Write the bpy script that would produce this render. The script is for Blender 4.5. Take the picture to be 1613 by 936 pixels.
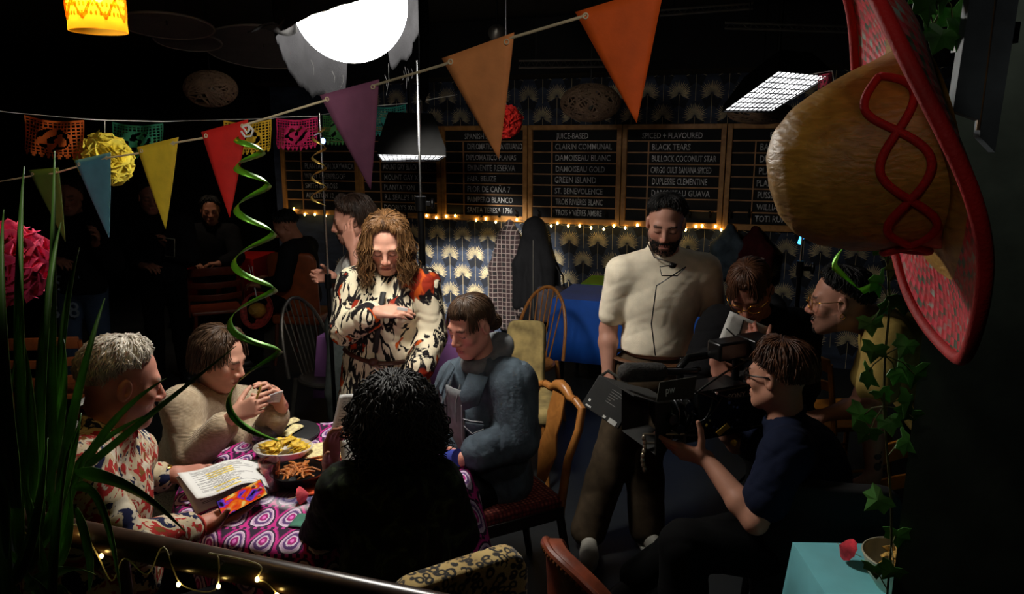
import bpy, math, random
import numpy as np
from mathutils import Vector, Matrix
R_ = math.radians
PI = math.pi
V = Vector
random.seed(7)
for o in list(bpy.data.objects):
    bpy.data.objects.remove(o)
SC = bpy.context.scene
COL = SC.collection

# ------------------------------------------------------------------ camera, world, light, exposure
FPX, CAMH, PITCH = 1150.0, 2.0, R_(11.8)
CAM = V((0, 0, CAMH))
cd = bpy.data.cameras.new('camera'); cam = bpy.data.objects.new('camera', cd); COL.objects.link(cam)
cd.sensor_fit = 'HORIZONTAL'; cd.sensor_width = 36.0; cd.lens = 36.0 * FPX / 1613.0
cd.clip_start = 0.02; cd.clip_end = 60
cam.location = CAM; cam.rotation_euler = (PI / 2 - PITCH, 0, 0)
SC.camera = cam
SC.view_settings.view_transform = 'Standard'; SC.view_settings.look = 'None'
SC.view_settings.gamma = 1.0; SC.view_settings.exposure = 0.35
SC.view_settings.use_curve_mapping = False
SC.cycles.use_denoising = True
SC.cycles.max_bounces = 6; SC.cycles.diffuse_bounces = 3; SC.cycles.glossy_bounces = 3
SC.cycles.transmission_bounces = 6; SC.cycles.transparent_max_bounces = 8
SC.cycles.sample_clamp_indirect = 4.0
SC.cycles.caustics_reflective = False; SC.cycles.caustics_refractive = False
wd = bpy.data.worlds.new('world'); SC.world = wd; wd.use_nodes = True
wd.node_tree.nodes['Background'].inputs[0].default_value = (0.9, 0.95, 1, 1)
wd.node_tree.nodes['Background'].inputs[1].default_value = 0.0018
LANTERN_E = 58.0        # emission of the lantern globe
GRID_E = 3.2            # egg-crate softboxes
FAIRY_E = 14.0
def lamp(name, kind, loc, energy, col, target=None, size=0.2, angle=70, blend=.6):
    l = bpy.data.lights.new(name, kind); l.energy = energy; l.color = col
    if kind == 'SPOT': l.spot_size = R_(angle); l.spot_blend = blend
    l.shadow_soft_size = size
    o = bpy.data.objects.new(name, l); COL.objects.link(o); o.location = loc
    if target is not None:
        o.rotation_euler = (V(target) - V(loc)).to_track_quat('-Z', 'Y').to_euler()
    return o
# added unseen fill spots, most of them near the camera, not fixtures of the bar
lamp('fill_spot', 'SPOT', (-.72, 0, 2.36), 18, (1, .93, .82), (-.74, 1.7, 2.12), .05, 44, .6)  # fill on the bunting, standing in for an unseen light behind the camera
lamp('fill_spot', 'SPOT', (.1, -.3, 2.5), 12, (1, .93, .82), (0.0, 1.1, 2.2), .05, 42, .6)  # second bunting fill, for the orange flags
lamp('fill_spot', 'SPOT', (-.1, .2, 2.35), 1.5, (1, .92, .78), (.55, 1.0, 1.75), .05, 64, 1.0)  # added weak fill on the straw hat
lamp('back_left_fill', 'SPOT', (-3.0, 6.7, 3.0), 30, (1, .78, .55), (-3.1, 7.7, .8), .1, 70, .8)  # added fill over the red table, no lamp hangs here
lamp('fill_spot', 'SPOT', (0.9, 1.0, 3.0), 18, (1, .95, .88), (.85, 2.6, .8), .10, 62, .8)  # added fill on the right group and the turquoise table

lamp('wall_fill', 'SPOT', (-.62, 3.36, 2.42), 1500, (1, .95, .86), (-.32, 7.4, .62), .05, 26, .9)  # added spot beside the lantern, boosts its light on the back wall

# ------------------------------------------------------------------ pixels of the photograph to places
cP, sP = math.cos(PITCH), math.sin(PITCH)
def ray(px, py):
    u = (px - 806.5) / FPX; v = (468 - py) / FPX
    return V((u, cP + v * sP, -sP + v * cP))
def at(px, py, Y):
    d = ray(px, py); return CAM + d * (Y / d.y)
def onz(px, py, z):
    d = ray(px, py); return CAM + d * ((z - CAMH) / d.z)
YAW = R_(-19.5)
WX = V((math.cos(YAW), math.sin(YAW), 0)); WN = V((math.sin(YAW), -math.cos(YAW), 0))   # along the wall, out of the wall
W0 = V((-0.239, 7.53, 0))
def onwall(px, py, off=0.0):
    d = ray(px, py); p0 = W0 + WN * off
    return CAM + d * ((p0 - CAM).dot(WN) / d.dot(WN))
def wp(s, z, off=0.0): return W0 + WX * s + WN * off + V((0, 0, z))
def ws(p): return (V(p) - W0).dot(WX)

# ------------------------------------------------------------------ tags
def WM(o):
    return (WM(o.parent) @ o.matrix_basis) if o.parent else o.matrix_basis.copy()
def tag(o, label=None, cat=None, group=None, kind=None):
    if label: o['label'] = label
    if cat: o['category'] = cat
    if group: o['group'] = group
    if kind: o['kind'] = kind
    return o
def thing(name, label, cat, loc=(0, 0, 0), rz=0.0, group=None):
    o = bpy.data.objects.new(name, None); COL.objects.link(o); o.empty_display_size = .1
    o.location = loc; o.rotation_euler = (0, 0, rz)
    return tag(o, label, cat, group)
def copy_tree(o, parent=None):
    c = o.copy(); COL.objects.link(c); c.parent = parent
    for ch in list(o.children): copy_tree(ch, c)
    return c

# ------------------------------------------------------------------ materials
def lin(c):
    if max(c) > 1.0: c = [x / 255.0 for x in c]
    return tuple((x / 12.92 if x <= .04045 else ((x + .055) / 1.055) ** 2.4) for x in c[:3]) + (1.0,)
class NT:
    def __init__(s, name):
        s.m = bpy.data.materials.new(name); s.m.use_nodes = True
        s.t = s.m.node_tree; s.bsdf = s.t.nodes['Principled BSDF']
    def n(s, typ, **kw):
        x = s.t.nodes.new(typ)
        for k, v in kw.items(): setattr(x, k, v)
        return x
    def put(s, sock, v):
        if isinstance(v, bpy.types.NodeSocket): s.t.links.new(v, sock)
        elif v is not None: sock.default_value = v
    def set(s, **kw):
        nm = dict(col='Base Color', rough='Roughness', metal='Metallic', normal='Normal', trans='Transmission Weight', ior='IOR',
                  ecol='Emission Color', emit='Emission Strength', alpha='Alpha', spec='Specular IOR Level', sheen='Sheen Weight', coat='Coat Weight')
        for k, v in kw.items():
            if k in ('col', 'ecol') and isinstance(v, (tuple, list)): v = lin(v)
            s.put(s.bsdf.inputs[nm[k]], v)
        return s
    def math(s, op, a, b=0.0, c=None):
        x = s.n('ShaderNodeMath', operation=op); s.put(x.inputs[0], a); s.put(x.inputs[1], b)
        if c is not None: s.put(x.inputs[2], c)
        return x.outputs[0]
    def obj(s): return s.n('ShaderNodeTexCoord').outputs['Object']
    def gen(s): return s.n('ShaderNodeTexCoord').outputs['Generated']
    def scale(s, vec, sc, rot=(0, 0, 0)):
        x = s.n('ShaderNodeMapping'); s.put(x.inputs[0], vec); x.inputs['Scale'].default_value = sc if hasattr(sc, '__len__') else (sc,) * 3
        x.inputs['Rotation'].default_value = rot
        return x.outputs[0]
    def sep(s, vec):
        x = s.n('ShaderNodeSeparateXYZ'); s.put(x.inputs[0], vec); return x.outputs
    def noise(s, vec, sc=5.0, det=3.0, dist=0.0, rough=.5):
        x = s.n('ShaderNodeTexNoise'); s.put(x.inputs['Vector'], vec); x.inputs['Scale'].default_value = sc
        x.inputs['Detail'].default_value = det; x.inputs['Distortion'].default_value = dist; x.inputs['Roughness'].default_value = rough
        return x.outputs['Fac'], x.outputs['Color']
    def vor(s, vec, sc=5.0, feature='F1', rnd=1.0):
        x = s.n('ShaderNodeTexVoronoi', feature=feature); s.put(x.inputs['Vector'], vec); x.inputs['Scale'].default_value = sc
        x.inputs['Randomness'].default_value = rnd
        return x.outputs
    def wave(s, vec, sc=5.0, dist=0.0, dirn='X', typ='BANDS', det=2.0):
        x = s.n('ShaderNodeTexWave', wave_type=typ); s.put(x.inputs['Vector'], vec); x.inputs['Scale'].default_value = sc
        x.inputs['Distortion'].default_value = dist; x.inputs['Detail'].default_value = det
        if typ == 'BANDS': x.bands_direction = dirn
        return x.outputs['Fac']
    def ramp(s, fac, stops, const=False):
        x = s.n('ShaderNodeValToRGB'); s.put(x.inputs[0], fac); e = x.color_ramp.elements
        if const: x.color_ramp.interpolation = 'CONSTANT'
        while len(e) < len(stops): e.new(.5)
        for i, (p, c) in enumerate(stops):
            e[i].position = p; e[i].color = lin(c) if hasattr(c, '__len__') else (c, c, c, 1)
        return x.outputs[0]
    def mix(s, fac, a, b, typ='MIX'):
        x = s.n('ShaderNodeMix', data_type='RGBA', blend_type=typ)
        s.put(x.inputs[0], fac)
        s.put(x.inputs[6], lin(a) if isinstance(a, (tuple, list)) else a); s.put(x.inputs[7], lin(b) if isinstance(b, (tuple, list)) else b)
        return x.outputs[2]
    def bump(s, h, st=.3, dist=.01):
        x = s.n('ShaderNodeBump'); s.put(x.inputs['Height'], h); x.inputs['Strength'].default_value = st; x.inputs['Distance'].default_value = dist
        return x.outputs[0]
_M = {}
def plain(name, col, rough=.6, metal=0.0, var=.12, sc=12.0, bump=0.0, bsc=40.0, emit=0.0, spec=.5, sheen=0.0, coat=0.0):
    if name in _M: return _M[name]
    t = NT(name); oc = t.obj(); f, _ = t.noise(oc, sc, 3)
    c = [x / 255.0 if max(col) > 1 else x for x in col]
    lo = [x * (1 - var) for x in c]; hi = [min(1, x * (1 + var)) for x in c]
    cc = t.ramp(f, [(.3, lo), (.7, hi)])
    t.set(col=cc, rough=rough, metal=metal, spec=spec, sheen=sheen, coat=coat)
    if bump: t.set(normal=t.bump(t.noise(oc, bsc, 4)[0], bump, .004))
    if emit: t.set(ecol=col, emit=emit)
    _M[name] = t.m
    return t.m
def glow(name, col, e):
    if name in _M: return _M[name]
    t = NT(name); t.set(col=(0.02, .02, .02), ecol=col, emit=e); _M[name] = t.m; return t.m

# ------------------------------------------------------------------ mesh builder
def frame(d, up=V((0, 0, 1))):
    d = V(d).normalized(); x = d.cross(up)
    if x.length < 1e-4: x = V((1, 0, 0))
    x.normalize(); y = x.cross(d); return x, y
def rot3(rx=0, ry=0, rz=0):
    return Matrix.Rotation(rz, 3, 'Z') @ Matrix.Rotation(ry, 3, 'Y') @ Matrix.Rotation(rx, 3, 'X')
class MB:
    def __init__(s): s.v = []; s.f = []; s.m = []
    def add(s, vs, fs, mi=0):
        n = len(s.v); s.v.extend(tuple(p) for p in vs)
        s.f.extend(tuple(i + n for i in q) for q in fs); s.m.extend([mi] * len(fs)); return s
    def box(s, c, size, rot=None, mi=0, taper=1.0):
        c = V(c); a, b, d = [x / 2 for x in size]; vs = []
        for sx, sy, sz in ((-1, -1, -1), (1, -1, -1), (1, 1, -1), (-1, 1, -1), (-1, -1, 1), (1, -1, 1), (1, 1, 1), (-1, 1, 1)):
            k = taper if sz > 0 else 1.0
            p = V((a * sx * k, b * sy * k, d * sz)); vs.append(c + (rot @ p if rot else p))
        return s.add(vs, [(0, 3, 2, 1), (4, 5, 6, 7), (0, 1, 5, 4), (1, 2, 6, 5), (2, 3, 7, 6), (3, 0, 4, 7)], mi)
    def tube(s, pts, r, n=8, mi=0, caps=True, flat=None):
        pts = [V(p) for p in pts]; k = len(pts)
        rs = list(r) if hasattr(r, '__len__') else [r] * k
        t0 = (pts[1] - pts[0]); x, y = frame(t0); vs = []
        for i in range(k):
            t = (pts[min(i + 1, k - 1)] - pts[max(i - 1, 0)])
            if t.length < 1e-9: t = t0
            t.normalize(); x = (x - t * x.dot(t))
            if x.length < 1e-6: x = frame(t)[0]
            x.normalize(); y = t.cross(x)
            for j in range(n):
                a = 2 * PI * j / n
                vs.append(pts[i] + x * (math.cos(a) * rs[i]) + y * (math.sin(a) * rs[i] * (flat or 1)))
        fs = [(i * n + j, i * n + (j + 1) % n, (i + 1) * n + (j + 1) % n, (i + 1) * n + j) for i in range(k - 1) for j in range(n)]
        if caps: fs += [tuple(range(n - 1, -1, -1)), tuple((k - 1) * n + j for j in range(n))]
        return s.add(vs, fs, mi)
    def lathe(s, prof, M=None, n=24, mi=0, caps=True):
        M = M or Matrix(); vs = []; k = len(prof)
        for r, z in prof:
            for j in range(n):
                a = 2 * PI * j / n; vs.append(M @ V((r * math.cos(a), r * math.sin(a), z)))
        fs = [(i * n + j, i * n + (j + 1) % n, (i + 1) * n + (j + 1) % n, (i + 1) * n + j) for i in range(k - 1) for j in range(n)]
        if caps: fs += [tuple(range(n - 1, -1, -1)), tuple((k - 1) * n + j for j in range(n))]
        return s.add(vs, fs, mi)
    def ell(s, c, r, rot=None, nu=14, nv=9, mi=0):
        c = V(c); r = r if hasattr(r, '__len__') else (r,) * 3; vs = []; fs = []
        for i in range(nv + 1):
            th = PI * i / nv
            for j in range(nu):
                a = 2 * PI * j / nu
                p = V((r[0] * math.sin(th) * math.cos(a), r[1] * math.sin(th) * math.sin(a), r[2] * math.cos(th)))
                vs.append(c + (rot @ p if rot else p))
        for i in range(nv):
            for j in range(nu):
                fs.append((i * nu + j, (i + 1) * nu + j, (i + 1) * nu + (j + 1) % nu, i * nu + (j + 1) % nu))
        return s.add(vs, fs, mi)
    def grid(s, fn, nu, nv, mi=0, wrap=False, thick=0.0):
        vs = [fn(i / (nu if wrap else max(nu - 1, 1)), j / (nv - 1)) for j in range(nv) for i in range(nu)]
        fs = []
        for j in range(nv - 1):
            for i in range(nu if wrap else nu - 1):
                i2 = (i + 1) % nu; fs.append((j * nu + i, j * nu + i2, (j + 1) * nu + i2, (j + 1) * nu + i))
        return s.add(vs, fs, mi)
    def prism(s, outl, M, t, mi=0):
        n = len(outl); vs = [M @ V((x, y, -t / 2)) for x, y in outl] + [M @ V((x, y, t / 2)) for x, y in outl]
        fs = [tuple(range(n - 1, -1, -1)), tuple(range(n, 2 * n))] + [(i, (i + 1) % n, n + (i + 1) % n, n + i) for i in range(n)]
        return s.add(vs, fs, mi)
    def ribbon(s, pts, w, side, mi=0):
        vs = []; k = len(pts)
        for i, p in enumerate(pts):
            ww = w[i] if hasattr(w, '__len__') else w; sd = side[i] if isinstance(side, list) else side
            vs += [V(p) - V(sd) * ww / 2, V(p) + V(sd) * ww / 2]
        return s.add(vs, [(2 * i, 2 * i + 1, 2 * i + 3, 2 * i + 2) for i in range(k - 1)], mi)
    def build(s, name, mats, parent=None, local=False, smooth=40, bevel=0.0, solid=0.0, sub=0):
        return mesh_obj(name, s.v, s.f, mats, parent, local, smooth, bevel, solid, sub, s.m)
def mesh_obj(name, vs, fs, mats, parent=None, local=False, smooth=40, bevel=0.0, solid=0.0, sub=0, mi=None, cols=None):
    me = bpy.data.meshes.new(name)
    vs = np.asarray(vs, dtype=np.float64).reshape(-1, 3)
    o = bpy.data.objects.new(name, me); COL.objects.link(o)
    if parent is not None:
        o.parent = parent
        if not local:
            A = np.array(WM(parent).inverted()); vs = vs @ A[:3, :3].T + A[:3, 3]
    elif not local and len(vs):
        lo, hi = vs.min(0), vs.max(0); c = np.array([(lo[0] + hi[0]) / 2, (lo[1] + hi[1]) / 2, lo[2]])
        vs = vs - c; o.location = c
    if isinstance(fs, np.ndarray):
        nf = len(fs); me.vertices.add(len(vs)); me.vertices.foreach_set('co', vs.astype(np.float32).ravel())
        me.loops.add(nf * 4); me.loops.foreach_set('vertex_index', fs.astype(np.int32).ravel())
        me.polygons.add(nf); me.polygons.foreach_set('loop_start', np.arange(0, nf * 4, 4, dtype=np.int32))
        me.update(calc_edges=True)
    else:
        me.from_pydata(vs.tolist(), [], fs)
    if not isinstance(mats, (list, tuple)): mats = [mats]
    for m in mats: me.materials.append(m)
    if mi is not None and len(mats) > 1: me.polygons.foreach_set('material_index', np.asarray(mi, dtype=np.int32))
    if smooth:
        me.polygons.foreach_set('use_smooth', np.ones(len(me.polygons), dtype=bool))
        if smooth < 180: me.set_sharp_from_angle(angle=R_(smooth))
    if cols is not None:
        a = me.color_attributes.new('Col', 'FLOAT_COLOR', 'POINT'); a.data.foreach_set('color', np.asarray(cols, dtype=np.float32).ravel())
    me.update()
    if sub:
        d = o.modifiers.new('sub', 'SUBSURF'); d.levels = sub; d.render_levels = sub
    if solid:
        d = o.modifiers.new('solid', 'SOLIDIFY'); d.thickness = solid; d.offset = 0
    if bevel:
        d = o.modifiers.new('bevel', 'BEVEL'); d.width = bevel; d.segments = 2; d.limit_method = 'ANGLE'; d.angle_limit = R_(40)
    return o
def lettering(name, items, mat, parent, font_scale=1.0):
    """items: (text, origin, xdir, ydir, size, xscale) -> one mesh of raised letters"""
    mb = MB()
    for txt, o, xd, yd, size, xs in items:
        cu = bpy.data.curves.new('t', 'FONT'); cu.body = txt; cu.size = 1.0; cu.offset = .007; cu.resolution_u = 2
        ob = bpy.data.objects.new('t', cu); COL.objects.link(ob)
        me = ob.to_mesh(); xd = V(xd).normalized(); yd = V(yd).normalized(); nz = xd.cross(yd)
        vs = [V(o) + xd * (v.co.x * size * xs) + yd * (v.co.y * size) + nz * .0006 for v in me.vertices]
        mb.add(vs, [tuple(p.vertices) for p in me.polygons]); ob.to_mesh_clear()
        bpy.data.objects.remove(ob); bpy.data.curves.remove(cu)
    return mb.build(name, mat, parent, smooth=0)

# ------------------------------------------------------------------ smooth solids (one continuous skin from many swellings)
def _sn(D, lo, h):
    s = D < 0
    c = [s[i:s.shape[0] - 1 + i, j:s.shape[1] - 1 + j, k:s.shape[2] - 1 + k] for i in (0, 1) for j in (0, 1) for k in (0, 1)]
    a_any = c[0].copy(); a_all = c[0].copy()
    for x in c[1:]: a_any |= x; a_all &= x
    act = a_any & ~a_all; idx = np.argwhere(act); n = len(idx)
    if n == 0: return np.zeros((0, 3)), np.zeros((0, 4), int)
    ids = np.full(act.shape, -1, np.int32); ids[act] = np.arange(n)
    I, J, K = idx.T; acc = np.zeros((n, 3), np.float32); cnt = np.zeros(n, np.float32)
    corners = [(i, j, k) for i in (0, 1) for j in (0, 1) for k in (0, 1)]
    val = {q: D[I + q[0], J + q[1], K + q[2]] for q in corners}
    for q in corners:
        for ax in range(3):
            if q[ax] == 0:
                q2 = list(q); q2[ax] = 1; q2 = tuple(q2); a, b = val[q], val[q2]
                m = (a < 0) != (b < 0); t = np.where(m, a / np.where(m, a - b, 1), 0)
                p = np.tile(np.array(q, np.float32), (n, 1)); p[:, ax] = t
                acc += p * m[:, None]; cnt += m
    P = (idx + acc / cnt[:, None]) * h + lo
    F = []
    for ax in range(3):
        sl0 = [slice(None)] * 3; sl1 = [slice(None)] * 3; sl0[ax] = slice(0, -1); sl1[ax] = slice(1, None)
        e = s[tuple(sl0)] != s[tuple(sl1)]; q = np.argwhere(e)
        b, c2 = [(1, 2), (2, 0), (0, 1)][ax]
        ok = (q[:, b] > 0) & (q[:, c2] > 0) & (q[:, b] < ids.shape[b]) & (q[:, c2] < ids.shape[c2]); q = q[ok]
        if not len(q): continue
        def g(db, dc):
            r = q.copy(); r[:, b] -= db; r[:, c2] -= dc; return ids[r[:, 0], r[:, 1], r[:, 2]]
        quad = np.stack([g(1, 1), g(0, 1), g(0, 0), g(1, 0)], 1)
        ins = s[q[:, 0], q[:, 1], q[:, 2]]
        quad[~ins] = quad[~ins][:, ::-1]; F.append(quad)
    F = np.concatenate(F); F = F[(F >= 0).all(1)]
    return P, F
class SDF:
    def __init__(s, h=.005): s.h = h; s.ops = []; s.k = .02
    def cone(s, a, b, ra, rb, k=None, sub=False): s.ops.append(('c', np.array(a, float), np.array(b, float), ra, rb, s.k if k is None else k, sub)); return s
    def ell(s, c, r, R=None, k=None, sub=False):
        r = np.array(r if hasattr(r, '__len__') else (r,) * 3, float)
        s.ops.append(('e', np.array(c, float), r, np.array(R if R is not None else Matrix.Identity(3), float), None, s.k if k is None else k, sub)); return s
    def rbox(s, c, hs, R=None, rad=.01, k=None, sub=False):
        s.ops.append(('b', np.array(c, float), np.array(hs, float), np.array(R if R is not None else Matrix.Identity(3), float), rad, s.k if k is None else k, sub)); return s
    def plane(s, p, n, k=.004): s.ops.append(('p', np.array(p, float), np.array(V(n).normalized(), float), None, None, k, True)); return s
    def fold(s, fn): s.ops.append(('f', fn)); return s
    def chain(s, pts, rs, k=None):
        for i in range(len(pts) - 1): s.cone(pts[i], pts[i + 1], rs[i], rs[i + 1], k)
        return s
    def mesh(s):
        los, his = [], []
        for o in s.ops:
            if o[0] in 'ceb' and not o[6]:
                if o[0] == 'c':
                    m = max(o[3], o[4]); los.append(np.minimum(o[1], o[2]) - m); his.append(np.maximum(o[1], o[2]) + m)
                elif o[0] == 'e':
                    ext = np.abs(o[3]) @ o[2]; los.append(o[1] - ext); his.append(o[1] + ext)
                else:
                    ext = np.abs(o[3]) @ (o[2] + o[4]); los.append(o[1] - ext); his.append(o[1] + ext)
        lo = np.min(los, 0) - .03; hi = np.max(his, 0) + .03; h = s.h
        N = np.ceil((hi - lo) / h).astype(int) + 1
        ax = [(lo[i] + h * np.arange(N[i])).astype(np.float32) for i in range(3)]
        D = np.full(N, .06, np.float32)
        for o in s.ops:
            if o[0] == 'f':
                D += o[1](ax[0][:, None, None], ax[1][None, :, None], ax[2][None, None, :]).astype(np.float32); continue
            if o[0] == 'p':
                d = ((ax[0] - o[1][0]) * o[2][0])[:, None, None] + ((ax[1] - o[1][1]) * o[2][1])[None, :, None] + ((ax[2] - o[1][2]) * o[2][2])[None, None, :]
                np.maximum(D, d, out=D); continue
            k = o[5]; mg = k + 2.5 * h + .012
            if o[0] == 'c': m = max(o[3], o[4]) + mg; l = np.minimum(o[1], o[2]) - m; u = np.maximum(o[1], o[2]) + m
            elif o[0] == 'e': ext = np.abs(o[3]) @ o[2] + mg; l = o[1] - ext; u = o[1] + ext
            else: ext = np.abs(o[3]) @ (o[2] + o[4]) + mg; l = o[1] - ext; u = o[1] + ext
            i0 = np.clip(np.floor((l - lo) / h).astype(int), 0, N); i1 = np.clip(np.ceil((u - lo) / h).astype(int) + 1, 0, N)
            if (i1 <= i0).any(): continue
            sl = tuple(slice(a, b) for a, b in zip(i0, i1))
            X = ax[0][sl[0]][:, None, None] - np.float32(o[1][0]); Y = ax[1][sl[1]][None, :, None] - np.float32(o[1][1]); Z = ax[2][sl[2]][None, None, :] - np.float32(o[1][2])
            if o[0] == 'c':
                ba = o[2] - o[1]; bb = max(float(ba @ ba), 1e-9)
                t = np.clip((X * ba[0] + Y * ba[1] + Z * ba[2]) / bb, 0, 1)
                d = np.sqrt((X - ba[0] * t) ** 2 + (Y - ba[1] * t) ** 2 + (Z - ba[2] * t) ** 2) - (o[3] + (o[4] - o[3]) * t)
            else:
                Rm = o[3]
                q = [X * Rm[0, i] + Y * Rm[1, i] + Z * Rm[2, i] for i in range(3)]
                if o[0] == 'e':
                    r = o[2]; k0 = np.sqrt(sum((q[i] / r[i]) ** 2 for i in range(3))); k1 = np.sqrt(sum((q[i] / r[i] ** 2) ** 2 for i in range(3)))
                    d = k0 * (k0 - 1) / np.maximum(k1, 1e-6)
                else:
                    g = [np.abs(q[i]) - o[2][i] for i in range(3)]
                    d = np.sqrt(sum(np.maximum(x, 0) ** 2 for x in g)) + np.minimum(np.maximum(g[0], np.maximum(g[1], g[2])), 0) - o[4]
            A = D[sl]; d = d.astype(np.float32)
            if o[6]:
                d = -d; hh = np.maximum(k - np.abs(A - d), 0); D[sl] = np.maximum(A, d) + hh * hh / (4 * max(k, 1e-6))
            else:
                hh = np.maximum(k - np.abs(A - d), 0); D[sl] = np.minimum(A, d) - hh * hh / (4 * max(k, 1e-6))
        return _sn(D, lo, h)
    def build(s, name, mats, parent=None, colfn=None, smooth=180):
        P, F = s.mesh(); cols = colfn(P) if colfn else None
        o = mesh_obj(name, P, F, mats, parent, False, smooth, cols=cols)
        return o
def wrinkle(amp, f=30.0, seed=0, d=None):
    r = np.random.RandomState(seed); A = r.randn(3, 3); A /= np.linalg.norm(A, axis=1)[:, None]; B = r.randn(3, 3) * .5; ph = r.rand(3) * 6
    if d is not None: A = A * .45 + np.array(d, float)[None, :]
    def fn(X, Y, Z):
        q = 0
        for i in range(3):
            w = np.sin((X * B[i, 0] + Y * B[i, 1] + Z * B[i, 2]) * f * .9 + ph[i])
            g = (X * A[i, 0] + Y * A[i, 1] + Z * A[i, 2]) * f * (1 + .35 * i) + 1.6 * w + ph[i] * 2; q = q + .4 * np.sin(g) + .6 * (1 - 2 * np.abs(np.sin(g * .5 + .8)))
        return amp * q / 1.0
    return fn
# ------------------------------------------------------------------ shared materials
BLACK = plain('black_paint', (16, 16, 17), .55)
BLACKMETAL = plain('black_metal', (14, 14, 15), .35, .6)
PLASTIC = plain('black_plastic', (13, 13, 14), .3)
BLACKCLOTH = plain('black_cloth', (17, 17, 18), .95, bump=.3, bsc=300)
STEEL = plain('chrome_steel', (200, 200, 200), .22, 1.0)
WHITE = plain('white_plastic', (225, 225, 222), .45)
CORD = plain('white_cord', (215, 200, 165), .8)
def wood(name, a, b, sc=(3, 30, 30), rough=.5):
    if name in _M: return _M[name]
    t = NT(name); v = t.scale(t.obj(), sc); f, _ = t.noise(v, 2.0, 6, 1.2)
    t.set(col=t.ramp(f, [(.25, a), (.75, b)]), rough=rough, normal=t.bump(f, .15, .003)); _M[name] = t.m; return t.m
WOODBOARD = wood('pine_frame_wood', (168, 112, 54), (214, 156, 86), (6, 6, 6))
WOODDARK = wood('dark_chair_wood', (58, 28, 16), (92, 46, 26), (8, 8, 8), .4)
WOODGOLD = wood('golden_chair_wood', (150, 92, 40), (190, 126, 62), (8, 8, 8), .35)
WOODBROWN = wood('brown_slat_wood', (146, 76, 38), (186, 102, 54), (8, 8, 8), .4)
WOODBLACK = wood('ebony_wood', (26, 18, 14), (40, 28, 20), (8, 8, 8), .35)
# ------------------------------------------------------------------ the room
t = NT('floor_paint'); f, _ = t.noise(t.obj(), 3, 5); t.set(col=t.ramp(f, [(.3, (25, 28, 30)), (.7, (40, 43, 45))]), rough=.42, normal=t.bump(t.noise(t.obj(), 30, 4)[0], .12, .004))
FLOORM = t.m
WALLDARK = plain('dark_wall_paint', (26, 26, 28), .85)
def struct(o): o['kind'] = 'structure'; return o
struct(MB().box((0, 4.1, -.1), (13, 14.4, .2)).build('floor', FLOORM, smooth=0))
struct(MB().box((0, 4.1, 3.2), (13, 14.4, .2)).build('ceiling', plain('ceiling_paint', (14, 14, 15), .9), smooth=0))
# wallpaper wall: dark blue sheet with pale palm fans printed on it
t = NT('wallpaper_navy'); oc = t.obj(); f, _ = t.noise(t.scale(oc, (1, 1, 3)), 4, 4)
t.set(col=t.ramp(f, [(.3, (34, 42, 58)), (.7, (62, 74, 96))]), rough=.75); NAVY = t.m
FANM = plain('wallpaper_fan_beige', (212, 194, 150), .7, var=.18, sc=5)
LEAFSH = plain('wallpaper_dark_leaf', (24, 28, 38), .8)
mb = MB(); s0, s1 = -2.6, 4.6
mb.add([wp(s0, 0), wp(s1, 0), wp(s1, 3.1), wp(s0, 3.1), wp(s0, 0, -.2), wp(s1, 0, -.2), wp(s1, 3.1, -.2), wp(s0, 3.1, -.2)],
       [(0, 1, 2, 3), (5, 4, 7, 6), (4, 0, 3, 7), (1, 5, 6, 2)])
rr = random.Random(3); row = 0; z = .25
while z < 2.75:
    s = -1.75 + (.145 if row % 2 else 0)
    while s < 4.4:
        c = (s, z); Rr = .126
        pts = [(-.10, -.02), (-.05, -.045), (0, .01), (.05, -.045), (.10, -.02), (.05, -.13), (0, -.1), (-.05, -.13)]
        mb.add([wp(s + x, z + y, .0007) for x, y in pts], [(2, 1, 0, 7, 6), (6, 5, 4, 3, 2)], 2)
        mb.add([wp(s - .0016, z - .26, .0012), wp(s + .0016, z - .26, .0012), wp(s + .0016, z, .0012), wp(s - .0016, z, .0012)], [(0, 1, 2, 3)], 1)
        nb = 25
        for i in range(nb):
            a = -2.0 + 4.0 * i / (nb - 1); L = Rr * (1 - .16 * (abs(a) / 2.0) ** 2) * (1 if i % 2 == 0 else .9); w = .0036
            dx, dz = math.sin(a), math.cos(a); nx, nz = dz, -dx
            q = [(.012, 0), (L * .55, w), (L * .85, w * .62), (L, 0), (L * .85, -w * .62), (L * .55, -w)]
            mb.add([wp(s + dx * r + nx * ww, z + dz * r + nz * ww, .0018) for r, ww in q], [tuple(range(5, -1, -1))], 1)
        s += .29
    z += .2; row += 1
struct(mb.build('wall_back', [NAVY, FANM, LEAFSH], smooth=0))
def wallbox(name, a, b, m, zt=3.1, th=.2):
    a, b = V(a), V(b); d = (b - a).normalized(); n = V((-d.y, d.x, 0)); mb = MB()
    c = (a + b) / 2 + n * th / 2 + V((0, 0, zt / 2)); mb.box(c, ((b - a).length, th, zt), rot3(rz=math.atan2(d.y, d.x))); return struct(mb.build(name, m, smooth=0))
wl = wp(s0, 0, 0); wr_ = wp(s1, 0, 0)
wallbox('wall_back_left', (-6.4, 11.0, 0), (7, 11.0, 0), WALLDARK, th=.2)
wallbox('wall_left', (-6.2, -2.9, 0), (-6.2, 11.2, 0), WALLDARK)
wallbox('wall_front', (6.3, -2.8, 0), (-6.2, -2.8, 0), WALLDARK)
wallbox('wall_right_side', (6.3, 11.2, 0), (6.3, -2.9, 0), WALLDARK)
mb = MB(); c = wp(1.0, 2.86, .25); mb.box(c, (7.1, .5, .48), rot3(rz=YAW)); struct(mb.build('trim_1', plain('bulkhead_paint', (15, 15, 16), .9), smooth=0))
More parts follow.
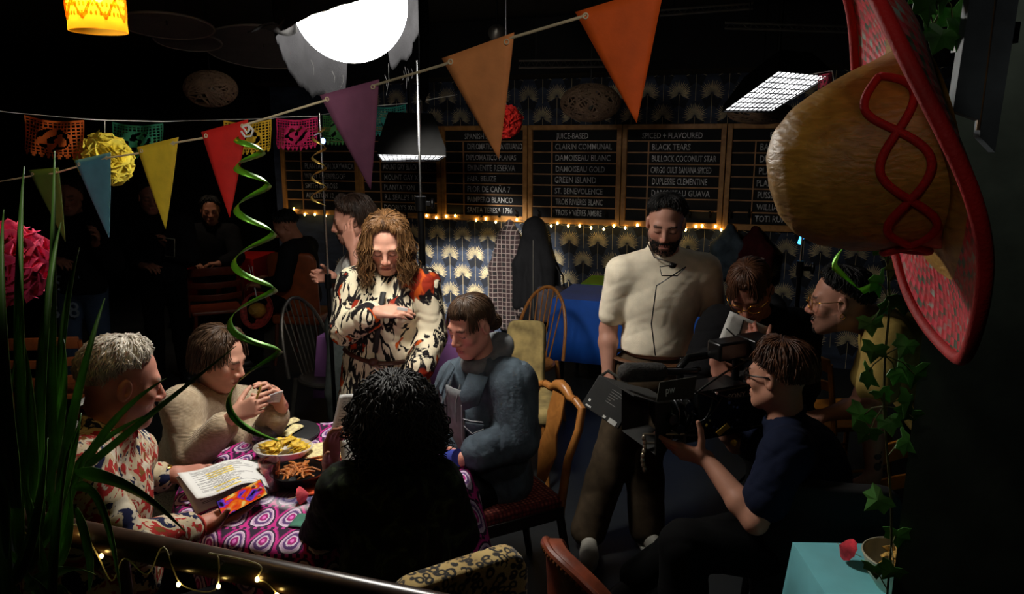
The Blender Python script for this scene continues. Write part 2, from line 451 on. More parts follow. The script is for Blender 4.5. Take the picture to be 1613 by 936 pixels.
# dark green end wall on the right that carries the hat
GREENWALL = plain('dark_green_wall', (62, 70, 62), .85, bump=.1, spec=.1)
pA = at(1430, 640, 1.32)
wr = MB(); x0, x1 = pA.x, pA.x + 1.8; wr.add([(x, y, z) for z in (0, 3.1) for x, y in ((x0, 1.3), (x1, 1.3), (x1, 1.36), (x0 + .05, 1.36))], [(3, 2, 1, 0), (4, 5, 6, 7), (0, 1, 5, 4), (1, 2, 6, 5), (2, 3, 7, 6), (3, 0, 4, 7)]); struct(wr.build('wall_right', GREENWALL, smooth=0))

# ------------------------------------------------------------------ chalkboards
CHALK = plain('chalk', (225, 225, 218), .9, var=.35, sc=30)
SLATE = plain('blackboard_slate', (13, 13, 15), .8, var=.35, sc=5)
BAR = plain('divider_wood', (190, 140, 92), .6)
zt = onwall(900, 197, .03).z; zb = onwall(880, 352, .03).z
EDGE = [445, 567, 696, 832, 979, 1142, 1322]
TXT = [
 (None, ['', '', 'PLANTATION XAYMACA', 'WRAY OVERPROOF', 'SMITH & CROSS', 'APPLETON 12'], 'wood framed chalkboard menu behind the thin steel stand, farthest left of the row', 6),
 ('', ['', '', 'MOUNT GAY BLACK BARREL', 'MOUNT GAY XO', 'PLANTATION', "R.L SEALE'S 10", "DOORLY'S XO"], 'wood framed chalkboard menu partly behind the purple triangle flag', 7),
 ('SPANISH STYLE', ['DIPLOMATICO MANTUANO', 'DIPLOMATICO PLANAS', 'EMINENTE RESERVA', 'FAIR. BELIZE', 'FLOR DE CAÑA 7', 'PAMPERO BLANCO', 'SANTA TERESA 1796'], 'wood framed chalkboard menu with tip of light orange flag in front', 7),
 ('JUICE-BASED', ['CLAIRIN COMMUNAL', 'DAMOISEAU BLANC', 'DAMOISEAU GOLD', 'GREEN ISLAND', 'ST. BENEVOLENCE', 'TROIS RIVIÈRES BLANC', 'TROIS RIVIÈRES AMBRE'], 'wood framed chalkboard menu headed JUICE-BASED above the blue table', 7),
 ('SPICED + FLAVOURED', ['BLACK TEARS', 'BULLOCK COCONUT STAR', 'CARGO CULT BANANA SPICED', 'DUPLESSIE CLEMENTINE', 'DAMOISEAU GUAVA', 'PINEAPPLE', 'OVERSEAS'], 'wood framed chalkboard menu above the head of the bearded man in pale T-shirt', 7),
 ('BLENDED', ['BANKS 5', 'DUPPY SHARE', 'PLANTATION', 'PLANTERS', "PUSSER'S GUNPOWDER", 'WILLIAM GEORGE', 'TOTI RUM'], 'wood framed chalkboard menu headed BLENDED beside the straw sombrero', 7)]
for bi in range(6):
    ym = 275; a = ws(onwall(EDGE[bi], ym, .03)) + .004; b = ws(onwall(EDGE[bi + 1], ym, .03)) - .004
    hd, rows, lab, nr = TXT[bi]
    root = thing('chalkboard', lab, 'chalkboard', wp((a + b) / 2, zb, .03), 0, 'chalkboard menus on the wall')
    fw = .045; R3 = rot3(rz=YAW); mb = MB()
    for (u0, u1, v0, v1) in ((a, a + fw, zb, zt), (b - fw, b, zb, zt), (a + fw, b - fw, zt - fw, zt), (a + fw, b - fw, zb, zb + fw * 1.25)):
        mb.box(wp((u0 + u1) / 2, (v0 + v1) / 2, .035), (u1 - u0, .05, v1 - v0), R3)
    mb.build('frame', WOODBOARD, root, bevel=.004)
    MB().box(wp((a + b) / 2, (zt + zb) / 2, .018), (b - a - .02, .02, zt - zb - .02), R3).build('slate_panel', SLATE, root, smooth=0)
    i0, i1 = a + fw, b - fw; top = zt - fw; bot = zb + fw * 1.25; rh = (top - bot) / 8; mb = MB(); dv = i0 + (i1 - i0) * .235
    for k in range(1, 8): mb.box(wp((i0 + i1) / 2, top - rh * k, .034), (i1 - i0, .014, .011), R3)
    mb.box(wp(dv, bot + rh * 3.5, .034), (.011, .014, rh * 7), R3); mb.build('divider_bars', BAR, root, smooth=0)
    items = []; rr = random.Random(bi)
    cs = .082
    def put(txt, s, z, size, maxw):
        w = .62 * size * len(txt) * .74; xs = .74 * min(1, maxw / max(w, 1e-3)); items.append((txt, wp(s, z, .0292), WX, V((0, 0, 1)), size, xs)); return w
    if hd: put(hd, i0 + (i1 - i0) / 2 - .62 * cs * .8 * len(hd) / 2 * .8, top - rh * .78, cs * .92, (i1 - i0) * .8)
    for k, r in enumerate(rows):
        if r: put(r, dv + .03 + rr.uniform(-.006, .012), top - rh * (k + 1 + .76), cs * rr.uniform(.93, 1.04), (i1 - dv) - .07)
    for it in items: lettering('menu_line', [it], CHALK, root)
# coat hooks under the boards
hk = None
for i, px in enumerate((604, 640, 758, 787, 815, 850, 873, 901, 955, 1086, 1118, 1150, 1180)):
    p = onwall(px, 338, .068)
    if hk is None:
        hk = thing('coat_hook', 'small black double coat hook screwed to the bottom rail of the chalkboards', 'coat hook', p, 0, 'coat hooks under the chalkboards')
        MB().box((0, .002, 0), (.022, .008, .06)).build('back_plate', BLACKMETAL, hk, local=True, bevel=.002)
        mb = MB(); mb.tube([(0, 0, -.01), (0, -.03, -.022), (0, -.042, -.008), (0, -.044, .008)], [.006, .005, .005, .007], 8); mb.tube([(0, 0, .02), (0, -.035, .03), (0, -.06, .05)], [.006, .005, .007], 8)
        mb.build('prongs', BLACKMETAL, hk, local=True); o = hk
    else: o = copy_tree(hk)
    o.location = p; o.rotation_euler = (0, 0, YAW)

# ------------------------------------------------------------------ fairy lights
BULB = glow('warm_bulb', (255, 214, 120), FAIRY_E)
def fairy(name, label, pts, bulbs, r=.011, wire=.0025, wm=None):
    root = thing(name, label, 'string lights', bulbs[0])
    mb = MB(); mb.tube(pts, wire, 5); mb.build('wire', wm or plain('clear_wire', (120, 116, 100), .4), root)
    first = None
    for p in bulbs:
        if first is None:
            mb = MB(); mb.ell((0, 0, 0), (r, r, r * 1.35), nu=12, nv=8); first = mb.build('bulb', BULB, root, local=True); o = first
        else: o = first.copy(); COL.objects.link(o); o.parent = root
        o.location = V(p) - root.location
    return root
bp = [(463, 329), (480, 338), (496, 338), (513, 340), (588, 336), (672, 340), (687, 343), (703, 341), (717, 340), (750, 347), (765, 345), (781, 350), (800, 350), (814, 346), (868, 356), (878, 352), (895, 356), (913, 356), (931, 359), (951, 361), (967, 356), (985, 359), (1004, 355), (1024, 361), (1080, 362), (1096, 357), (1106, 356), (1127, 357), (1136, 362)]
bl = [onwall(x, y, .075) for x, y in bp]
pts = []
for i in range(len(bl) - 1):
    for k in range(5):
        q = lerp(bl[i], bl[i + 1], k / 5) if False else bl[i] + (bl[i + 1] - bl[i]) * (k / 5); pts.append(q + V((0, 0, .012 - .02 * math.sin(PI * k / 5))))
fairy('fairy_light_string', 'string of warm fairy lights along the bottom of the chalkboards', pts, bl, .0105)
# ------------------------------------------------------------------ people
def head_frame(face, pitch=0.0, roll=0.0):
    """face: ground direction of the face; pitch > 0 looks down; roll > 0 tips to the person's right"""
    f = V((face[0], face[1], 0)).normalized(); r = f.cross(V((0, 0, 1)))
    M = Matrix((r, f, V((0, 0, 1)))).transposed()
    return M @ Matrix.Rotation(roll, 3, 'Y') @ Matrix.Rotation(-pitch, 3, 'X')
def skin_mat(name, base, rough=.55):
    if name in _M: return _M[name]
    t = NT(name); a = t.n('ShaderNodeAttribute'); a.attribute_name = 'Col'
    f, _ = t.noise(t.obj(), 60, 3)
    t.set(col=t.mix(.35, a.outputs['Color'], t.mix(f, (.75, .75, .75), (1., 1., 1.), 'MIX'), 'MULTIPLY'), rough=rough, spec=.35,
          normal=t.bump(t.noise(t.obj(), 220, 3)[0], .12, .002))
    _M[name] = t.m; return t.m
def lerp(a, b, t): return V(a) + (V(b) - V(a)) * t
class Person:
    def __init__(s, name_label, head, face, pitch, roll=0, hs=1.0, skin=(205, 150, 125), lip=(170, 90, 85), brow=(70, 48, 35), stub=None, stub_col=(60, 42, 32),
                 h=.0045, female=False, old=False, open_mouth=False, jaw=1.0):
        s.label = name_label; s.Hd = V(head); s.RM = head_frame(face, pitch, roll); s.hs = hs; s.S = SDF(h); s.h = h
        s.skin, s.lip, s.brow, s.stub, s.stub_col, s.female, s.old = lin(skin), lin(lip), lin(brow), stub, lin(stub_col), female, old
        s.face_w = jaw; s.o = None; s.n = 0
    def hp(s, x, y, z): return s.Hd + s.RM @ (V((x, y, z)) * s.hs)
    def heads(s):
        S, q, k = s.S, s.hs, 1.0
        w = s.face_w
        E = lambda c, r, kk=.02, sub=False: S.ell(s.hp(*c), [a * q for a in r], s.RM, kk * q, sub)
        C = lambda a, b, ra, rb, kk=.012, sub=False: S.cone(s.hp(*a), s.hp(*b), ra * q, rb * q, kk * q, sub)
        E((0, -.012, .03), (.074, .093, .088)); E((0, .028, -.035), (.06 * w, .06, .08), .03)
        for x in (-1, 1):
            C((x * .05 * w, .0, -.055), (x * .02, .062, -.098), .022, .02, .03)
            E((x * .041, .058, -.022), (.024, .02, .022), .025)
        E((0, .07, -.098), (.022, .018, .018), .025)
        C((-.036, .074, .02), (.036, .074, .02), .013, .013, .02)
        for x in (-1, 1): E((x * .032, .097, .0), (.018, .016, .011), .014, True)
        C((0, .083, .012), (0, .108, -.03), .0085, .0115, .012)
        for x in (-1, 1): E((x * .012, .096, -.037), (.0095, .012, .0085), .008)
        for x in (-1, 1):
            E((x * .032, .075, .0), (.0155, .0135, .0125), .004)
            C((x * .020, .084, .006), (x * .044, .078, .005), .0035, .0035, .006)
        E((0, .078, -.068), (.028, .018, .016), .014)
        C((-.017, .0905, -.0625), (.017, .0905, -.0625), .0052, .0052, .006); C((-.014, .0905, -.0745), (.014, .0905, -.0745), .0065, .0065, .006)
        C((-.026, .094, -.0685), (.026, .094, -.0685), .0016, .0016, .003, True)
        for x in (-1, 1):
            E((x * .079, -.008, -.004), (.009, .019, .031), .006)
            E((x * .086, -.002, .0), (.006, .009, .016), .005, True)
    def neck(s, N, r=.052):
        s.N = V(N); s.S.cone(s.hp(0, -.02, -.05), N, r * s.hs, r * 1.08 * s.hs, .03)
    def torso(s, P, N, SL, SR, w=1.0):
        """P pelvis, N neck base, SL / SR the shoulders"""
        s.P, s.N, s.SL, s.SR, s.w = V(P), V(N), V(SL), V(SR), w
        s.tor(s.S, 0.0)
    def tframe(s):
        up = (s.N - s.P).normalized(); r = (s.SR - s.SL); r = (r - up * r.dot(up)).normalized(); f = up.cross(r)
        return Matrix((r, f, up)).transposed()
    def tor(s, S, g, belly=0.0):
        T = s.tframe(); w = s.w; half = (s.SR - s.SL).length / 2; mid = (s.SL + s.SR) / 2
        C = lerp(mid, s.P, .26)
        S.ell(s.P, (.165 * w + g, .115 * w + g, .12 + g), T, .06)
        S.ell(lerp(C, s.P, .55) + T @ V((0, belly * .5, 0)), (.138 * w + g, .105 * w + g + belly, .15 + g), T, .06)
        S.ell(C + T @ V((0, -.005, 0)), (half * .82 + g, .112 * w + g, .165 + g), T, .06)
        if s.female:
            for x in (-1, 1): S.ell(C + T @ V((x * .075, .085, .0)), (.062 + g * .6,) * 3, T, .04)
        S.cone(lerp(s.SL, s.N, .18) - T @ V((0, 0, .03)), lerp(s.SR, s.N, .18) - T @ V((0, 0, .03)), .058 + g, .058 + g, .05)
        for q in (s.SL, s.SR): S.cone(s.N - T @ V((0, 0, .01)), lerp(q, s.N, .1), .047 + g * .7, .045 + g, .04)
    def arm(s, side, E, W, hd=None, pn=None, curls=None, thumb=(.3, .3), hscale=1.0, r=1.0, spread=0.0, tdir=None):
        Sh = s.SL if side == 'L' else s.SR; E, W = V(E), V(W)
        s.S.cone(Sh, lerp(Sh, E, .45), .052 * r, .049 * r, .03); s.S.cone(lerp(Sh, E, .45), E, .049 * r, .038 * r, .02)
        s.S.cone(E, lerp(E, W, .3), .039 * r, .043 * r, .018); s.S.cone(lerp(E, W, .3), W, .043 * r, .0265 * r, .015)
        if side == 'L': s.EL, s.WL = E, W
        else: s.ER, s.WR = E, W
        if hd is not None: s.hand(side, W, hd, pn, curls or [(.3, .4, .3)] * 4, thumb, hscale, (W - E).normalized(), spread, tdir)
    def hand(s, side, W, d, n, curls, thumb, q=1.0, fore=None, spread=0.0, tdir=None):
        d = V(d).normalized(); n = V(n); n = (n - d * n.dot(d)).normalized(); t = d.cross(n) if side == 'R' else n.cross(d)
        S = s.S; S.ell(W + d * .01, (.024 * q, .02 * q, .024 * q), None, .02)
        for i, (off, ln) in enumerate(((.030, .088), (.010, .093), (-.010, .088), (-.028, .078))):
            K = W + (d * ln + t * off) * q; S.cone(W + (d * .018 + t * off * .62) * q, K, .0155 * q, .0118 * q, .014)
            L = ((.042, .026, .021), (.046, .03, .022), (.043, .028, .021), (.033, .021, .019))[i]; r = (.0096, .0098, .0094, .0083)[i]
            a = 0; dd = (d + t * spread * (1.5 - i) / 1.5).normalized(); p = K
            for j in range(3):
                a += curls[i][j]; v = dd * math.cos(a) + n * math.sin(a)
                p2 = p + v * L[j] * q; S.cone(p, p2, r * (1 - .1 * j) * q, r * (.9 - .1 * j) * q, .004); p = p2
        p = W + (d * .02 + t * .018) * q
        a, b = thumb; v = V(tdir).normalized() if tdir is not None else (t * .78 + d * .6 + n * (.15 + a)).normalized()
        for j, (L, r0, r1) in enumerate(((.046, .0145, .0125), (.036, .0112, .0102), (.028, .0098, .0078))):
            p2 = p + v * L * q; S.cone(p, p2, r0 * q, r1 * q, .012 if j == 0 else .004); p = p2
            v = (v + (d * .35 + n * b) * .6).normalized()
    def cols(s, P):
        A = np.array(s.RM); q = (P - np.array(s.Hd)) @ A / s.hs; x, y, z = np.abs(q[:, 0]), q[:, 1], q[:, 2]
        c = np.tile(np.array(s.skin, np.float32), (len(P), 1))
        face = (y > .045) & (z > -.13) & (z < .1) & (x < .075)
        def put(m, col, f=1.0): c[m] = c[m] * (1 - f) + np.array(col, np.float32) * f
        red = np.array(s.skin) * np.array((1.02, .82, .8, 1))
        put(face & ((x - .045) ** 2 + (z + .028) ** 2 < .018 ** 2), red, .55); put(face & (y > .098) & (z < -.018) & (z > -.045), red, .7)
        if s.stub:
            put((y > .012) & (y < .12) & (z < -.045 + .25 * np.maximum(0, .05 - y)) & (z > -.13) & (x < .08) & ~((x < .024) & (np.abs(z + .068) < .011)), s.stub_col, s.stub)
            put(face & (x < .03) & (z > -.06) & (z < -.046) & (y > .08), s.stub_col, s.stub)
        put(face & (y > .07) & ((x / .023) ** 2 + ((z + .0685) / .0115) ** 2 < 1), s.lip, .8)
        put(face & (y > .07) & (x < .026) & (np.abs(z + .0685) < .0018), [v * .35 for v in s.lip[:3]] + [1], .9)
        put(face & (x > .013) & (x < .05) & (np.abs(z - (.024 - 6 * (x - .034) ** 2)) < .0048), s.brow, .85)
        put(face & (x > .017) & (x < .047) & (np.abs(z - (-.006 + 12 * (x - .032) ** 2)) < .0028), (.02, .012, .01, 1), .85)
        return c
    def body(s, mat_name='skin', group=None, rough=.5):
        s.heads()
        s.o = s.S.build('person', skin_mat(mat_name, s.skin, rough), None, s.cols); tag(s.o, s.label, 'person', group); return s.o
    # ---- clothing
    def cloth(s, name, mat, g=.014, sleeves=(1, 1), hem=None, h=.008, wr=.004, wf=34, seed=1, collar=None, extra=None, belly=0.0, neckcut=.062, sg=None, hemcut=True, label=None, neckdrop=0.0):
        """sleeves: part of each arm covered, upper arm 0-1, forearm 1-2"""
        S = SDF(h); s.tor(S, g, belly); sg = g if sg is None else sg
        for sd, fr in (('L', sleeves[0]), ('R', sleeves[1])):
            if not hasattr(s, 'E' + sd) or fr <= 0: continue
            Sh, E, W = (s.SL, s.EL, s.WL) if sd == 'L' else (s.SR, s.ER, s.WR)
            q = sg; e1 = lerp(Sh, E, min(fr, 1.0))
            S.cone(Sh, e1, .054 + q, .054 + q * 1.1 - .012 * min(fr, 1), .035)
            if fr > 1:
                e2 = lerp(E, W, fr - 1); S.cone(E, e2, .043 + q, .034 + q * (.9), .02)
            else: S.plane(e1, (e1 - Sh).normalized() * 1.0, .004) if False else None
        if extra: extra(S)
        if wr: S.fold(wrinkle(wr, wf, seed))
        T = s.tframe(); up = T @ V((0, 0, 1))
        if hem is not None: S.plane(hem, -up)
        if neckcut:
            nd = (s.Hd - s.N).normalized(); S.cone(s.N + nd * (.028 - neckdrop), s.N + nd * .2, neckcut, neckcut + .02, .008, True)
        o = S.build(name, mat, s.o)
        if label: tag(o, label)
        return o
    def legs(s, name, mat, HL, KL, AL, HR, KR, AR, g=.015, h=.009, wr=.004, seed=3, waist=None):
        S = SDF(h); T = s.tframe()
        S.ell(s.P, (.168 * s.w + g, .118 * s.w + g, .11 + g), T, .05)
        for H, K, A in ((HL, KL, AL), (HR, KR, AR)):
            H, K, A = V(H), V(K), V(A)
            S.cone(H, K, .083 + g, .056 + g, .04); S.cone(K, lerp(K, A, .35), .056 + g, .056 + g, .02); S.cone(lerp(K, A, .35), A, .056 + g, .042 + g * 1.3, .02)
        if wr: S.fold(wrinkle(wr, 30, seed))
        if waist is not None: S.plane(waist, T @ V((0, 0, 1)))
        return S.build(name, mat, s.o)
    def shoe(s, A, d, mat, sole, lace=None):
        """A ankle, d toe direction; sole at A.z - .085"""
        A = V(A); d = V((d[0], d[1], 0)).normalized(); r = d.cross(V((0, 0, 1))); M = Matrix((r, d, V((0, 0, 1)))).transposed()
        z = A.z - .085
        S = SDF(.006); S.k = .025
        b = V((A.x, A.y, z))
        S.ell(b + d * .12 + V((0, 0, .045)), (.048, .10, .045), M); S.ell(b + d * -.01 + V((0, 0, .055)), (.04, .06, .055), M)
        S.cone(b + d * .0 + V((0, 0, .07)), b + d * -.005 + V((0, 0, .105)), .042, .046, .02); S.cone(b + d * .05 + V((0, 0, .07)), b + d * .1 + V((0, 0, .06)), .034, .03)
        S.plane(b + V((0, 0, .022)), (0, 0, -1))
        o = S.build('shoe', mat, s.o)
        mb = MB(); outl = []
        for i in range(24):
            a = 2 * PI * i / 24; y = .055 + .155 * math.sin(a) * 1.0; x = .046 * math.cos(a) * (1 + .12 * math.sin(a)); outl.append((x, y))
        mb.prism(outl, Matrix.Translation(b + V((0, 0, .013))) @ M.to_4x4(), .024); mb.build('sole', sole, o, bevel=.004)
        if lace:
            mb = MB()
            for i in range(4):
                c = b + d * (.05 + .02 * i) + V((0, 0, .098 - .006 * i)); mb.tube([c - r * .03 - V((0, 0, .014)), c, c + r * .03 - V((0, 0, .014))], .004, 6)
            mb.build('laces', lace, o)
        return o
    # ---- hair
    def hairdo(s, mat, n=320, off=(.006, .022), length=lambda a: 0.0, end=None, wav=.006, wl=.09, rad=.0042, seed=1, name='hair', cap=True, clump=.0, tip=.35, start=(.02, .9), curl=0.0, puff=0.0, part=0.0, lift=0.0, skip=None):
        rnd = random.Random(seed); q = s.hs; c0 = V((0, -.012, .03)); rr = V((.076, .095, .09))
        if end is None:
            def end(a):
                a = abs(a); pts = [(0, .78), (.5, .85), (.9, 1.15), (1.3, 1.42), (1.75, 1.6), (2.2, 2.05), (PI, 2.2)]
                for (a0, e0), (a1, e1) in zip(pts, pts[1:]):
                    if a <= a1: return e0 + (e1 - e0) * (a - a0) / (a1 - a0)
                return 2.2
        def P(a, th, o):
            return s.hp(c0.x + (rr.x + o) * math.sin(th) * math.sin(a), c0.y + (rr.y + o) * math.sin(th) * math.cos(a), c0.z + (rr.z + o) * math.cos(th))
        mb = MB()
        if cap:
            nu, nv = 40, 12; o_c = off[0] + .002
            def cf(u, v):
                a = -PI + 2 * PI * u; e = end(a) * .95; th = e * v
                oo = o_c + puff * math.sin(min(th, PI / 2)) if v < .999 else -.004
                return P(a, th, oo + .0015 * math.sin(a * 23 + th * 5))
            mb.grid(cf, nu, nv + 1, wrap=True)
        for i in range(n):
            a = rnd.uniform(-PI, PI)
            if skip and skip(a): continue
            e = end(a); t0 = rnd.uniform(*start) * e * .9; ob = rnd.uniform(*off) + puff * rnd.uniform(.3, 1); L = length(a) * rnd.uniform(.82, 1.1)
            ph = rnd.uniform(0, 6.28); ph2 = rnd.uniform(0, 6.28); tw = rnd.uniform(-.18, .18); pts = []; wv = wav * rnd.uniform(.6, 1.3); arc = 0
            te = e * rnd.uniform(.93, 1.05) if L <= 0 else min(e, 1.75)
            m = max(4, int((te - t0) / .14) + 2); prev = None
            for j in range(m):
                f = j / (m - 1); th = t0 + (te - t0) * f; aa = a + tw * f + wv * 6 * math.sin(ph + arc / wl * 6.28) * math.sin(min(th, 1.5))
                o2 = ob * (0.25 + .75 * min(1, f * 2.5)) * (1 - (.65 * f ** 3 if L <= 0 else 0)) + lift * math.sin(PI * f) + wv * .6 * math.sin(ph2 + arc / wl * 6.28)
                p = P(aa, th, o2)
                if prev is not None: arc += (p - prev).length
                prev = p; pts.append(p)
            if L > 0:
                d = (pts[-1] - pts[-2]).normalized(); o_h = pts[-1]; m2 = max(3, int(L / (.012 if curl else .022)))
                outd = (o_h - s.hp(c0.x, c0.y, c0.z)); outd.z = 0; outd = outd.normalized() if outd.length > 1e-5 else V((1, 0, 0)); sd = outd.cross(V((0, 0, 1)))
                p = o_h; a1, a2 = ph, ph2
                for j in range(1, m2 + 1):
                    d = (d * .72 + V((0, 0, -1)) * .28).normalized(); p = p + d * (L / m2); arc += L / m2
                    amp = (curl if curl else wv * 1.5) * min(1, j / 4)
                    pts.append(p + sd * amp * math.sin(ph + arc / wl * 6.28) + outd * amp * math.cos(ph2 + arc / wl * 6.28 * (1 if curl else .8)))
            k = len(pts); mb.tube(pts, [rad * (1 - (1 - tip) * (j / (k - 1)) ** 1.5) * (.5 if j == 0 else 1) for j in range(k)], 5, caps=False)
        return mb.build(name, mat, s.o, smooth=180)
    def glasses(s, mat, w=.030, hh=.021, round_=2.6, rad=.0017, name='glasses', lens=None):
        mb = MB(); q = s.hs
        for x in (-1, 1):
            pts = []
            for i in range(25):
                a = 2 * PI * i / 24; ca, sa = math.cos(a), math.sin(a); k = (abs(ca) ** round_ + abs(sa) ** round_) ** (-1 / round_)
                pts.append(s.hp(x * .034 + w * .8 * ca * k, .1055 - .012 * abs(.034 * x + w * .8 * ca * k) / .06, .0 + hh * sa * k))
            mb.tube(pts, rad * q, 6, caps=False)
            mb.tube([s.hp(x * .058, .094, .006), s.hp(x * .079, .06, .008), s.hp(x * .084, -.005, .012), s.hp(x * .083, -.02, -.004)], rad * .9 * q, 6)
        mb.tube([s.hp(-.011, .109, .004), s.hp(0, .112, .008), s.hp(.011, .109, .004)], rad * q, 6)
        return mb.build(name, mat, s.o, smooth=180)
    def beard(s, mat, n=260, seed=3, L=.012, full=True, name='beard'):
        rnd = random.Random(seed); mb = MB()
        for i in range(n):
            a = rnd.uniform(-1.5, 1.5); z = rnd.uniform(-.11, -.045)
            if abs(a) < .42 and -.085 < z < -.06: continue
            if abs(a) < .8 and z > -.055 + .01 * abs(a): z = -.055 + rnd.uniform(-.004, .006)
            if not full and abs(a) > .5: continue
            y = .03 + .06 * math.cos(a) * (1.0 - max(0, (-z - .09)) * 6); x = .06 * math.sin(a) * (1 - max(0, -z - .075) * 7)
            p = s.hp(x, y + .004, z); d = s.RM @ V((math.sin(a) * .5, math.cos(a) * .5, -.9)); mb.tube([p, p + d * L * .6, p + d * L], [.0028, .0022, .001], 4, caps=False)
        return mb.build(name, mat, s.o, smooth=180)
# ------------------------------------------------------------------ the lantern over the table
LC = at(552, 8, 2.95); LR = .215
root = thing('lantern_light', 'glowing white globe lantern with ragged black skirt hanging over the round table', 'light', LC)
mb = MB(); mb.ell(LC, (LR, LR, LR * .98), nu=40, nv=24); mb.build('globe', glow('lantern_white', (255, 250, 240), LANTERN_E), root, smooth=180)
SKIRT = plain('grey_black_skirt_cloth', (15, 15, 16), 1.0, spec=0.0, bump=.3, bsc=200)
def skirt_bottom(a):
    a = a % 360
    pts = [(0, -.36), (8, -.32), (14, -.06), (22, -.03), (34, -.10), (66, -.22), (72, -.05), (104, -.04), (110, -.34), (150, -.31), (176, -.16), (196, -.14), (235, -.11), (270, -.06), (300, -.015), (338, .12), (344, -.15), (350, -.33), (360, -.36)]
    for (a0, z0), (a1, z1) in zip(pts, pts[1:]):
        if a <= a1: return z0 + (z1 - z0) * (a - a0) / (a1 - a0)
def skf(u, v):
    a = 360 * u; zb_ = skirt_bottom(a) + (.15 if 185 < a < 335 else 1) * (.010 * math.sin(a * .35) + .006 * math.sin(a * .8))
    z = .30 + (zb_ - .30) * v
    r = .285 if z < 0.05 else .285 * math.sqrt(max(0.02, 1 - ((z - .05) / .262) ** 2))
    r += (.25 if 185 < a < 335 else 1) * (.010 * math.sin(a / 360 * 2 * PI * 9) + .004 * math.sin(a / 360 * 2 * PI * 16)) * min(1, max(0, .15 - z) * 5) - .03 * max(0, -z)
    return LC + V((r * math.cos(R_(a)), r * math.sin(R_(a)), z))
mb = MB(); mb.grid(skf, 150, 26, wrap=True); mb.build('skirt', SKIRT, root, smooth=180, solid=.003)
# the piece of skirt turned up towards the left
q0, q1, q2, q3 = at(466, 26, 2.8), at(468, 52, 2.82), at(384, 50, 2.72), at(430, 38, 2.7)
mb = MB()
def flf(u, v):
    a = q0 + (q3 - q0) * u * .6 + (q2 - q0) * u * .4 if False else lerp(q0, q3, u); b = lerp(q1, lerp(q2, q3, .1), u)
    p = lerp(a, b, v); return p + V((0, .015 * math.sin(u * 9), .01 * math.sin(u * 7 + v * 3)))
mb.grid(flf, 14, 5); mb.build('turned_flap', plain('flap_cloth', (40, 40, 40), 1.0, spec=0.0), root, smooth=180, solid=.003)
mb = MB(); rr = random.Random(2)
for px, y0, y1 in ((490, 95, 118), (523, 112, 130), (540, 118, 138), (612, 100, 150), (606, 118, 136), (638, 105, 140), (642, 108, 128), (636, 112, 126), (648, 108, 124)):
    a = at(px, y0, 3.05); b = at(px + rr.uniform(-4, 4), y1, 3.05); mb.tube([a, lerp(a, b, .5) + V((.006, 0, 0)), b], .0012, 4)
mb.build('loose_threads', plain('thread', (30, 30, 30), 1.0, spec=0.0), root)
mb = MB(); mb.tube([LC + V((0, 0, .29)), V((LC.x, LC.y, 3.1))], .012, 8); mb.build('drop_rod', BLACKMETAL, root)

# ------------------------------------------------------------------ egg-crate softboxes and light stands
def eggcrate(name, label, c4, depth, n=(12, 6), e=GRID_E, gw=.006):
    """c4: near-left, near-right, far-right, far-left corners of the lit face"""
    c4 = [V(p) for p in c4]; o = sum(c4, V()) / 4; nrm = (c4[1] - c4[0]).cross(c4[3] - c4[0]).normalized()
    if nrm.dot(CAM - o) < 0: nrm = -nrm
    root = thing(name, label, 'light', o)
    B = lambda u, v: lerp(lerp(c4[0], c4[1], u), lerp(c4[3], c4[2], u), v)
    t = NT(name + '_diffuser'); f, _ = t.noise(t.obj(), 6, 2); t.set(col=(.02, .02, .02), ecol=t.ramp(f, [(.3, (150, 150, 152)), (.7, (250, 250, 250))]), emit=e)
    mb = MB(); mb.grid(lambda u, v: B(u, v) - nrm * .012, 2, 2); mb.build('diffuser', t.m, root, smooth=0)
    mb = MB(); w = (c4[1] - c4[0]).length
    for i in range(n[0] + 1): mb.ribbon([B(i / n[0], 0), B(i / n[0], 1)], gw, nrm)
    for j in range(n[1] + 1): mb.ribbon([B(0, j / n[1]), B(1, j / n[1])], gw, nrm)
    mb.build('grid', plain('grid_cloth', (40, 40, 42), .9), root, smooth=0, solid=.003)
    mb = MB(); top = [lerp(p, o, .35) - nrm * depth for p in c4]; bot = [p + nrm * gw * .5 for p in c4]
    mb.add(bot + [p - nrm * .05 for p in c4] + top, [(0, 1, 5, 4), (1, 2, 6, 5), (2, 3, 7, 6), (3, 0, 4, 7), (4, 5, 9, 8), (5, 6, 10, 9), (6, 7, 11, 10), (7, 4, 8, 11), (8, 9, 10, 11)])
    mb.build('box_hood', plain('hood_black', (9, 9, 9), 1.0, spec=0.0), root, smooth=0, solid=.004)
    return root, o - nrm * depth
r1, k1 = eggcrate('softbox_light', 'lit egg-crate softbox tilted to the left under the ceiling beside the sombrero', (at(1138, 176, 4.5), at(1216, 177, 4.4), at(1306, 120, 4.1), at(1226, 112, 4.15)), .22, (11, 8), GRID_E * 1.1)
r2, k2 = eggcrate('softbox_light', 'lit egg-crate softbox seen edge-on behind the purple triangle flag', (at(602, 255, 5.2), at(690, 254, 5.2), at(702, 246, 4.8), at(594, 243, 4.8)), .28, (14, 6), GRID_E, .003)
for rt, k in ((r1, k1), (r2, k2)):
    mb = MB(); mb.tube([k, V((k.x, k.y, 3.1))], .014, 8); mb.build('hanger', BLACKMETAL, rt)
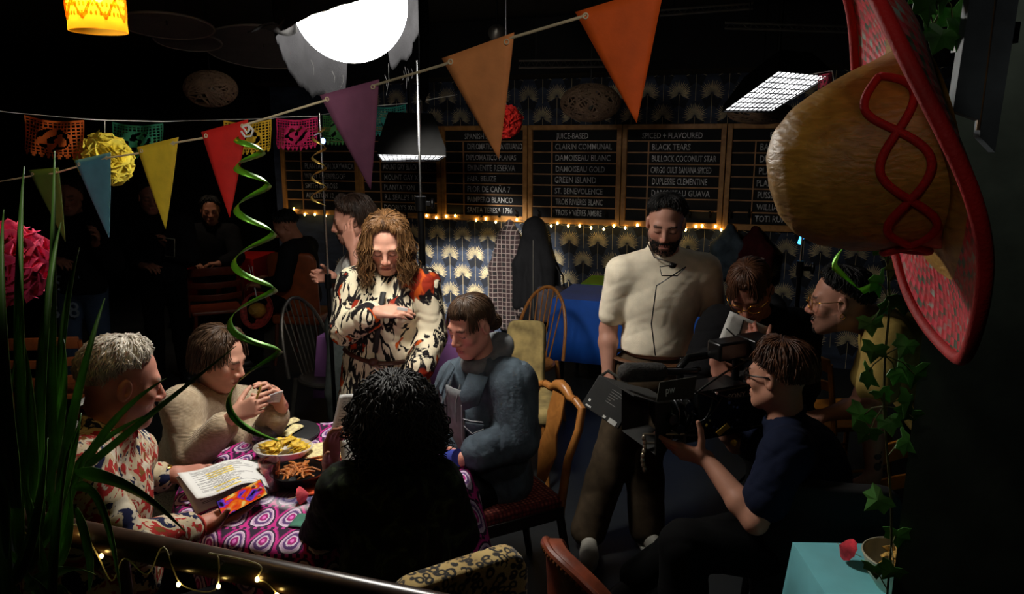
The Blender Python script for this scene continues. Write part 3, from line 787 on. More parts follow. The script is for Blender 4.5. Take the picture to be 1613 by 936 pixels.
def stand(label, px, y_top, y_mid, Y, rtop=.008, rlow=.014, tripod=True):
    top = at(px, y_top, Y); b = V((top.x, top.y, 0)); zm = at(px, y_mid, Y).z
    root = thing('light_stand', label, 'light stand', b)
    mb = MB(); mb.tube([V((b.x, b.y, .12)), V((b.x, b.y, zm))], rlow, 10); mb.build('lower_tube', BLACKMETAL, root)
    mb = MB(); mb.tube([V((b.x, b.y, zm)), top], rtop, 10); mb.build('upper_tube', STEEL, root)
    mb = MB(); mb.tube([V((b.x, b.y, zm - .05)), V((b.x, b.y, zm + .03))], rlow * 1.6, 12); mb.box((b.x + .03, b.y, zm - .01), (.05, .02, .025)); mb.build('collar', BLACKMETAL, root, bevel=.002)
    mb = MB(); mb.ell((b.x + .065, b.y, zm - .01), (.012, .022, .03)); mb.build('knob', PLASTIC, root)
    for k in range(3):
        a = k * 2.094 + .5; d = V((math.cos(a), math.sin(a), 0)); mb = MB(); mb.tube([b + V((0, 0, .42)) + d * .015, b + d * .30 + V((0, 0, .012))], .009, 8)
        mb.build('leg', BLACKMETAL, root)
    return root
stand('tall light stand with steel upper tube behind the woman in the patterned robe', 657, 95, 318, 4.05, .0085, .02)
stand('thin steel light stand gripped by the man with his hand to his ear', 503, 178, 440, 4.0, .007, .012)
stand('thin light stand rising between the hooded woman and the man in the mustard T-shirt', 1279, 190, 420, 3.75, .006, .012)
st = at(1262, 377, 3.9)
root = thing('stand_light', 'small glowing blue lamp clipped above the hooded woman', 'light', st)
MB().box(st, (.02, .02, .055), rot3(ry=.25)).build('glow_tube', glow('blue_led', (60, 170, 255), 4), root, bevel=.004)
MB().box(st + V((.03, .02, 0)), (.05, .02, .02)).build('clip', BLACKMETAL, root, bevel=.003)

# ------------------------------------------------------------------ chairs
def leg4(root, w, d, h, m, r=.017, splay=.03, back_up=0.0, rake=.06):
    for sx in (-1, 1):
        MB().tube([(sx * w / 2, -d / 2, h), (sx * (w / 2 + splay), -d / 2 - splay, 0)], [r, r * .7], 8).build('leg', m, root, local=True)
        MB().tube([(sx * (w / 2 + splay), d / 2 + splay, 0), (sx * w / 2, d / 2, h)], [r * .7, r], 8).build('leg', m, root, local=True)
def slat_chair(label, loc, rz, m, w=.42, h=.46, bh=.86, slats=3, group=None, name='slat_back_chair'):
    root = thing(name, label, 'chair', loc, rz, group); d = .40
    leg4(root, w - .06, d - .06, h, m, .018)
    mb = MB()
    def sf(u, v): x = (u - .5) * w * (1 + .06 * math.sin(PI * v)); y = (v - .5) * d; return V((x, y, h + .018 - .012 * math.sin(PI * u) * math.sin(PI * v)))
    mb.grid(sf, 10, 10); mb.build('seat', m, root, local=True, solid=.03, bevel=.006)
    arc = lambda u, z: V(((u - .5) * (w + .05), d / 2 - .0 + .16 * (z - h) + .07 * math.sin(PI * u), z))
    for sx in (0, 1): MB().tube([arc(sx, h), arc(sx, h + .2), arc(sx, bh - .02)], [.017, .016, .014], 8).build('back_post', m, root, local=True)
    zs = [bh - .03] + [bh - .03 - .115 * (k + 1) for k in range(slats - 1)]
    for k, z in enumerate(zs):
        hh = .075 if k == 0 else .055; mb = MB(); mb.grid(lambda u, v: arc(u, z + (v - .5) * hh + (.018 * math.sin(PI * u) if k == 0 else 0)), 14, 3); mb.build('back_slat', m, root, local=True, solid=.016, bevel=.004)
    mb = MB()
    for sx in (-1, 1): mb.tube([(sx * w * .43, -d * .45, h * .45), (sx * w * .43, d * .45, h * .45)], .009, 8)
    mb.build('stretcher', m, root, local=True)
    return root
def padded_chair(label, loc, rz, m, legm, w=.46, h=.46, bh=.9, bw=None, curve=.06, rnd=.08, name='upholstered_chair', pipe=None, studs=None, thick=.06, rake=.18, d=.46):
    root = thing(name, label, 'chair', loc, rz); bw = bw or w
    leg4(root, w - .08, d - .08, h - .06, legm, .02)
    S = SDF(.009); S.rbox((0, 0, h - .02), (w / 2 - .03, d / 2 - .03, .02), None, .028)
    P, F = S.mesh(); mesh_obj('seat', P, F, m, root, True, 180)
    S = SDF(.009); n = 9
    b0 = h + .02
    pts = []
    mb = MB(); vs = []
    def bf(u, v):
        x = (u - .5) * bw; zz = b0 + (bh - b0) * v
        cut = max(0, abs(x) - (bw / 2 - rnd)) / rnd; top = bh - rnd * (1 - math.sqrt(max(0, 1 - cut ** 2)))
        z = b0 + (top - b0) * v
        return V((x, d / 2 - .02 + rake * (z - h) - curve * (2 * abs(u - .5)) ** 2, z))
    mb.grid(bf, 20, 14); b = mb.build('backrest', m, root, local=True, smooth=180, solid=thick, bevel=thick * .3)
    if pipe:
        mb = MB(); P2 = [bf(0, v / 10) for v in range(10)] + [bf(u / 24, 1) for u in range(25)] + [bf(1, 1 - v / 10) for v in range(1, 11)]
        mb.tube([p + V((0, thick * .55, 0)) for p in P2], .012, 8); mb.build('piping', pipe, root, local=True)
    if studs:
        mb = MB(); P2 = [bf(0, v / 12) for v in range(12)] + [bf(u / 26, 1) for u in range(27)] + [bf(1, 1 - v / 12) for v in range(1, 13)]
        for p in P2: mb.ell(p + V((0, thick * .5 + .012, -.005)), (.007, .005, .007), nu=8, nv=5)
        mb.build('studs', studs, root, local=True)
    return root
def hoop_chair(label, loc, rz, m):
    root = thing('hoop_back_chair', label, 'chair', loc, rz); h, w, d = .46, .42, .42
    leg4(root, .32, .32, h, m, .018, .05)
    mb = MB(); mb.lathe([(.0, .43), (.19, .43), (.215, .445), (.215, .458), (.2, .47), (.0, .462)], n=28, caps=False); mb.build('seat', m, root, local=True)
    hp_ = lambda a: V((.20 * math.cos(a) * (1.06 if abs(math.cos(a)) > .5 else 1), .17 + .14 * max(0, math.sin(a)), .47 + .50 * math.sin(a) ** .8 if math.sin(a) > 0 else .47))
    mb = MB(); mb.tube([hp_(PI * i / 24 + 1e-4) for i in range(25)], .013, 8); mb.build('hoop', m, root, local=True)
    for i in range(7):
        x = -.13 + .26 * i / 6; a = math.acos(max(-1, min(1, x / .2))); MB().tube([V((x * .75, .16, .465)), hp_(a)], [.006, .005], 6).build('spindle', m, root, local=True)
    return root
# ---- far left
FARCH = wood('cherry_chair_wood', (88, 36, 22), (120, 54, 32), (8, 8, 8), .35)
p = at(340, 490, 6.75); slat_chair('dark red-brown slat back chair in front of the red-clothed table', (p.x, p.y, 0), R_(205), FARCH, bh=.9)
p = at(90, 560, 4.45); slat_chair('brown slat back wooden chair beyond the grey haired man', (p.x, p.y, 0), R_(188), WOODBROWN, w=.46, bh=.87)
p = at(474, 455, 6.55); padded_chair('orange-brown leather backed chair under the crouched man in black', (p.x, p.y + .1, 0), R_(170), plain('tan_leather', (128, 62, 26), .5, bump=.1), WOODDARK, bh=1.06, w=.46, curve=.04, rake=.06, name='leather_chair')
# ---- middle
p = at(828, 520, 5.05); hoop_chair('golden hoop back spindle chair left of the blue table', (p.x, p.y, 0), R_(-35) , WOODGOLD)
p = at(826, 560, 4.25); padded_chair('beige fabric chair with worn rounded back between hoop chair and denim woman', (p.x - .02, p.y, 0), R_(-8), plain('beige_fabric', (176, 154, 100), .95, var=.25, sc=9, bump=.2, bsc=120), WOODGOLD, w=.4, bw=.24, bh=.90, curve=.02, rnd=.05)
# denim woman's chair, curved crest and splat
def crest_chair(label, loc, rz):
    root = thing('crest_back_chair', label, 'chair', loc, rz); h, w, d = .47, .46, .44
    for sx in (-1, 1):
        MB().tube([(sx * .19, -.19, h - .03), (sx * .2, -.21, h * .55), (sx * .195, -.2, 0)], [.026, .02, .015], 8).build('leg', WOODBLACK, root, local=True)
        MB().tube([(sx * .2, .26, 0), (sx * .19, .19, h - .05)], [.017, .02], 8).build('leg', WOODBLACK, root, local=True)
        MB().tube([(sx * .19, .19, h - .05), (sx * .20, .22, h + .2), (sx * .205, .27, .80), (sx * .19, .295, .885), (sx * .13, .30, .905)], [.02, .018, .018, .019, .018], 10).build('back_post', WOODGOLD, root, local=True)
    mb = MB(); mb.tube([(-.13, .30, .905), (-.08, .305, .90), (-.04, .307, .925), (0, .308, .935), (.04, .307, .925), (.08, .305, .90), (.13, .30, .905)], [.018, .019, .024, .026, .024, .019, .018], 10); mb.build('crest_rail', WOODGOLD, root, local=True)
    mb = MB(); spl = [(.035, .50), (.05, .56), (.075, .64), (.045, .72), (.06, .80), (.05, .9)]
    vs = [(s_ * x, .20 + .23 * (z - .47) + y, z) for x, z in spl for s_ in (-1, 1) for y in (-.006, .006)]
    fs = []
    for i in range(len(spl) - 1):
        a = i * 4; fs += [(a, a + 2, a + 6, a + 4), (a + 3, a + 1, a + 5, a + 7), (a + 1, a, a + 4, a + 5), (a + 2, a + 3, a + 7, a + 6)]
    mb.add(vs, fs); mb.build('splat', WOODGOLD, root, local=True, bevel=.003)
    mb = MB(); mb.box((0, -.205, h - .035), (.40, .025, .06)); mb.box((-.2, 0, h - .035), (.025, .4, .06)); mb.box((.2, 0, h - .035), (.025, .4, .06)); mb.box((0, .2, h - .035), (.4, .025, .06)); mb.build('seat_rail', WOODBLACK, root, local=True, bevel=.006)
    t = NT('woven_seat_pattern'); v = t.vor(t.obj(), 55, rnd=.2); t.set(col=t.ramp(v['Distance'], [(.2, (196, 120, 96)), (.42, (120, 36, 36)), (.7, (60, 16, 20))]), rough=.9)
    S = SDF(.008); S.rbox((0, 0, h + .005), (.19, .18, .012), None, .02); P, F = S.mesh(); mesh_obj('seat_pad', P, F, t.m, root, True, 180)
    return root
ECH = onz(800, 785, .47)
crest_chair('carved crest back chair with red patterned seat under the woman in denim', (ECH.x - .03, ECH.y + .03, 0), R_(-62))
# ---- foreground chairs
t = NT('leopard_fur'); oc = t.obj(); n2, nc = t.noise(oc, 9, 2)
v = t.vor(t.mix(.05, oc, nc), 46); ring = t.ramp(v['Distance'], [(0, 0.0), (.22, 0.0), (.30, 1.0), (.5, 1.0), (.6, 0.0), (1, 0.0)]); f2, _ = t.noise(oc, 26, 2)
msk = t.math('MULTIPLY', ring, t.math('GREATER_THAN', f2, .38))
base = t.ramp(n2, [(.3, (150, 118, 58)), (.7, (214, 186, 120))])
t.set(col=t.mix(msk, base, (16, 12, 9)), rough=.95, sheen=.3, normal=t.bump(t.noise(oc, 300, 3)[0], .4, .004)); LEOP = t.m
p = at(745, 905, 1.72); padded_chair('leopard print chair with its back to the railing', (-.25, 1.865, 0), R_(211), LEOP, WOODBLACK, w=.44, bw=.37, bh=.965, curve=.0, rnd=.06, thick=.075, name='leopard_chair', rake=.05)
CHEST = plain('chestnut_leather', (112, 52, 32), .38, var=.25, sc=14, bump=.25, bsc=60)
p = at(880, 900, 1.75); padded_chair('studded chestnut leather chair right of the leopard chair', (p.x + .225, p.y + .12, 0), R_(112), CHEST, WOODBLACK, w=.46, bw=.40, bh=.925, curve=.10, rnd=.18, thick=.05, name='leather_chair', pipe=CHEST, studs=plain('stud_brass', (150, 96, 60), .3, .7), rake=.05)
p = at(1335, 800, 2.35); padded_chair('black fabric chair under the man in the navy T-shirt', (1.13, 2.47, 0), R_(166), plain('black_chair_cloth', (15, 15, 16), .95), BLACKMETAL, w=.48, bh=.90, bw=.42, curve=.03, rnd=.07, name='fabric_chair', rake=.08)
# tweed chair between the older man and the woman in beige
t = NT('grey_tweed'); oc = t.obj(); w1 = t.wave(oc, 60, 0, 'DIAGONAL'); v = t.vor(oc, 130); t.set(col=t.ramp(t.math('MULTIPLY', v['Distance'], t.math('ADD', w1, .6)), [(.1, (40, 40, 40)), (.55, (150, 148, 140))]), rough=.95); TWEED = t.m
p = at(236, 690, 2.62); padded_chair('grey tweed chair behind the woman in the beige jumper', (-1.46, 2.86, 0), R_(98), TWEED, WOODBLACK, w=.46, bh=1.0, bw=.44, curve=.03, rnd=.06, thick=.05, name='tweed_chair', rake=.1)
padded_chair('dark chair under the grey haired man by the railing', (-1.38, 1.98, 0), R_(120), plain('dark_brown_cloth', (38, 28, 24), .9), WOODBLACK, w=.44, bh=.8, name='padded_chair')
p = at(519, 560, 4.75); hoop_chair('steel hoop back chair behind the man with his hand to his ear', (p.x, p.y, 0), R_(60), plain('dull_steel', (96, 92, 86), .4, .8))
# ochre chairs on the right behind the leaning man
OCHRE = plain('ochre_wood', (214, 136, 50), .5, var=.1)
p = at(1345, 700, 3.55); slat_chair('ochre wooden chair behind the navy T-shirt man, left of the hanging ivy', (1.90, 3.98, 0), R_(100), OCHRE, bh=.88, slats=2)
slat_chair('ochre wooden chair half hidden by the dark green wall and the tattooed arm', (1.66, 2.43, 0), R_(4), OCHRE, bh=.82, slats=2)

# ------------------------------------------------------------------ cloth-covered side tables
def paper(name, col, rough=.5):
    t = NT(name); oc = t.obj(); f, _ = t.noise(oc, 5, 3); c = [x / 255 for x in col]
    t.set(col=t.ramp(f, [(.3, [x * .9 for x in c]), (.7, c)]), rough=rough, normal=t.bump(t.noise(oc, 14, 2)[0], .12, .01)); return t.m
def cloth_table(label, clabel, c, rz, w, d, z, drop, col, creases=(), name='side_table'):
    root = thing(name, label, 'table', (c[0], c[1], 0), rz)
    MB().box((0, 0, z - .025), (w - .02, d - .02, .03)).build('tabletop', WOODDARK, root, local=True, bevel=.004)
    for sx in (-1, 1):
        for sy in (-1, 1): MB().tube([(sx * (w / 2 - .08), sy * (d / 2 - .08), z - .04), (sx * (w / 2 - .06), sy * (d / 2 - .06), 0)], [.02, .016], 8).build('leg', BLACKMETAL, root, local=True)
    R3 = Matrix.Rotation(rz, 3, 'Z'); C0 = V((c[0], c[1], 0)); mb = MB(); hw, hd = w / 2 + .006, d / 2 + .006
    per = []
    N = 15
    for i in range(N): per.append((-hw + 2 * hw * i / N, -hd))
    for i in range(N): per.append((hw, -hd + 2 * hd * i / N))
    for i in range(N): per.append((hw - 2 * hw * i / N, hd))
    for i in range(N): per.append((-hw, hd - 2 * hd * i / N))
    n = len(per); vs = []; rows = [0, .01] + list(creases) + [1.0]; rows = sorted(set(rows))
    for ri, v in enumerate(rows):
        for k, (x, y) in enumerate(per):
            corner = k % N == 0
            fl = 1 + .05 * v * (1.6 if corner else .4) + .004 * math.sin(k * 2.1) * v + (.006 if v in creases else 0)
            vs.append(C0 + R3 @ V((x * fl, y * fl, z - .006 - drop * v + (.0 if v else .006))))
    top = [C0 + R3 @ V((x * .97, y * .97, z)) for x, y in per]; vs = top + vs; fs = []
    for ri in range(len(rows)):
        for k in range(n): a = ri * n; b = (ri + 1) * n; fs.append((a + k, b + k, b + (k + 1) % n, a + (k + 1) % n))
    fs.append(tuple(range(n)))
    mb.add(vs, fs); o = mb.build('tablecloth', paper(clabel[:14].replace(' ', '_') + '_paper', col), smooth=30, solid=.002); return tag(o, clabel, 'tablecloth')
tz = .77
pl = onz(871, 470, tz); cloth_table('table beside the bearded man, under the blue cover', 'shiny blue paper tablecloth creased in bands', pl + WX * .62 - WN * .34, YAW, 1.24, .66, tz, .52, (44, 116, 240), (.2, .62))
pl2 = onz(915, 447, tz); cloth_table('table against the wall, under the green cover', 'lime green paper tablecloth beyond the blue table', pl2 + WX * .50 - WN * .24, YAW, 1.0, .42, tz, .40, (136, 196, 34))
cloth_table('table behind the woman in the patterned robe, under the lilac cover', 'lilac paper tablecloth behind the woman in the patterned robe', V((-.72, 4.93, 0)), R_(-12), 1.05, .62, .74, .42, (176, 118, 190))
pr = onz(352, 402, .8); cloth_table('table at the back left under the red cover', 'red paper tablecloth on the far table at the left', V((pr.x, pr.y, 0)), R_(-4), .92, .6, .8, .42, (176, 20, 16))
pt = onz(1300, 862, .75); cloth_table('table in the near right corner under the turquoise cover', 'turquoise paper tablecloth in the near right corner', V((1.335, 1.80, 0)), R_(-2), .88, .62, .75, .45, (140, 226, 236))
# ------------------------------------------------------------------ the round table and what is on it
TC = V((-.715, 2.65, 0)); TR = .535; TZ = .75
root = thing('round_table', 'round dining table in the middle under a paisley cloth', 'table', TC)
mb = MB(); mb.lathe([(0, .715), (TR - .01, .715), (TR, .722), (TR, .738), (TR - .01, .744), (0, .744)], n=48, caps=False); mb.build('tabletop', WOODDARK, root, local=True)
mb = MB(); mb.lathe([(.04, .03), (.045, .4), (.06, .7), (.2, .715)], n=20); mb.build('pedestal', BLACKMETAL, root, local=True)
for k in range(4):
    a = PI / 4 + k * PI / 2; MB().tube([(.03 * math.cos(a), .03 * math.sin(a), .09), (.33 * math.cos(a), .33 * math.sin(a), .016)], [.025, .014], 8).build('leg', BLACKMETAL, root, local=True)
def cl(u, v):
    a = 2 * PI * u
    if v < .5: r = (TR + .012) * (v / .5); return TC + V((r * math.cos(a), r * math.sin(a), TZ))
    q = (v - .5) / .5; r = TR + .012 + .018 * min(1, q * 4) + q * (.03 + .035 * math.sin(a * 11) + .015 * math.sin(a * 7 + 1)); z = TZ - .012 * min(1, q * 6) - .40 * q
    return TC + V((r * math.cos(a), r * math.sin(a), z))
t = NT('paisley_cloth'); oc = t.obj(); sx = t.sep(oc)
rad = t.math('SQRT', t.math('ADD', t.math('POWER', sx[0], 2), t.math('POWER', sx[1], 2)))
K = 1 / .094; u = t.math('MULTIPLY', sx[0], K); v0 = t.math('MULTIPLY', t.math('ADD', sx[1], t.math('MULTIPLY', sx[2], 1.0)), K * .62)
row = t.math('FLOOR', v0); u = t.math('ADD', u, t.math('MULTIPLY', row, .5))
fu = t.math('SUBTRACT', t.math('FRACT', u), .5); fv = t.math('SUBTRACT', t.math('FRACT', v0), .42)
wd_ = t.math('ADD', .72, t.math('MULTIPLY', fv, .55))
dd = t.math('SQRT', t.math('ADD', t.math('POWER', t.math('MULTIPLY', fu, wd_), 2), t.math('POWER', t.math('MULTIPLY', fv, .62), 2)))
dd = t.math('ADD', dd, t.math('MULTIPLY', t.math('SUBTRACT', t.noise(oc, 90, 2)[0], .5), .05))
pal = t.ramp(t.math('MULTIPLY', dd, 2.2), [(0, (238, 120, 210)), (.10, (170, 20, 120)), (.22, (225, 205, 225)), (.30, (96, 60, 120)), (.42, (205, 170, 205)), (.50, (225, 205, 225)), (.56, (60, 24, 66)), (.66, (208, 40, 140)), (.78, (150, 20, 110)), (.86, (44, 16, 48))], True)
rows2 = t.math('GREATER_THAN', t.math('FRACT', v0), .90)
pal = t.mix(rows2, pal, t.ramp(t.math('FRACT', t.math('MULTIPLY', u, 4)), [(0, (48, 18, 52)), (.5, (196, 60, 150))], True))
cen = t.ramp(t.math('MULTIPLY', rad, 1 / .38), [(0, (255, 150, 50)), (.22, (220, 60, 30)), (.40, (190, 30, 60)), (.52, (60, 70, 110)), (.66, (70, 66, 112)), (.74, (255, 255, 255))])
mk = t.ramp(rad, [(.25, 1.0), (.31, 0.0)])
col = t.mix(t.math('MULTIPLY', mk, .8), pal, cen)
t.set(col=col, rough=.85, normal=t.bump(t.noise(oc, 400, 2)[0], .15, .002))
mb = MB(); mb.grid(cl, 132, 40, wrap=True); o = mb.build('tablecloth', t.m, smooth=180); tag(o, 'purple and pink paisley cloth draped over the round table', 'tablecloth')
o.modifiers.new('solid', 'SOLIDIFY').thickness = -.0015
ZT = TZ + .002
def tp(px, py, dz=0.0): return onz(px, py, ZT + dz)
# ---- black serving plate with folded tortillas
TORT = plain('tortilla', (236, 214, 160), .8, var=.14, sc=60)
c = tp(450, 686); root = thing('serving_plate', 'round black slate plate with folded tortillas on it', 'plate', c)
mb = MB(); mb.lathe([(0, .0), (.138, .0), (.147, .006), (.147, .013), (.142, .016), (.0, .0145)], n=40, caps=False); mb.build('plate_disc', plain('slate_plate', (32, 33, 35), .55, bump=.15), root, local=True)
mb = MB(); mb.lathe([(.143, .016), (.1465, .0165), (.1465, .0145)], n=40, caps=False); mb.build('rim', plain('slate_rim', (50, 51, 54), .5), root, local=True)
def folded(label, c, rz, L=.10, w=.05, tilt=.0):
    mb = MB(); R3 = rot3(rz=rz)
    def f(u, v):
        a = -PI * .5 + PI * 1.35 * v; r = .014
        y = (r * math.cos(a) if v < .75 else r * math.cos(a)) ; k = (.55 + .45 * u)
        return V(c) + R3 @ V(((u - .5) * L, (y * 1.9 + .004) * k * 1.3 * (w / .05), .018 + (r * math.sin(a) + .0) * k + tilt * u * .02))
    mb.grid(f, 12, 16); o = mb.build('folded_tortilla', TORT, smooth=180, solid=.003); return tag(o, label, 'tortilla', 'folded tortillas on the black plate')
folded('folded tortilla nearest the middle of the black plate', tp(460, 687, .0), R_(75), .12, .05)
folded('folded tortilla behind the other on the black plate', tp(452, 676, .0), R_(60), .12, .045)
# ---- glass tumblers
def glassmat(name, col, rough=.02):
    t = NT(name); t.set(col=col, rough=rough, trans=.95, ior=1.45); return t.m
CLEAR = glassmat('clear_glass', (.97, .97, .97)); PINKG = glassmat('pink_glass', (.95, .72, .68))
def tumbler(name, label, c, prof, m, cat='glass'):
    mb = MB(); out = prof; inn = [(max(r - .0022, .0), z + (.004 if i == 0 else 0)) for i, (r, z) in enumerate(prof)][::-1]
    mb.lathe([(0, prof[0][1])] + out + inn + [(0, inn[-1][1])], Matrix.Translation(c), n=32, caps=False); o = mb.build(name, m, smooth=60); return tag(o, label, cat)
tumbler('wine_glass', 'empty round stemless wine glass in front of the black plate', tp(419, 698), [(.026, 0), (.045, .012), (.055, .035), (.052, .06), (.042, .09)], CLEAR)
tumbler('tumbler', 'pink tinted straight tumbler beside the bowl of fries', tp(427, 772), [(.032, 0), (.034, .02), (.037, .09), (.040, .118)], PINKG)
# ---- bowls of food
CHIPM = plain('corn_chip', (236, 178, 50), .6, var=.22, sc=90)
def chip(loc, rot, label, group, first=[None], s=1.0, m=None):
    if first[0] is None:
        mb = MB()
        def f(u, v):
            x = (u - .5) * .055 * (1 - v); y = v * .05 - .02; return V((x, y, .006 * math.cos(x * 60) + .004 * math.sin(y * 70)))
        mb.grid(f, 7, 7); first[0] = mb.build('tortilla_chip', m or CHIPM, None, local=True, smooth=180, solid=.0025); o = first[0]
    else: o = first[0].copy(); COL.objects.link(o)
    o.location = loc; o.rotation_euler = rot; o.scale = (s,) * 3; return tag(o, label, 'chip', group)
def bowl(name, label, c, r, h, m, sx=1.0, inner=None):
    root = thing(name, label, 'bowl', c); mb = MB(); M = Matrix.Diagonal((1, sx, 1, 1))
    mb.lathe([(0, .0), (r * .55, .0), (r * .85, h * .45), (r, h), (r - .004, h), (r * .82, h * .48), (r * .5, .008), (0, .008)], M, n=40, caps=False); mb.build('bowl_shell', m, root, local=True, smooth=60)
    mb = MB(); mb.tube([M @ V((r * math.cos(a), r * math.sin(a), h)) for a in [2 * PI * i / 40 for i in range(41)]], .003, 6); mb.build('rim', inner or m, root, local=True)
    return root
c = tp(447, 722); bowl('serving_bowl', 'white bowl heaped with yellow tortilla chips on the paisley cloth', c, .118, .05, plain('white_china', (222, 216, 205), .3), .75)
rr = random.Random(11)
for i in range(42):
    a = rr.uniform(0, 6.28); q = math.sqrt(rr.random()) * .9; z = .034 + .034 * (1 - q) + rr.uniform(0, .012)
    chip(c + V((.098 * q * math.cos(a), .074 * q * math.sin(a), z)), (rr.uniform(-.6, .6), rr.uniform(-.6, .6), rr.uniform(0, 6.28)), 'yellow tortilla chip heaped in the white bowl', 'tortilla chips in the white bowl')
c = tp(470, 762); bowl('serving_bowl', 'black bowl full of brown fried strips on the paisley cloth', c, .10, .055, plain('black_glaze', (18, 18, 19), .25), .95)
FRY = plain('fried_strip', (176, 104, 44), .65, var=.3, sc=80); first = None
for i in range(46):
    a = rr.uniform(0, 6.28); q = math.sqrt(rr.random()) * .75; z = .036 + .025 * (1 - q) + rr.uniform(0, .012)
    if first is None:
        mb = MB(); mb.tube([(-.026, 0, 0), (-.01, .003, .003), (.01, -.002, .003), (.026, .003, 0)], [.0035, .005, .005, .0035], 7); first = mb.build('fried_strip', FRY, None, local=True); o = first
    else: o = first.copy(); COL.objects.link(o)
    o.location = c + V((.082 * q * math.cos(a), .078 * q * math.sin(a), z)); o.rotation_euler = (rr.uniform(-.3, .3), rr.uniform(-.45, .45), rr.uniform(0, 6.28)); tag(o, 'brown fried strip piled in the black bowl', 'fried snack', 'fried strips in the black bowl')
# ---- stack of flat tortillas on a board
c = tp(500, 716); root = thing('tortilla_board', 'wooden board at the hand of the curly haired woman', 'board', c)
MB().box((.02, 0, .006), (.17, .15, .012), rot3(rz=.3)).build('board_slab', WOODBOARD, root, local=True, bevel=.003)
MB().box((.02, .092, .006), (.03, .04, .012), rot3(rz=.3)).build('board_handle', WOODBOARD, root, local=True, bevel=.003)
for k in range(3):
    mb = MB(); mb.grid(lambda u, v: c + V((.02, 0, .0145 + k * .0045)) + rot3(rz=.3 + k * .12) @ V(((u - .5) * .15, (v - .5) * .125, .003 * math.sin(u * 5 + k) * math.sin(v * 4))), 10, 10)
    tag(mb.build('flat_tortilla', TORT, smooth=180, solid=.003), ('flat tortilla at the bottom of the stack on the board', 'flat tortilla in the middle of the stack on the board', 'flat tortilla topmost of the stack on the board')[k], 'tortilla', 'flat tortillas stacked on the board')
# ---- green napkins with forks
GREEN = plain('green_napkin', (70, 112, 88), .85, bump=.2, bsc=90)
c = tp(368, 738); mb = MB(); mb.grid(lambda u, v: c + rot3(rz=.25) @ V(((u - .5) * .19, (v - .5) * .075, .004 + .003 * math.sin(u * 9) + .003 * math.sin(v * 8))), 14, 8); tag(mb.build('napkin', GREEN, smooth=180, solid=.006), 'dark green folded napkin with forks on it, beside the script', 'napkin')
fk = None
for k in range(4):
    if fk is None:
        fk = thing('fork', '', 'fork'); mb = MB(); mb.tube([(-.09, 0, .001), (-.03, 0, .003), (.03, 0, .004)], [.005, .003, .0035], 8, flat=.4); mb.build('fork_handle', STEEL, fk, local=True)
        mb = MB(); mb.box((.042, 0, .004), (.026, .02, .0022))
        for j in range(4): mb.box((.072, -.0085 + j * .0057, .0045), (.04, .0026, .002))
        mb.build('tines', STEEL, fk, local=True); o = fk
    else: o = copy_tree(fk)
    o.location = c + rot3(rz=.25) @ V((-.005 + .005 * k, -.027 + .018 * k, .0115)); o.rotation_euler = (0, 0, .25 + (PI if k % 2 else 0) + .03 * k)
    tag(o, ('steel fork on the green napkin, lying nearest the script', 'steel fork on the green napkin, next to the one by the script', 'steel fork on the green napkin, third from the script', 'steel fork on the green napkin, farthest from the script')[k], 'fork', 'forks on the green napkin')
c = tp(479, 822); mb = MB(); mb.grid(lambda u, v: c + rot3(rz=-.12) @ V(((u - .5) * .075, (v - .5) * .085, .003 + .0015 * math.sin(u * 5))), 8, 8); tag(mb.build('napkin', plain('sage_napkin', (72, 128, 108), .85), smooth=180, solid=.004), 'square sage green paper napkin near the edge of the round table', 'napkin')
c = tp(503, 768); mb = MB(); mb.grid(lambda u, v: c + rot3(rz=.4) @ V(((u - .5) * .11, (v - .5) * .11, .004 + .004 * math.sin(u * 6) * math.sin(v * 5))), 10, 10); tag(mb.build('napkin', plain('orange_red_napkin', (226, 84, 34), .85), smooth=180, solid=.003), 'orange-red paper napkin right of the bowl of fries', 'napkin')
# ---- cocktail umbrellas
def umbrella(label, tip, axis, r, col, stick=.09):
    tip = V(tip); ax = V(axis).normalized(); x, y = frame(ax); M = Matrix((x, y, ax)).transposed().to_4x4(); M.translation = tip
    root = thing('cocktail_umbrella', label, 'cocktail umbrella', tip); n = 10; mb = MB(); vs = [(0, 0, 0)]
    for k in range(n * 2):
        a = PI * k / n; rr_ = r * (1 if k % 2 == 0 else .95); vs.append((rr_ * math.cos(a), rr_ * math.sin(a), r * 1.0 + (0 if k % 2 == 0 else -.05 * r)))
    mb.add([M @ V(p) for p in vs], [(0, 1 + k, 1 + (k + 1) % (2 * n)) for k in range(2 * n)]); mb.build('paper_canopy', plain('umbrella_%d' % col[0], col, .8, var=.25, sc=40), root, smooth=0, solid=.0008)
    mb = MB(); mb.tube([tip - ax * .006, tip + ax * stick], .0012, 6); mb.build('stick', plain('toothpick', (226, 206, 160), .7), root)
    mb = MB()
    for k in range(n): a = 2 * PI * k / n; mb.tube([M @ V((0, 0, r * .5)), M @ V((r * .7 * math.cos(a), r * .7 * math.sin(a), r * .78))], .0006, 4)
    mb.build('ribs', plain('toothpick', (226, 206, 160), .7), root); return root
umbrella('pink paper cocktail umbrella lying on the paisley cloth', tp(487, 778, .03), (-.9, .1, -.28), .034, (226, 70, 84), .085)
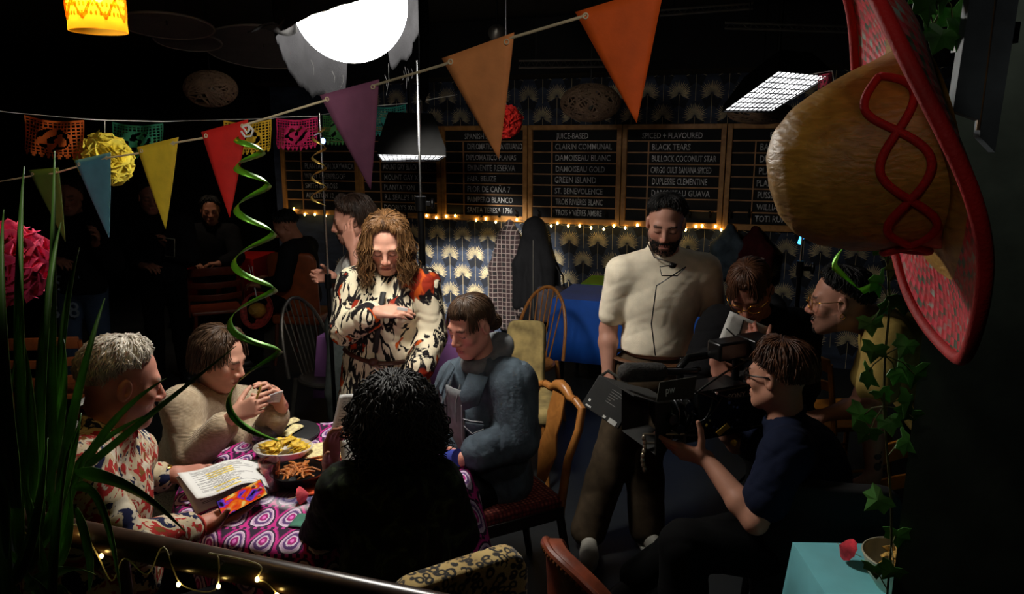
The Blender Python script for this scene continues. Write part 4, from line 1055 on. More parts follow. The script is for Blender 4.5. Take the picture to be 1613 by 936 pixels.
# ---- script sheets
t = NT('printed_script'); oc = t.obj(); sp = t.sep(t.scale(oc, (1, 1, 1)))
def page_mat(name, nlines=26, hl=True, dim=1.0):
    """uses uv: lines of grey type, some marked yellow"""
    t = NT(name); uv = t.n('ShaderNodeUVMap'); s_ = t.sep(uv.outputs[0]); ln = t.math('MULTIPLY', s_[1], nlines); fr = t.math('FRACT', ln); li = t.math('FLOOR', ln)
    nz, _ = t.noise(t.scale(uv.outputs[0], (22, 26, 1)), 1, 2); wn = t.n('ShaderNodeTexWhiteNoise', noise_dimensions='1D'); t.put(wn.inputs['W'], li); rnd = wn.outputs[0]
    inl = t.math('MULTIPLY', t.math('GREATER_THAN', fr, .45), t.math('GREATER_THAN', s_[0], t.math('ADD', .12, t.math('MULTIPLY', t.math('GREATER_THAN', rnd, .6), .16))))
    inl = t.math('MULTIPLY', inl, t.math('LESS_THAN', s_[0], t.math('SUBTRACT', .9, t.math('MULTIPLY', rnd, .45)))); inl = t.math('MULTIPLY', inl, t.math('GREATER_THAN', nz, .42))
    inl = t.math('MULTIPLY', inl, t.math('MULTIPLY', t.math('GREATER_THAN', s_[1], .07), t.math('LESS_THAN', s_[1], .93)))
    base = (235 * dim, 235 * dim, 233 * dim)
    if hl:
        h = t.math('MULTIPLY', t.math('GREATER_THAN', rnd, .80), t.math('MULTIPLY', t.math('GREATER_THAN', s_[0], .28), t.math('LESS_THAN', s_[0], .62)))
        base = t.mix(h, base, (240, 214, 70))
    t.set(col=t.mix(t.math('MULTIPLY', inl, .7), base, (40, 40, 44)), rough=.7); return t.m
def sheet(name, label, fn, mat, nu=12, nv=12, cat='paper', parent=None, group=None):
    mb = MB(); mb.grid(fn, nu, nv); o = mb.build(name, mat, parent, smooth=180); me = o.data; uv = me.uv_layers.new(name='UVMap')
    for p in me.polygons:
        for li in p.loop_indices: vi = me.loops[li].vertex_index; uv.data[li].uv = ((vi % nu) / (nu - 1), (vi // nu) / (nv - 1))
    o.modifiers.new('solid', 'SOLIDIFY').thickness = .0012
    return tag(o, label, cat, group)
PAGE = page_mat('script_page'); PAGE2 = page_mat('script_page_plain', 30, False, .86)
a, b, c_, d_ = at(279, 745, 2.30), at(310, 786, 2.17), at(424, 768, 2.36), at(408, 731, 2.55)
a2, b2, c2, d2 = a, b, c_, d_
sheet('script', 'white script pages with yellow highlights under the hand of the grey haired man', lambda u, v: lerp(lerp(b, c_, u), lerp(a, d_, u), v) + V((0, 0, .022 * math.sin(PI * min(1, u * 1.0)) * 1.0 - .012 * math.sin(PI * u * 2))), PAGE, 18, 12, 'script')
sheet('script', 'lower script sheet curling beneath the highlighted pages', lambda u, v: lerp(lerp(b + V((0, 0, -.02)), c_, u), lerp(a, d_, u), v) + V((-.004, -.004, -.012 + .012 * math.sin(PI * u) - .02 * (1 - u) * (1 - v))), PAGE2, 18, 12, 'script')
# ------------------------------------------------------------------ cloth of the clothes
def cloth_mat(name, col, var=.12, sc=20, bump=.2, bsc=250, rough=.9):
    return plain(name, col, rough, var=var, sc=sc, bump=bump, bsc=bsc, spec=.12)
t = NT('floral_shirt'); oc = t.obj(); n1, c1 = t.noise(oc, 10, 3, 1.5); n2, _ = t.noise(oc, 22, 3, 1.0)
t.set(col=t.mix(t.ramp(n2, [(.55, 0.0), (.58, 1.0)]), t.ramp(n1, [(0, (30, 34, 66)), (.40, (30, 34, 66)), (.43, (196, 180, 150)), (.50, (196, 180, 150)), (.52, (168, 46, 44)), (.60, (150, 50, 40)), (.62, (120, 84, 40)), (.8, (36, 30, 30))], True), (206, 196, 176)), rough=.85, spec=.15); FLORAL = t.m
t = NT('beige_knit'); oc = t.obj(); w = t.wave(oc, 70, 1.0, 'Z', det=1); f, _ = t.noise(oc, 60, 3)
t.set(col=t.mix(t.math('MULTIPLY', w, .35), t.ramp(f, [(.3, (178, 158, 130)), (.7, (206, 188, 160))]), (120, 102, 80)), rough=.95, sheen=.2, spec=.1, normal=t.bump(w, .35, .004)); KNIT = t.m
t = NT('patterned_robe'); oc = t.obj(); n1, c1 = t.noise(t.scale(oc, (1, 1, .7)), 6.5, 3, .9); n2, _ = t.noise(t.scale(oc, (1.3, 1.3, .45)), 11, 3, 1.4); n3, _ = t.noise(oc, 9, 2, .4)
blk = t.ramp(n2, [(.0, 0.0), (.49, 0.0), (.51, 1.0), (.60, 1.0), (.62, 0.0)])
blk2 = t.ramp(n1, [(.56, 0.0), (.58, 1.0)])
org = t.math('MULTIPLY', t.ramp(n3, [(.47, 0.0), (.50, 1.0)]), blk2)
c = t.mix(blk, (230, 218, 188), (24, 20, 22)); c = t.mix(blk2, c, (26, 22, 24)); c = t.mix(org, c, t.ramp(n2, [(.45, (206, 88, 26)), (.55, (150, 44, 24))]))
t.set(col=c, rough=.8, spec=.2); ROBE = t.m
def denim(name, a, b):
    t = NT(name); oc = t.obj(); n1, _ = t.noise(oc, 9, 4); w = t.wave(oc, 160, .5, 'DIAGONAL'); t.set(col=t.mix(t.math('MULTIPLY', w, .25), t.ramp(n1, [(.3, a), (.72, b)]), (120, 134, 150)), rough=.92, spec=.1, normal=t.bump(t.noise(oc, 70, 4)[0], .5, .006)); return t.m
DENIM = denim('washed_denim', (32, 38, 44), (84, 97, 106)); JEANS = denim('blue_jeans', (36, 52, 78), (60, 80, 108))
STITCH = plain('pale_stitching', (170, 176, 180), .8)
GREYHOOD = cloth_mat('grey_jersey', (112, 114, 116)); TEE = cloth_mat('offwhite_cotton', (238, 226, 202), .04); TROUS = cloth_mat('brown_trousers', (74, 62, 48)); BLKCLO = cloth_mat('black_jersey', (20, 20, 22)); NAVYT = cloth_mat('navy_cotton', (22, 28, 48), .06)
MUST = cloth_mat('mustard_cotton', (168, 142, 78), .08); GREYTR = cloth_mat('grey_green_trousers', (82, 88, 86)); WHT = cloth_mat('white_cotton', (206, 204, 198)); BLKJ = cloth_mat('black_jeans', (9, 9, 10))
t = NT('dark_foliage_shirt'); oc = t.obj(); n1, _ = t.noise(oc, 16, 4, 1.2); t.set(col=t.ramp(n1, [(.42, (10, 11, 10)), (.56, (24, 30, 20)), (.62, (46, 56, 36)), (.7, (14, 16, 12))]), rough=.9, spec=.15); FOLSH = t.m
def hairmat(name, a, b, rough=.42):
    if name in _M: return _M[name]
    t = NT(name); oc = t.obj(); n1, _ = t.noise(t.scale(oc, (1, 1, .35)), 38, 4); t.set(col=t.ramp(n1, [(.3, a), (.7, b)]), rough=rough, spec=.3, normal=t.bump(t.noise(t.scale(oc, (1, 1, .2)), 160, 2)[0], .3, .003)); _M[name] = t.m; return t.m
H_GREY = hairmat('silver_hair', (150, 142, 130), (226, 220, 208)); H_BROWN = hairmat('brown_hair', (40, 28, 20), (84, 62, 44)); H_GOLD = hairmat('wavy_brown_hair', (64, 42, 24), (128, 92, 56)); H_DARK = hairmat('dark_brown_hair', (26, 18, 14), (58, 42, 32)); H_BLACK = hairmat('black_hair', (8, 7, 7), (18, 16, 15), .6); H_CHEST = hairmat('chestnut_hair', (52, 30, 20), (92, 58, 38))
SHOE = plain('off_white_shoe', (196, 192, 180), .6, var=.1); SOLE = plain('pale_sole', (206, 204, 196), .6); SHOEB = plain('black_shoe', (22, 22, 23), .5)
GOLDM = plain('gold_metal', (210, 160, 70), .25, 1.0)
def ends(front=.8, side=1.42, back=2.1):
    pts = [(0, front), (.5, front + .05), (.9, (front + side) / 2 + .05), (1.3, side), (1.7, side + .12), (2.2, back - .1), (PI + .01, back)]
    def e(a):
        a = abs(a)
        for (a0, e0), (a1, e1) in zip(pts, pts[1:]):
            if a <= a1: return e0 + (e1 - e0) * (a - a0) / (a1 - a0)
        return back
    return e
def collar_ring(S, p, r=.07, t=.018, gap=.0):
    """a roll of cloth round the neck of person p"""
    nd = (p.Hd - p.N).normalized(); T = p.tframe(); x = T @ V((1, 0, 0)); y = nd.cross(x).normalized() * -1; c = p.N + nd * .02
    pts = [c + x * r * math.cos(a) + y * r * .95 * math.sin(a) + nd * (.012 - .02 * math.sin(a) * (1 if (y.dot(T @ V((0, 1, 0))) > 0) else -1)) for a in [2 * PI * i / 14 for i in range(15)]]
    for a, b in zip(pts, pts[1:]): S.cone(a, b, t, t, .01)

# ================================================================== A  grey haired man at the left of the table
A = Person('grey haired man in a colourful floral shirt holding a phone at the table', at(192, 602, 2.08), (.78, .62), R_(16), hs=1.10, skin=(206, 142, 122), lip=(176, 96, 92), brow=(150, 140, 128), stub=.25, stub_col=(200, 190, 180), old=True)
nk = at(165, 682, 2.03); A.neck(nk, .06); A.torso(V((-1.33, 1.96, .57)), nk, at(205, 715, 2.26), at(118, 742, 1.85), 1.15)
A.arm('R', at(196, 862, 1.86), at(322, 828, 2.10), V((.75, .42, .28)), V((.02, -.2, 1)), [(.12, .2, .25), (.15, .25, .3), (.2, .3, .3), (.25, .35, .3)], (.5, .5), 1.05, 1.12)
A.arm('L', at(205, 760, 2.42), at(274, 748, 2.46), V((.95, .1, .08)), V((0, .2, -1)), [(.1, .25, .15)] * 4, (.1, .1), 1.05, 1.1, .1)
A.body('skin_a'); A.cloth('shirt', FLORAL, .022, (1.62, 1.72), None, wr=.007, wf=55, seed=4, belly=.05, extra=lambda S: collar_ring(S, A, .074, .013))
A.legs('trousers', BLKJ, V((-1.33, 2.06, .53)), V((-1.0, 2.28, .54)), V((-1.02, 2.3, .10)), V((-1.27, 1.88, .53)), V((-.93, 2.1, .54)), V((-.95, 2.12, .10)))
A.shoe(V((-1.02, 2.3, .087)), (.8, .4), SHOEB, SHOEB); A.shoe(V((-.95, 2.12, .087)), (.8, .4), SHOEB, SHOEB)
A.hairdo(H_GREY, 1300, (.004, .018), end=ends(.66, 1.22, 1.95), wav=.008, wl=.05, rad=.0030, seed=2, start=(.0, 1.0), tip=.3)
wv = (A.WL - A.EL).normalized(); x, y = frame(wv); mb = MB(); c = A.WL - wv * .02; mb.tube([c + x * .034 * math.cos(a) + y * .032 * math.sin(a) for a in [2 * PI * i / 20 for i in range(21)]], .008, 8, flat=.4); mb.ell(c - x * 0 + V((0, 0, .034)), (.018, .018, .006)); mb.build('wristwatch', GOLDM, A.o)
wv = (A.WR - A.ER).normalized(); x, y = frame(wv); mb = MB(); c = A.WR - wv * .03
for k in range(3): mb.tube([c - wv * .012 * k + x * .037 * math.cos(a) + y * .036 * math.sin(a) for a in [2 * PI * i / 20 for i in range(21)]], .0045, 6)
mb.build('bracelet', plain('red_beads', (190, 60, 50), .5), A.o)
# ---- his phone
e1 = V((.75, .42, .28)).normalized(); e3 = V((.08, -.42, .9)); e3 = (e3 - e1 * e3.dot(e1)).normalized(); e2 = e3.cross(e1); pc = A.WR + e1 * .132 + e3 * .030
R3 = Matrix((e1, e2, e3)).transposed()
ph = thing('phone', 'dark phone with glowing screen in the hand of the grey haired man', 'phone', pc)
MB().box(pc, (.15, .074, .009), R3).build('phone_case', PLASTIC, ph, bevel=.003)
t = NT('phone_screen'); oc = t.obj(); s_ = t.sep(oc); n1, _ = t.noise(oc, 22, 2, .6); t.set(col=(.01, .01, .01), ecol=t.ramp(n1, [(.34, (10, 8, 30)), (.42, (110, 70, 220)), (.47, (230, 40, 30)), (.56, (255, 120, 20)), (.66, (255, 220, 120))]), emit=.55, rough=.2)
MB().box(pc + e3 * .0052, (.142, .066, .0012), R3).build('phone_screen', t.m, ph)

# ================================================================== B  woman in the beige jumper
B = Person('woman in a beige knitted jumper reading a slip of paper at the table', at(346, 564, 2.98), (.98, -.14), R_(20), roll=R_(-2), hs=1.06, skin=(214, 158, 134), lip=(186, 108, 100), brow=(90, 70, 54), female=True, jaw=.94)
nk = at(338, 622, 3.02); B.neck(nk, .05); B.torso(V((-1.50, 3.16, .55)), nk, at(388, 640, 3.17), at(285, 640, 2.84), .98)
B.arm('R', at(303, 722, 2.76), at(368, 655, 2.72), V((.8, .1, .35)), V((.2, .85, -.1)), [(.5, .6, .3), (.7, .7, .4), (.8, .8, .4), (.85, .8, .4)], (.5, .3), 1.0, 1.0)
B.arm('L', at(402, 705, 3.0), at(444, 642, 2.93), V((-.2, -.15, .9)), V((-.55, -.65, .1)), [(.5, .6, .3), (.6, .7, .3), (.7, .7, .4), (.75, .7, .4)], (.5, .2), 1.0, .95)
B.body('skin_b'); B.cloth('jumper', KNIT, .024, (1.78, 1.74), None, wr=.007, wf=50, seed=6, extra=lambda S: collar_ring(S, B, .066, .016))
mb = MB()
for k in range(6):
    T = B.tframe(); p = lerp(B.N, B.P, .16 + .11 * k) + T @ V((0, .16 - .006 * k, 0)); mb.ell(p, (.006, .006, .006), nu=8, nv=6)
mb.build('buttons', plain('brown_button', (70, 58, 44), .5), B.o)
B.legs('trousers', BLKJ, V((-1.42, 3.08, .53)), V((-1.06, 2.92, .54)), V((-1.04, 2.88, .10)), V((-1.46, 3.24, .53)), V((-1.10, 3.10, .54)), V((-1.08, 3.06, .10)))
B.shoe(V((-1.04, 2.88, .087)), (.9, -.3), SHOEB, SHOEB); B.shoe(V((-1.08, 3.06, .087)), (.9, -.3), SHOEB, SHOEB)
B.hairdo(H_BROWN, 1300, (.005, .022), lambda a: .03 + .05 * min(1, abs(a) / 2) if abs(a) > .95 else 0.0, ends(.66, 1.4, 2.0), .004, .10, .0032, 5, start=(.0, .9), puff=.006)
sheet('paper_slip', 'small white paper slip between the hands of the woman in beige', lambda u, v: lerp(lerp(at(408, 632, 2.76), at(446, 615, 2.86), u), lerp(at(402, 641, 2.74), at(440, 634, 2.86), u), v) + V((0, 0, .006 * math.sin(PI * u))), PAGE2, 10, 8)
a, b = at(404, 628, 2.73), at(412, 606, 2.73); MB().tube([a, lerp(a, b, .8), b], [.004, .004, .001], 8).build('pencil', plain('yellow_pencil', (222, 190, 80), .5), None)
tag(bpy.data.objects['pencil'], 'short yellow pencil in the hand of the woman in beige', 'pencil')

# ================================================================== C  standing woman in the patterned robe
C = Person('standing woman with long wavy hair in a cream, black and orange robe', at(609, 384, 3.58), (.06, -1), R_(28), hs=1.10, skin=(222, 164, 140), lip=(180, 100, 92), brow=(96, 66, 44), female=True, jaw=.92)
nk = at(612, 436, 3.66); C.neck(nk, .048); C.torso(at(606, 575, 3.68), nk, at(668, 447, 3.66), at(556, 447, 3.66), .98)
C.arm('R', at(543, 520, 3.56), at(592, 492, 3.40), V((.95, .12, .0)), V((0, .5, -.85)), [(.15, .3, .2)] * 4, (.2, .2), 1.0, 1.0)
C.arm('L', at(681, 530, 3.64), at(655, 590, 3.46), V((-.3, -.3, -.9)), V((-.7, .5, .1)), [(.3, .4, .3)] * 4, (.2, .2))
C.body('skin_c')
def robe_extra(S):
    T = C.tframe(); S.k = .05
    for sx in (-1, 1): S.cone(C.P + V((sx * .07, 0, .02)), V((C.P.x + sx * .13, C.P.y, .42)), .13, .17, .08)
    S.cone(C.ER, lerp(C.ER, C.WR, .8), .062, .066, .02); S.cone(C.EL, lerp(C.EL, C.WL, .8), .066, .072, .02)
C.cloth('robe', ROBE, .026, (1.80, 1.8), V((0, 0, .42)), wr=.009, wf=45, seed=8, extra=robe_extra)
T = C.tframe(); mb = MB(); c = lerp(C.P, C.N, .16); mb.tube([c + T @ V((.202 * math.cos(a), .168 * math.sin(a), .008 * math.sin(3 * a))) for a in [2 * PI * i / 40 for i in range(41)]], .019, 8, flat=.5)
kn = c + T @ V((.03, .182, .0)); mb.ell(kn, (.028, .02, .022)); mb.tube([kn, kn + V((.05, -.02, -.04)), kn + V((.09, -.02, -.08))], [.014, .012, .012], 8, flat=.5); mb.build('belt', plain('brown_belt', (78, 42, 30), .5), C.o)
mb = MB(); mb.tube([lerp(C.N, c, .12) + T @ V((0, .14, 0)), lerp(C.N, c, .3) + T @ V((.004, .205, 0)), lerp(C.N, c, .5) + T @ V((.006, .215, 0)), lerp(C.N, c, .85) + T @ V((.02, .2, 0))], .015, 8, flat=.5); mb.build('button_placket', plain('black_trim', (26, 22, 22), .7), C.o)
C.legs('leggings', BLKJ, C.P + V((.09, 0, -.05)), V((C.P.x + .1, C.P.y, .5)), V((C.P.x + .1, C.P.y + .02, .1)), C.P + V((-.09, 0, -.05)), V((C.P.x - .1, C.P.y, .5)), V((C.P.x - .1, C.P.y + .02, .1)), g=.0)
C.shoe(V((C.P.x + .1, C.P.y, .087)), (0, -1), SHOEB, SHOEB); C.shoe(V((C.P.x - .1, C.P.y, .087)), (0, -1), SHOEB, SHOEB)
C.hairdo(H_GOLD, 1500, (.006, .026), lambda a: .25 if abs(a) > .95 else 0.0, ends(.62, 1.3, 1.7), .008, .075, .0032, 9, start=(.0, .8), puff=.007, lift=.004)
kc = C.WR + V((.13, -.02, .02)); MB().box(kc, (.05, .004, .016), rot3(rz=.2, ry=.2)).build('pencil', WHITE, None, bevel=.001); tag(bpy.data.objects['pencil.001'], 'tiny white slip in the fingers of the woman in the robe', 'paper')

# ================================================================== D  man behind her with his hand to his ear
D = Person('man in a white T-shirt behind the robed woman, hand raised to his ear', at(554, 346, 4.28), (-.95, -.22), R_(14), hs=1.10, skin=(196, 138, 116), brow=(40, 28, 22), stub=.35)
nk = at(566, 398, 4.32); D.neck(nk, .054); D.torso(at(550, 515, 4.42), nk, at(562, 424, 4.14), at(558, 420, 4.5), 1.0)
D.arm('L', at(572, 455, 3.98), at(556, 392, 4.03), V((-.30, .12, .93)), V((.3, .9, 0)), [(.35, .5, .3), (.4, .6, .3), (.5, .6, .4), (.6, .7, .4)], (.3, .2), 1.05)
D.arm('R', at(548, 480, 4.42), at(524, 436, 4.12), V((-.8, -.3, .1)), V((.3, -.85, 0)), [(.8, .9, .5)] * 4, (.6, .5), 1.0)
D.body('skin_d'); D.cloth('t_shirt', WHT, .018, (.75, .75), at(545, 512, 4.42), wr=.006, wf=55, seed=11)
D.legs('trousers', GREYTR, D.P + V((0, -.09, -.05)), V((D.P.x - .05, 4.3, .5)), V((D.P.x - .02, 4.32, .1)), D.P + V((0, .09, -.05)), V((D.P.x, 4.55, .5)), V((D.P.x + .05, 4.55, .1)), g=.03, waist=D.P + V((0, 0, .09)))
D.shoe(V((D.P.x - .02, 4.32, .087)), (-1, -.1), SHOEB, SHOEB); D.shoe(V((D.P.x + .05, 4.55, .087)), (-1, -.1), SHOEB, SHOEB)
D.hairdo(H_DARK, 1000, (.008, .026), lambda a: .05 if abs(a) > 1.6 else 0.0, ends(.66, 1.4, 2.0), .003, .10, .0034, 12, puff=.01)
# ================================================================== E  woman in the denim jacket
E = Person('young woman with a fringe in a denim jacket over a grey hood, seated', at(742, 512, 2.92), (-.70, -.71), R_(20), hs=1.02, skin=(216, 150, 128), lip=(188, 92, 88), brow=(70, 50, 40), female=True, jaw=.92)
nk = at(764, 572, 2.97); E.neck(nk, .046); E.torso(at(776, 742, 3.02), nk, at(808, 606, 2.87), at(722, 602, 3.14), .98)
E.arm('L', at(815, 690, 2.80), at(730, 722, 2.70), V((-.85, .1, -.25)), V((-.2, .6, -.7)), [(.3, .4, .3)] * 4, (.3, .3), .95)
E.arm('R', at(695, 690, 3.06), at(706, 716, 2.84), V((-.1, -.8, -.3)), V((.8, -.1, -.5)), [(.5, .5, .3)] * 4, (.3, .3), .95)
E.body('skin_e')
def jacket_x(S):
    S.cone(E.EL, lerp(E.EL, E.WL, .7), .072, .058, .02); S.cone(E.SL, E.EL, .082, .074, .03)
E.cloth('denim_jacket', DENIM, .038, (1.74, 1.74), E.P + V((0, 0, -.09)), wr=.011, wf=78, seed=14, extra=jacket_x)
T = E.tframe()
def hood(S):
    S.k = .02; nd = V((0, 0, 1)); c = E.N + V((0, 0, .012)); f = T @ V((0, 1, 0)); r = T @ V((1, 0, 0))
    pts = [c + r * .078 * math.cos(a) * (1 if math.sin(a) < 0 else .9) + f * (.088 * math.sin(a) - .012) + V((0, 0, .026 - .036 * math.sin(a))) for a in [2 * PI * i / 18 for i in range(19)]]
    for i, (a, b) in enumerate(zip(pts, pts[1:])): S.cone(a, b, .026, .026, .02)
    S.ell(c - f * .05 + V((0, 0, .02)), (.07, .06, .05), None, .03); S.cone(c - f * .075, c - f * .12 - V((0, 0, .08)), .05, .045, .03)
S = SDF(.007); hood(S); S.fold(wrinkle(.003, 50, 3)); S.build('hood', GREYHOOD, E.o)
fr = lambda x, y, k: lerp(E.N, E.P, k) + T @ V((x, y, 0))
mb = MB(); mb.grid(lambda u, v: fr((u - .5) * .11 * (1 - .15 * v), .172 + .012 * math.sin(PI * u) + .01 * v, .10 + .80 * v), 9, 14); mb.build('hooded_top', GREYHOOD, E.o, solid=.012, smooth=180)
mb = MB()
for sx in (-1, 1): mb.tube([fr(sx * .03, .165, .06), fr(sx * .034, .200, .20), fr(sx * .032, .205, .36)], .0035, 6)
mb.build('drawstrings', GREYHOOD, E.o)
for sx in (-1, 1):
    mb = MB(); mb.add([fr(sx * .045, .13, -.02), fr(sx * .12, .09, .0), fr(sx * .135, .165, .18), fr(sx * .075, .195, .24), fr(sx * .052, .19, .12)], [(0, 1, 2, 3, 4)]); mb.build('collar', DENIM, E.o, solid=.008)
    mb = MB(); mb.add([fr(sx * .085, .199, .33), fr(sx * .16, .165, .33), fr(sx * .16, .168, .39), fr(sx * .122, .190, .43), fr(sx * .085, .202, .39)], [(0, 1, 2, 3, 4)]); mb.build('pocket_flap', DENIM, E.o, solid=.008, bevel=.002)
    mb = MB(); mb.tube([fr(sx * .065, .196, .2), fr(sx * .066, .208, .45), fr(sx * .066, .205, .98)], .0022, 5)
    for k in (.30, .36): mb.tube([fr(sx * .082, .205, k), fr(sx * .12, .196, k + (.05 if k > .33 else 0)), fr(sx * .165, .172, k)], .0018, 5)
    mb.build('stitching', STITCH, E.o)
mb = MB()
for k in range(5): mb.ell(fr(.072, .210, .30 + .15 * k), (.008, .008, .008), nu=8, nv=6)
mb.build('buttons', plain('copper_button', (150, 120, 90), .35, .8), E.o)
E.legs('jeans', BLKJ, E.P + V((-.02, -.08, -.04)), V((-.42, 2.62, .55)), V((-.40, 2.60, .1)), E.P + V((-.05, .08, -.04)), V((-.44, 2.80, .55)), V((-.44, 2.80, .1)))
E.shoe(V((-.40, 2.60, .087)), (-.8, -.4), SHOEB, SHOEB); E.shoe(V((-.44, 2.80, .087)), (-.8, -.4), SHOEB, SHOEB)
E.hairdo(H_BROWN, 1500, (.004, .013), lambda a: (.055 if .92 < abs(a) < 1.08 else (.02 if abs(a) > 2.5 else 0.0)), (lambda a: 1.08 + .07 * math.sin(a * 31) if abs(a) < .6 else 1.1 + (min(abs(a), 1.0) - .6) / .4 * .2 if abs(a) < 1.0 else ends(.8, 1.36, 2.5)(a)), .002, .12, .0026, 15, start=(.0, .8))
mb = MB(); bc = E.hp(0, -.115, -.05); mb.ell(bc, (.036, .034, .036), nu=14, nv=9); rr = random.Random(4)
for i in range(40):
    a = rr.uniform(0, 6.28); b = rr.uniform(0, 3); mb.tube([bc + V((.036 * math.cos(a + q * .5), .035 * math.sin(a + q * .5) * math.cos(b), .036 * math.sin(b) * math.sin(a + q * .5))) for q in range(5)], .003, 5)
mb.build('hair_bun', H_BROWN, E.o, smooth=180)
MB().tube([E.WL + V((-.02, -.02, .01)), E.WL + V((-.07, .02, -.01))], [.036, .034], 12).build('blue_cuff', plain('blue_cloth', (40, 56, 150), .8), E.o)

# ================================================================== F  curly haired woman seen from behind
F_ = Person('woman with black curly hair in a dark shirt, seen from behind, holding a page', at(624, 668, 2.14), (-.35, .94), R_(12), hs=1.05, skin=(150, 100, 76), brow=(20, 14, 12), female=True)
nk = at(616, 742, 2.10); F_.neck(nk, .05); F_.torso(V((-.34, 1.99, .58)), nk, at(545, 775, 2.05), at(686, 768, 2.13), 1.05)
F_.arm('L', at(512, 842, 2.20), at(521, 735, 2.36), V((.1, .1, .95)), V((.75, -.5, .0)), [(.35, .5, .4), (.45, .6, .4), (.55, .7, .4), (.6, .7, .4)], (.5, .3), 1.0, .95)
F_.arm('R', at(716, 840, 2.20), at(700, 800, 2.40), V((-.5, .8, .1)), V((-.2, -.3, -.9)), [(.3, .4, .3)] * 4, (.2, .2))
F_.body('skin_f'); F_.cloth('shirt', FOLSH, .03, (1.1, 1.5), F_.P + V((0, 0, -.06)), wr=.009, wf=48, seed=17, belly=.03)
F_.legs('trousers', BLKJ, F_.P + V((-.09, .05, -.05)), V((-.56, 2.34, .55)), V((-.56, 2.36, .1)), F_.P + V((.09, .08, -.05)), V((-.36, 2.42, .55)), V((-.36, 2.44, .1)))
F_.shoe(V((-.56, 2.36, .087)), (-.3, .9), SHOEB, SHOEB); F_.shoe(V((-.36, 2.44, .087)), (-.3, .9), SHOEB, SHOEB)
F_.hairdo(H_BLACK, 1500, (.010, .036), lambda a: .075 + .045 * abs(math.sin(a * 2.3)), ends(.7, 1.3, 1.9), .020, .040, .0036, 21, start=(.0, .95), puff=.014, curl=.012, tip=.5)
wv = (F_.WL - F_.EL).normalized(); x, y = frame(wv); c = F_.WL - wv * .05; mb = MB(); mb.tube([c + x * .031 * math.cos(a) + y * .031 * math.sin(a) for a in [2 * PI * i / 20 for i in range(21)]], .004, 6); mb.build('bracelet', STEEL, F_.o)
sheet('script', 'grey printed page held up by the woman with curly black hair', lambda u, v: lerp(lerp(at(519, 690, 2.40), at(572, 700, 2.36), u), lerp(at(535, 622, 2.44), at(590, 622, 2.40), u), v) + V((0, .012 * math.sin(PI * u), 0)), PAGE2, 10, 12, 'script')
sheet('script', 'lower white page between the curly haired woman and the table', lambda u, v: lerp(lerp(at(540, 747, 2.27), at(585, 742, 2.25), u), lerp(at(535, 695, 2.33), at(580, 690, 2.31), u), v) + V((0, .01 * math.sin(PI * u), 0)), page_mat('script_page_back', 20, False, .95), 10, 12, 'script')

# ================================================================== G  bearded man in the pale T-shirt
G = Person('bearded man in an off-white T-shirt standing with a dark slate case in his hand', at(1049, 352, 3.38), (-.22, -.97), R_(20), roll=R_(-2), hs=1.06, skin=(190, 138, 118), lip=(168, 100, 92), brow=(26, 20, 18), stub=.62, stub_col=(34, 26, 23))
nk = at(1046, 402, 3.46); G.neck(nk, .058); G.torso(at(1030, 588, 3.46), nk, at(1112, 426, 3.47), at(978, 430, 3.44), 1.08)
G.arm('R', at(958, 518, 3.48), at(958, 588, 3.40), V((.05, -.1, -1)), V((.9, .2, .05)), [(.25, .5, .3), (.3, .55, .3), (.35, .6, .35), (.4, .65, .35)], (.2, .25), 1.1, 1.1)
G.arm('L', at(1128, 520, 3.48), at(1112, 575, 3.34), V((-.4, -.3, -.8)), V((-.7, .4, 0)), [(.3, .4, .3)] * 4, (.2, .2), 1.05, 1.05)
G.body('skin_g'); G.cloth('t_shirt', TEE, .026, (.72, .72), at(1030, 556, 3.4), wr=.004, wf=42, seed=23, sg=.016, extra=lambda S: collar_ring(S, G, .072, .008))
AL = onz(1020, 838, .09); AR = onz(928, 842, .09)
G.legs('trousers', TROUS, G.P + V((.09, 0, -.06)), at(1015, 712, 3.42), V((AL.x, AL.y + .03, .1)), G.P + V((-.09, 0, -.06)), at(965, 715, 3.42), V((AR.x, AR.y + .03, .1)), g=.034, wr=.007, waist=G.P + V((0, 0, .10)))
G.shoe(V((AL.x, AL.y, .087)), (.35, -1), SHOE, SOLE, WHITE); G.shoe(V((AR.x, AR.y, .087)), (-.1, -1), SHOE, SOLE, WHITE)
T = G.tframe(); mb = MB(); c = G.P + V((0, 0, .085)); mb.tube([c + T @ V((.205 * math.cos(a), .155 * math.sin(a), 0)) for a in [2 * PI * i / 40 for i in range(41)]], .02, 8, flat=.35); mb.build('belt', plain('brown_leather', (92, 60, 38), .5), G.o)
MB().box(c + T @ V((-.10, .155, .01)), (.05, .03, .07), T).build('radio_pack', PLASTIC, G.o, bevel=.005)
G.hairdo(H_BLACK, 1000, (.006, .02), lambda a: 0.0, ends(.70, 1.25, 1.9), .004, .06, .0034, 24, puff=.006)
G.beard(H_BLACK, 380, 5, .008)
mb = MB(); kp = G.N + T @ V((.0, .14, -.02)); mb.tube([G.hp(.08, .0, -.01), G.hp(.075, -.0, -.10), G.N + T @ V((.07, .09, .0)), kp + V((.02, -.01, 0)), kp + V((-.06, -.02, -.01)), kp + V((-.05, -.02, -.05)), kp + V((.02, -.03, -.05)), kp + V((.06, -.02, -.01)), G.N + T @ V((.07, .16, -.12)), G.N + T @ V((.08, .165, -.3)), G.N + T @ V((.05, .17, -.45))], .0032, 6); mb.build('earpiece_wire', PLASTIC, G.o, smooth=180)
MB().ell(kp + V((0, -.015, -.005)), (.018, .012, .014)).build('lapel_clip', PLASTIC, G.o)

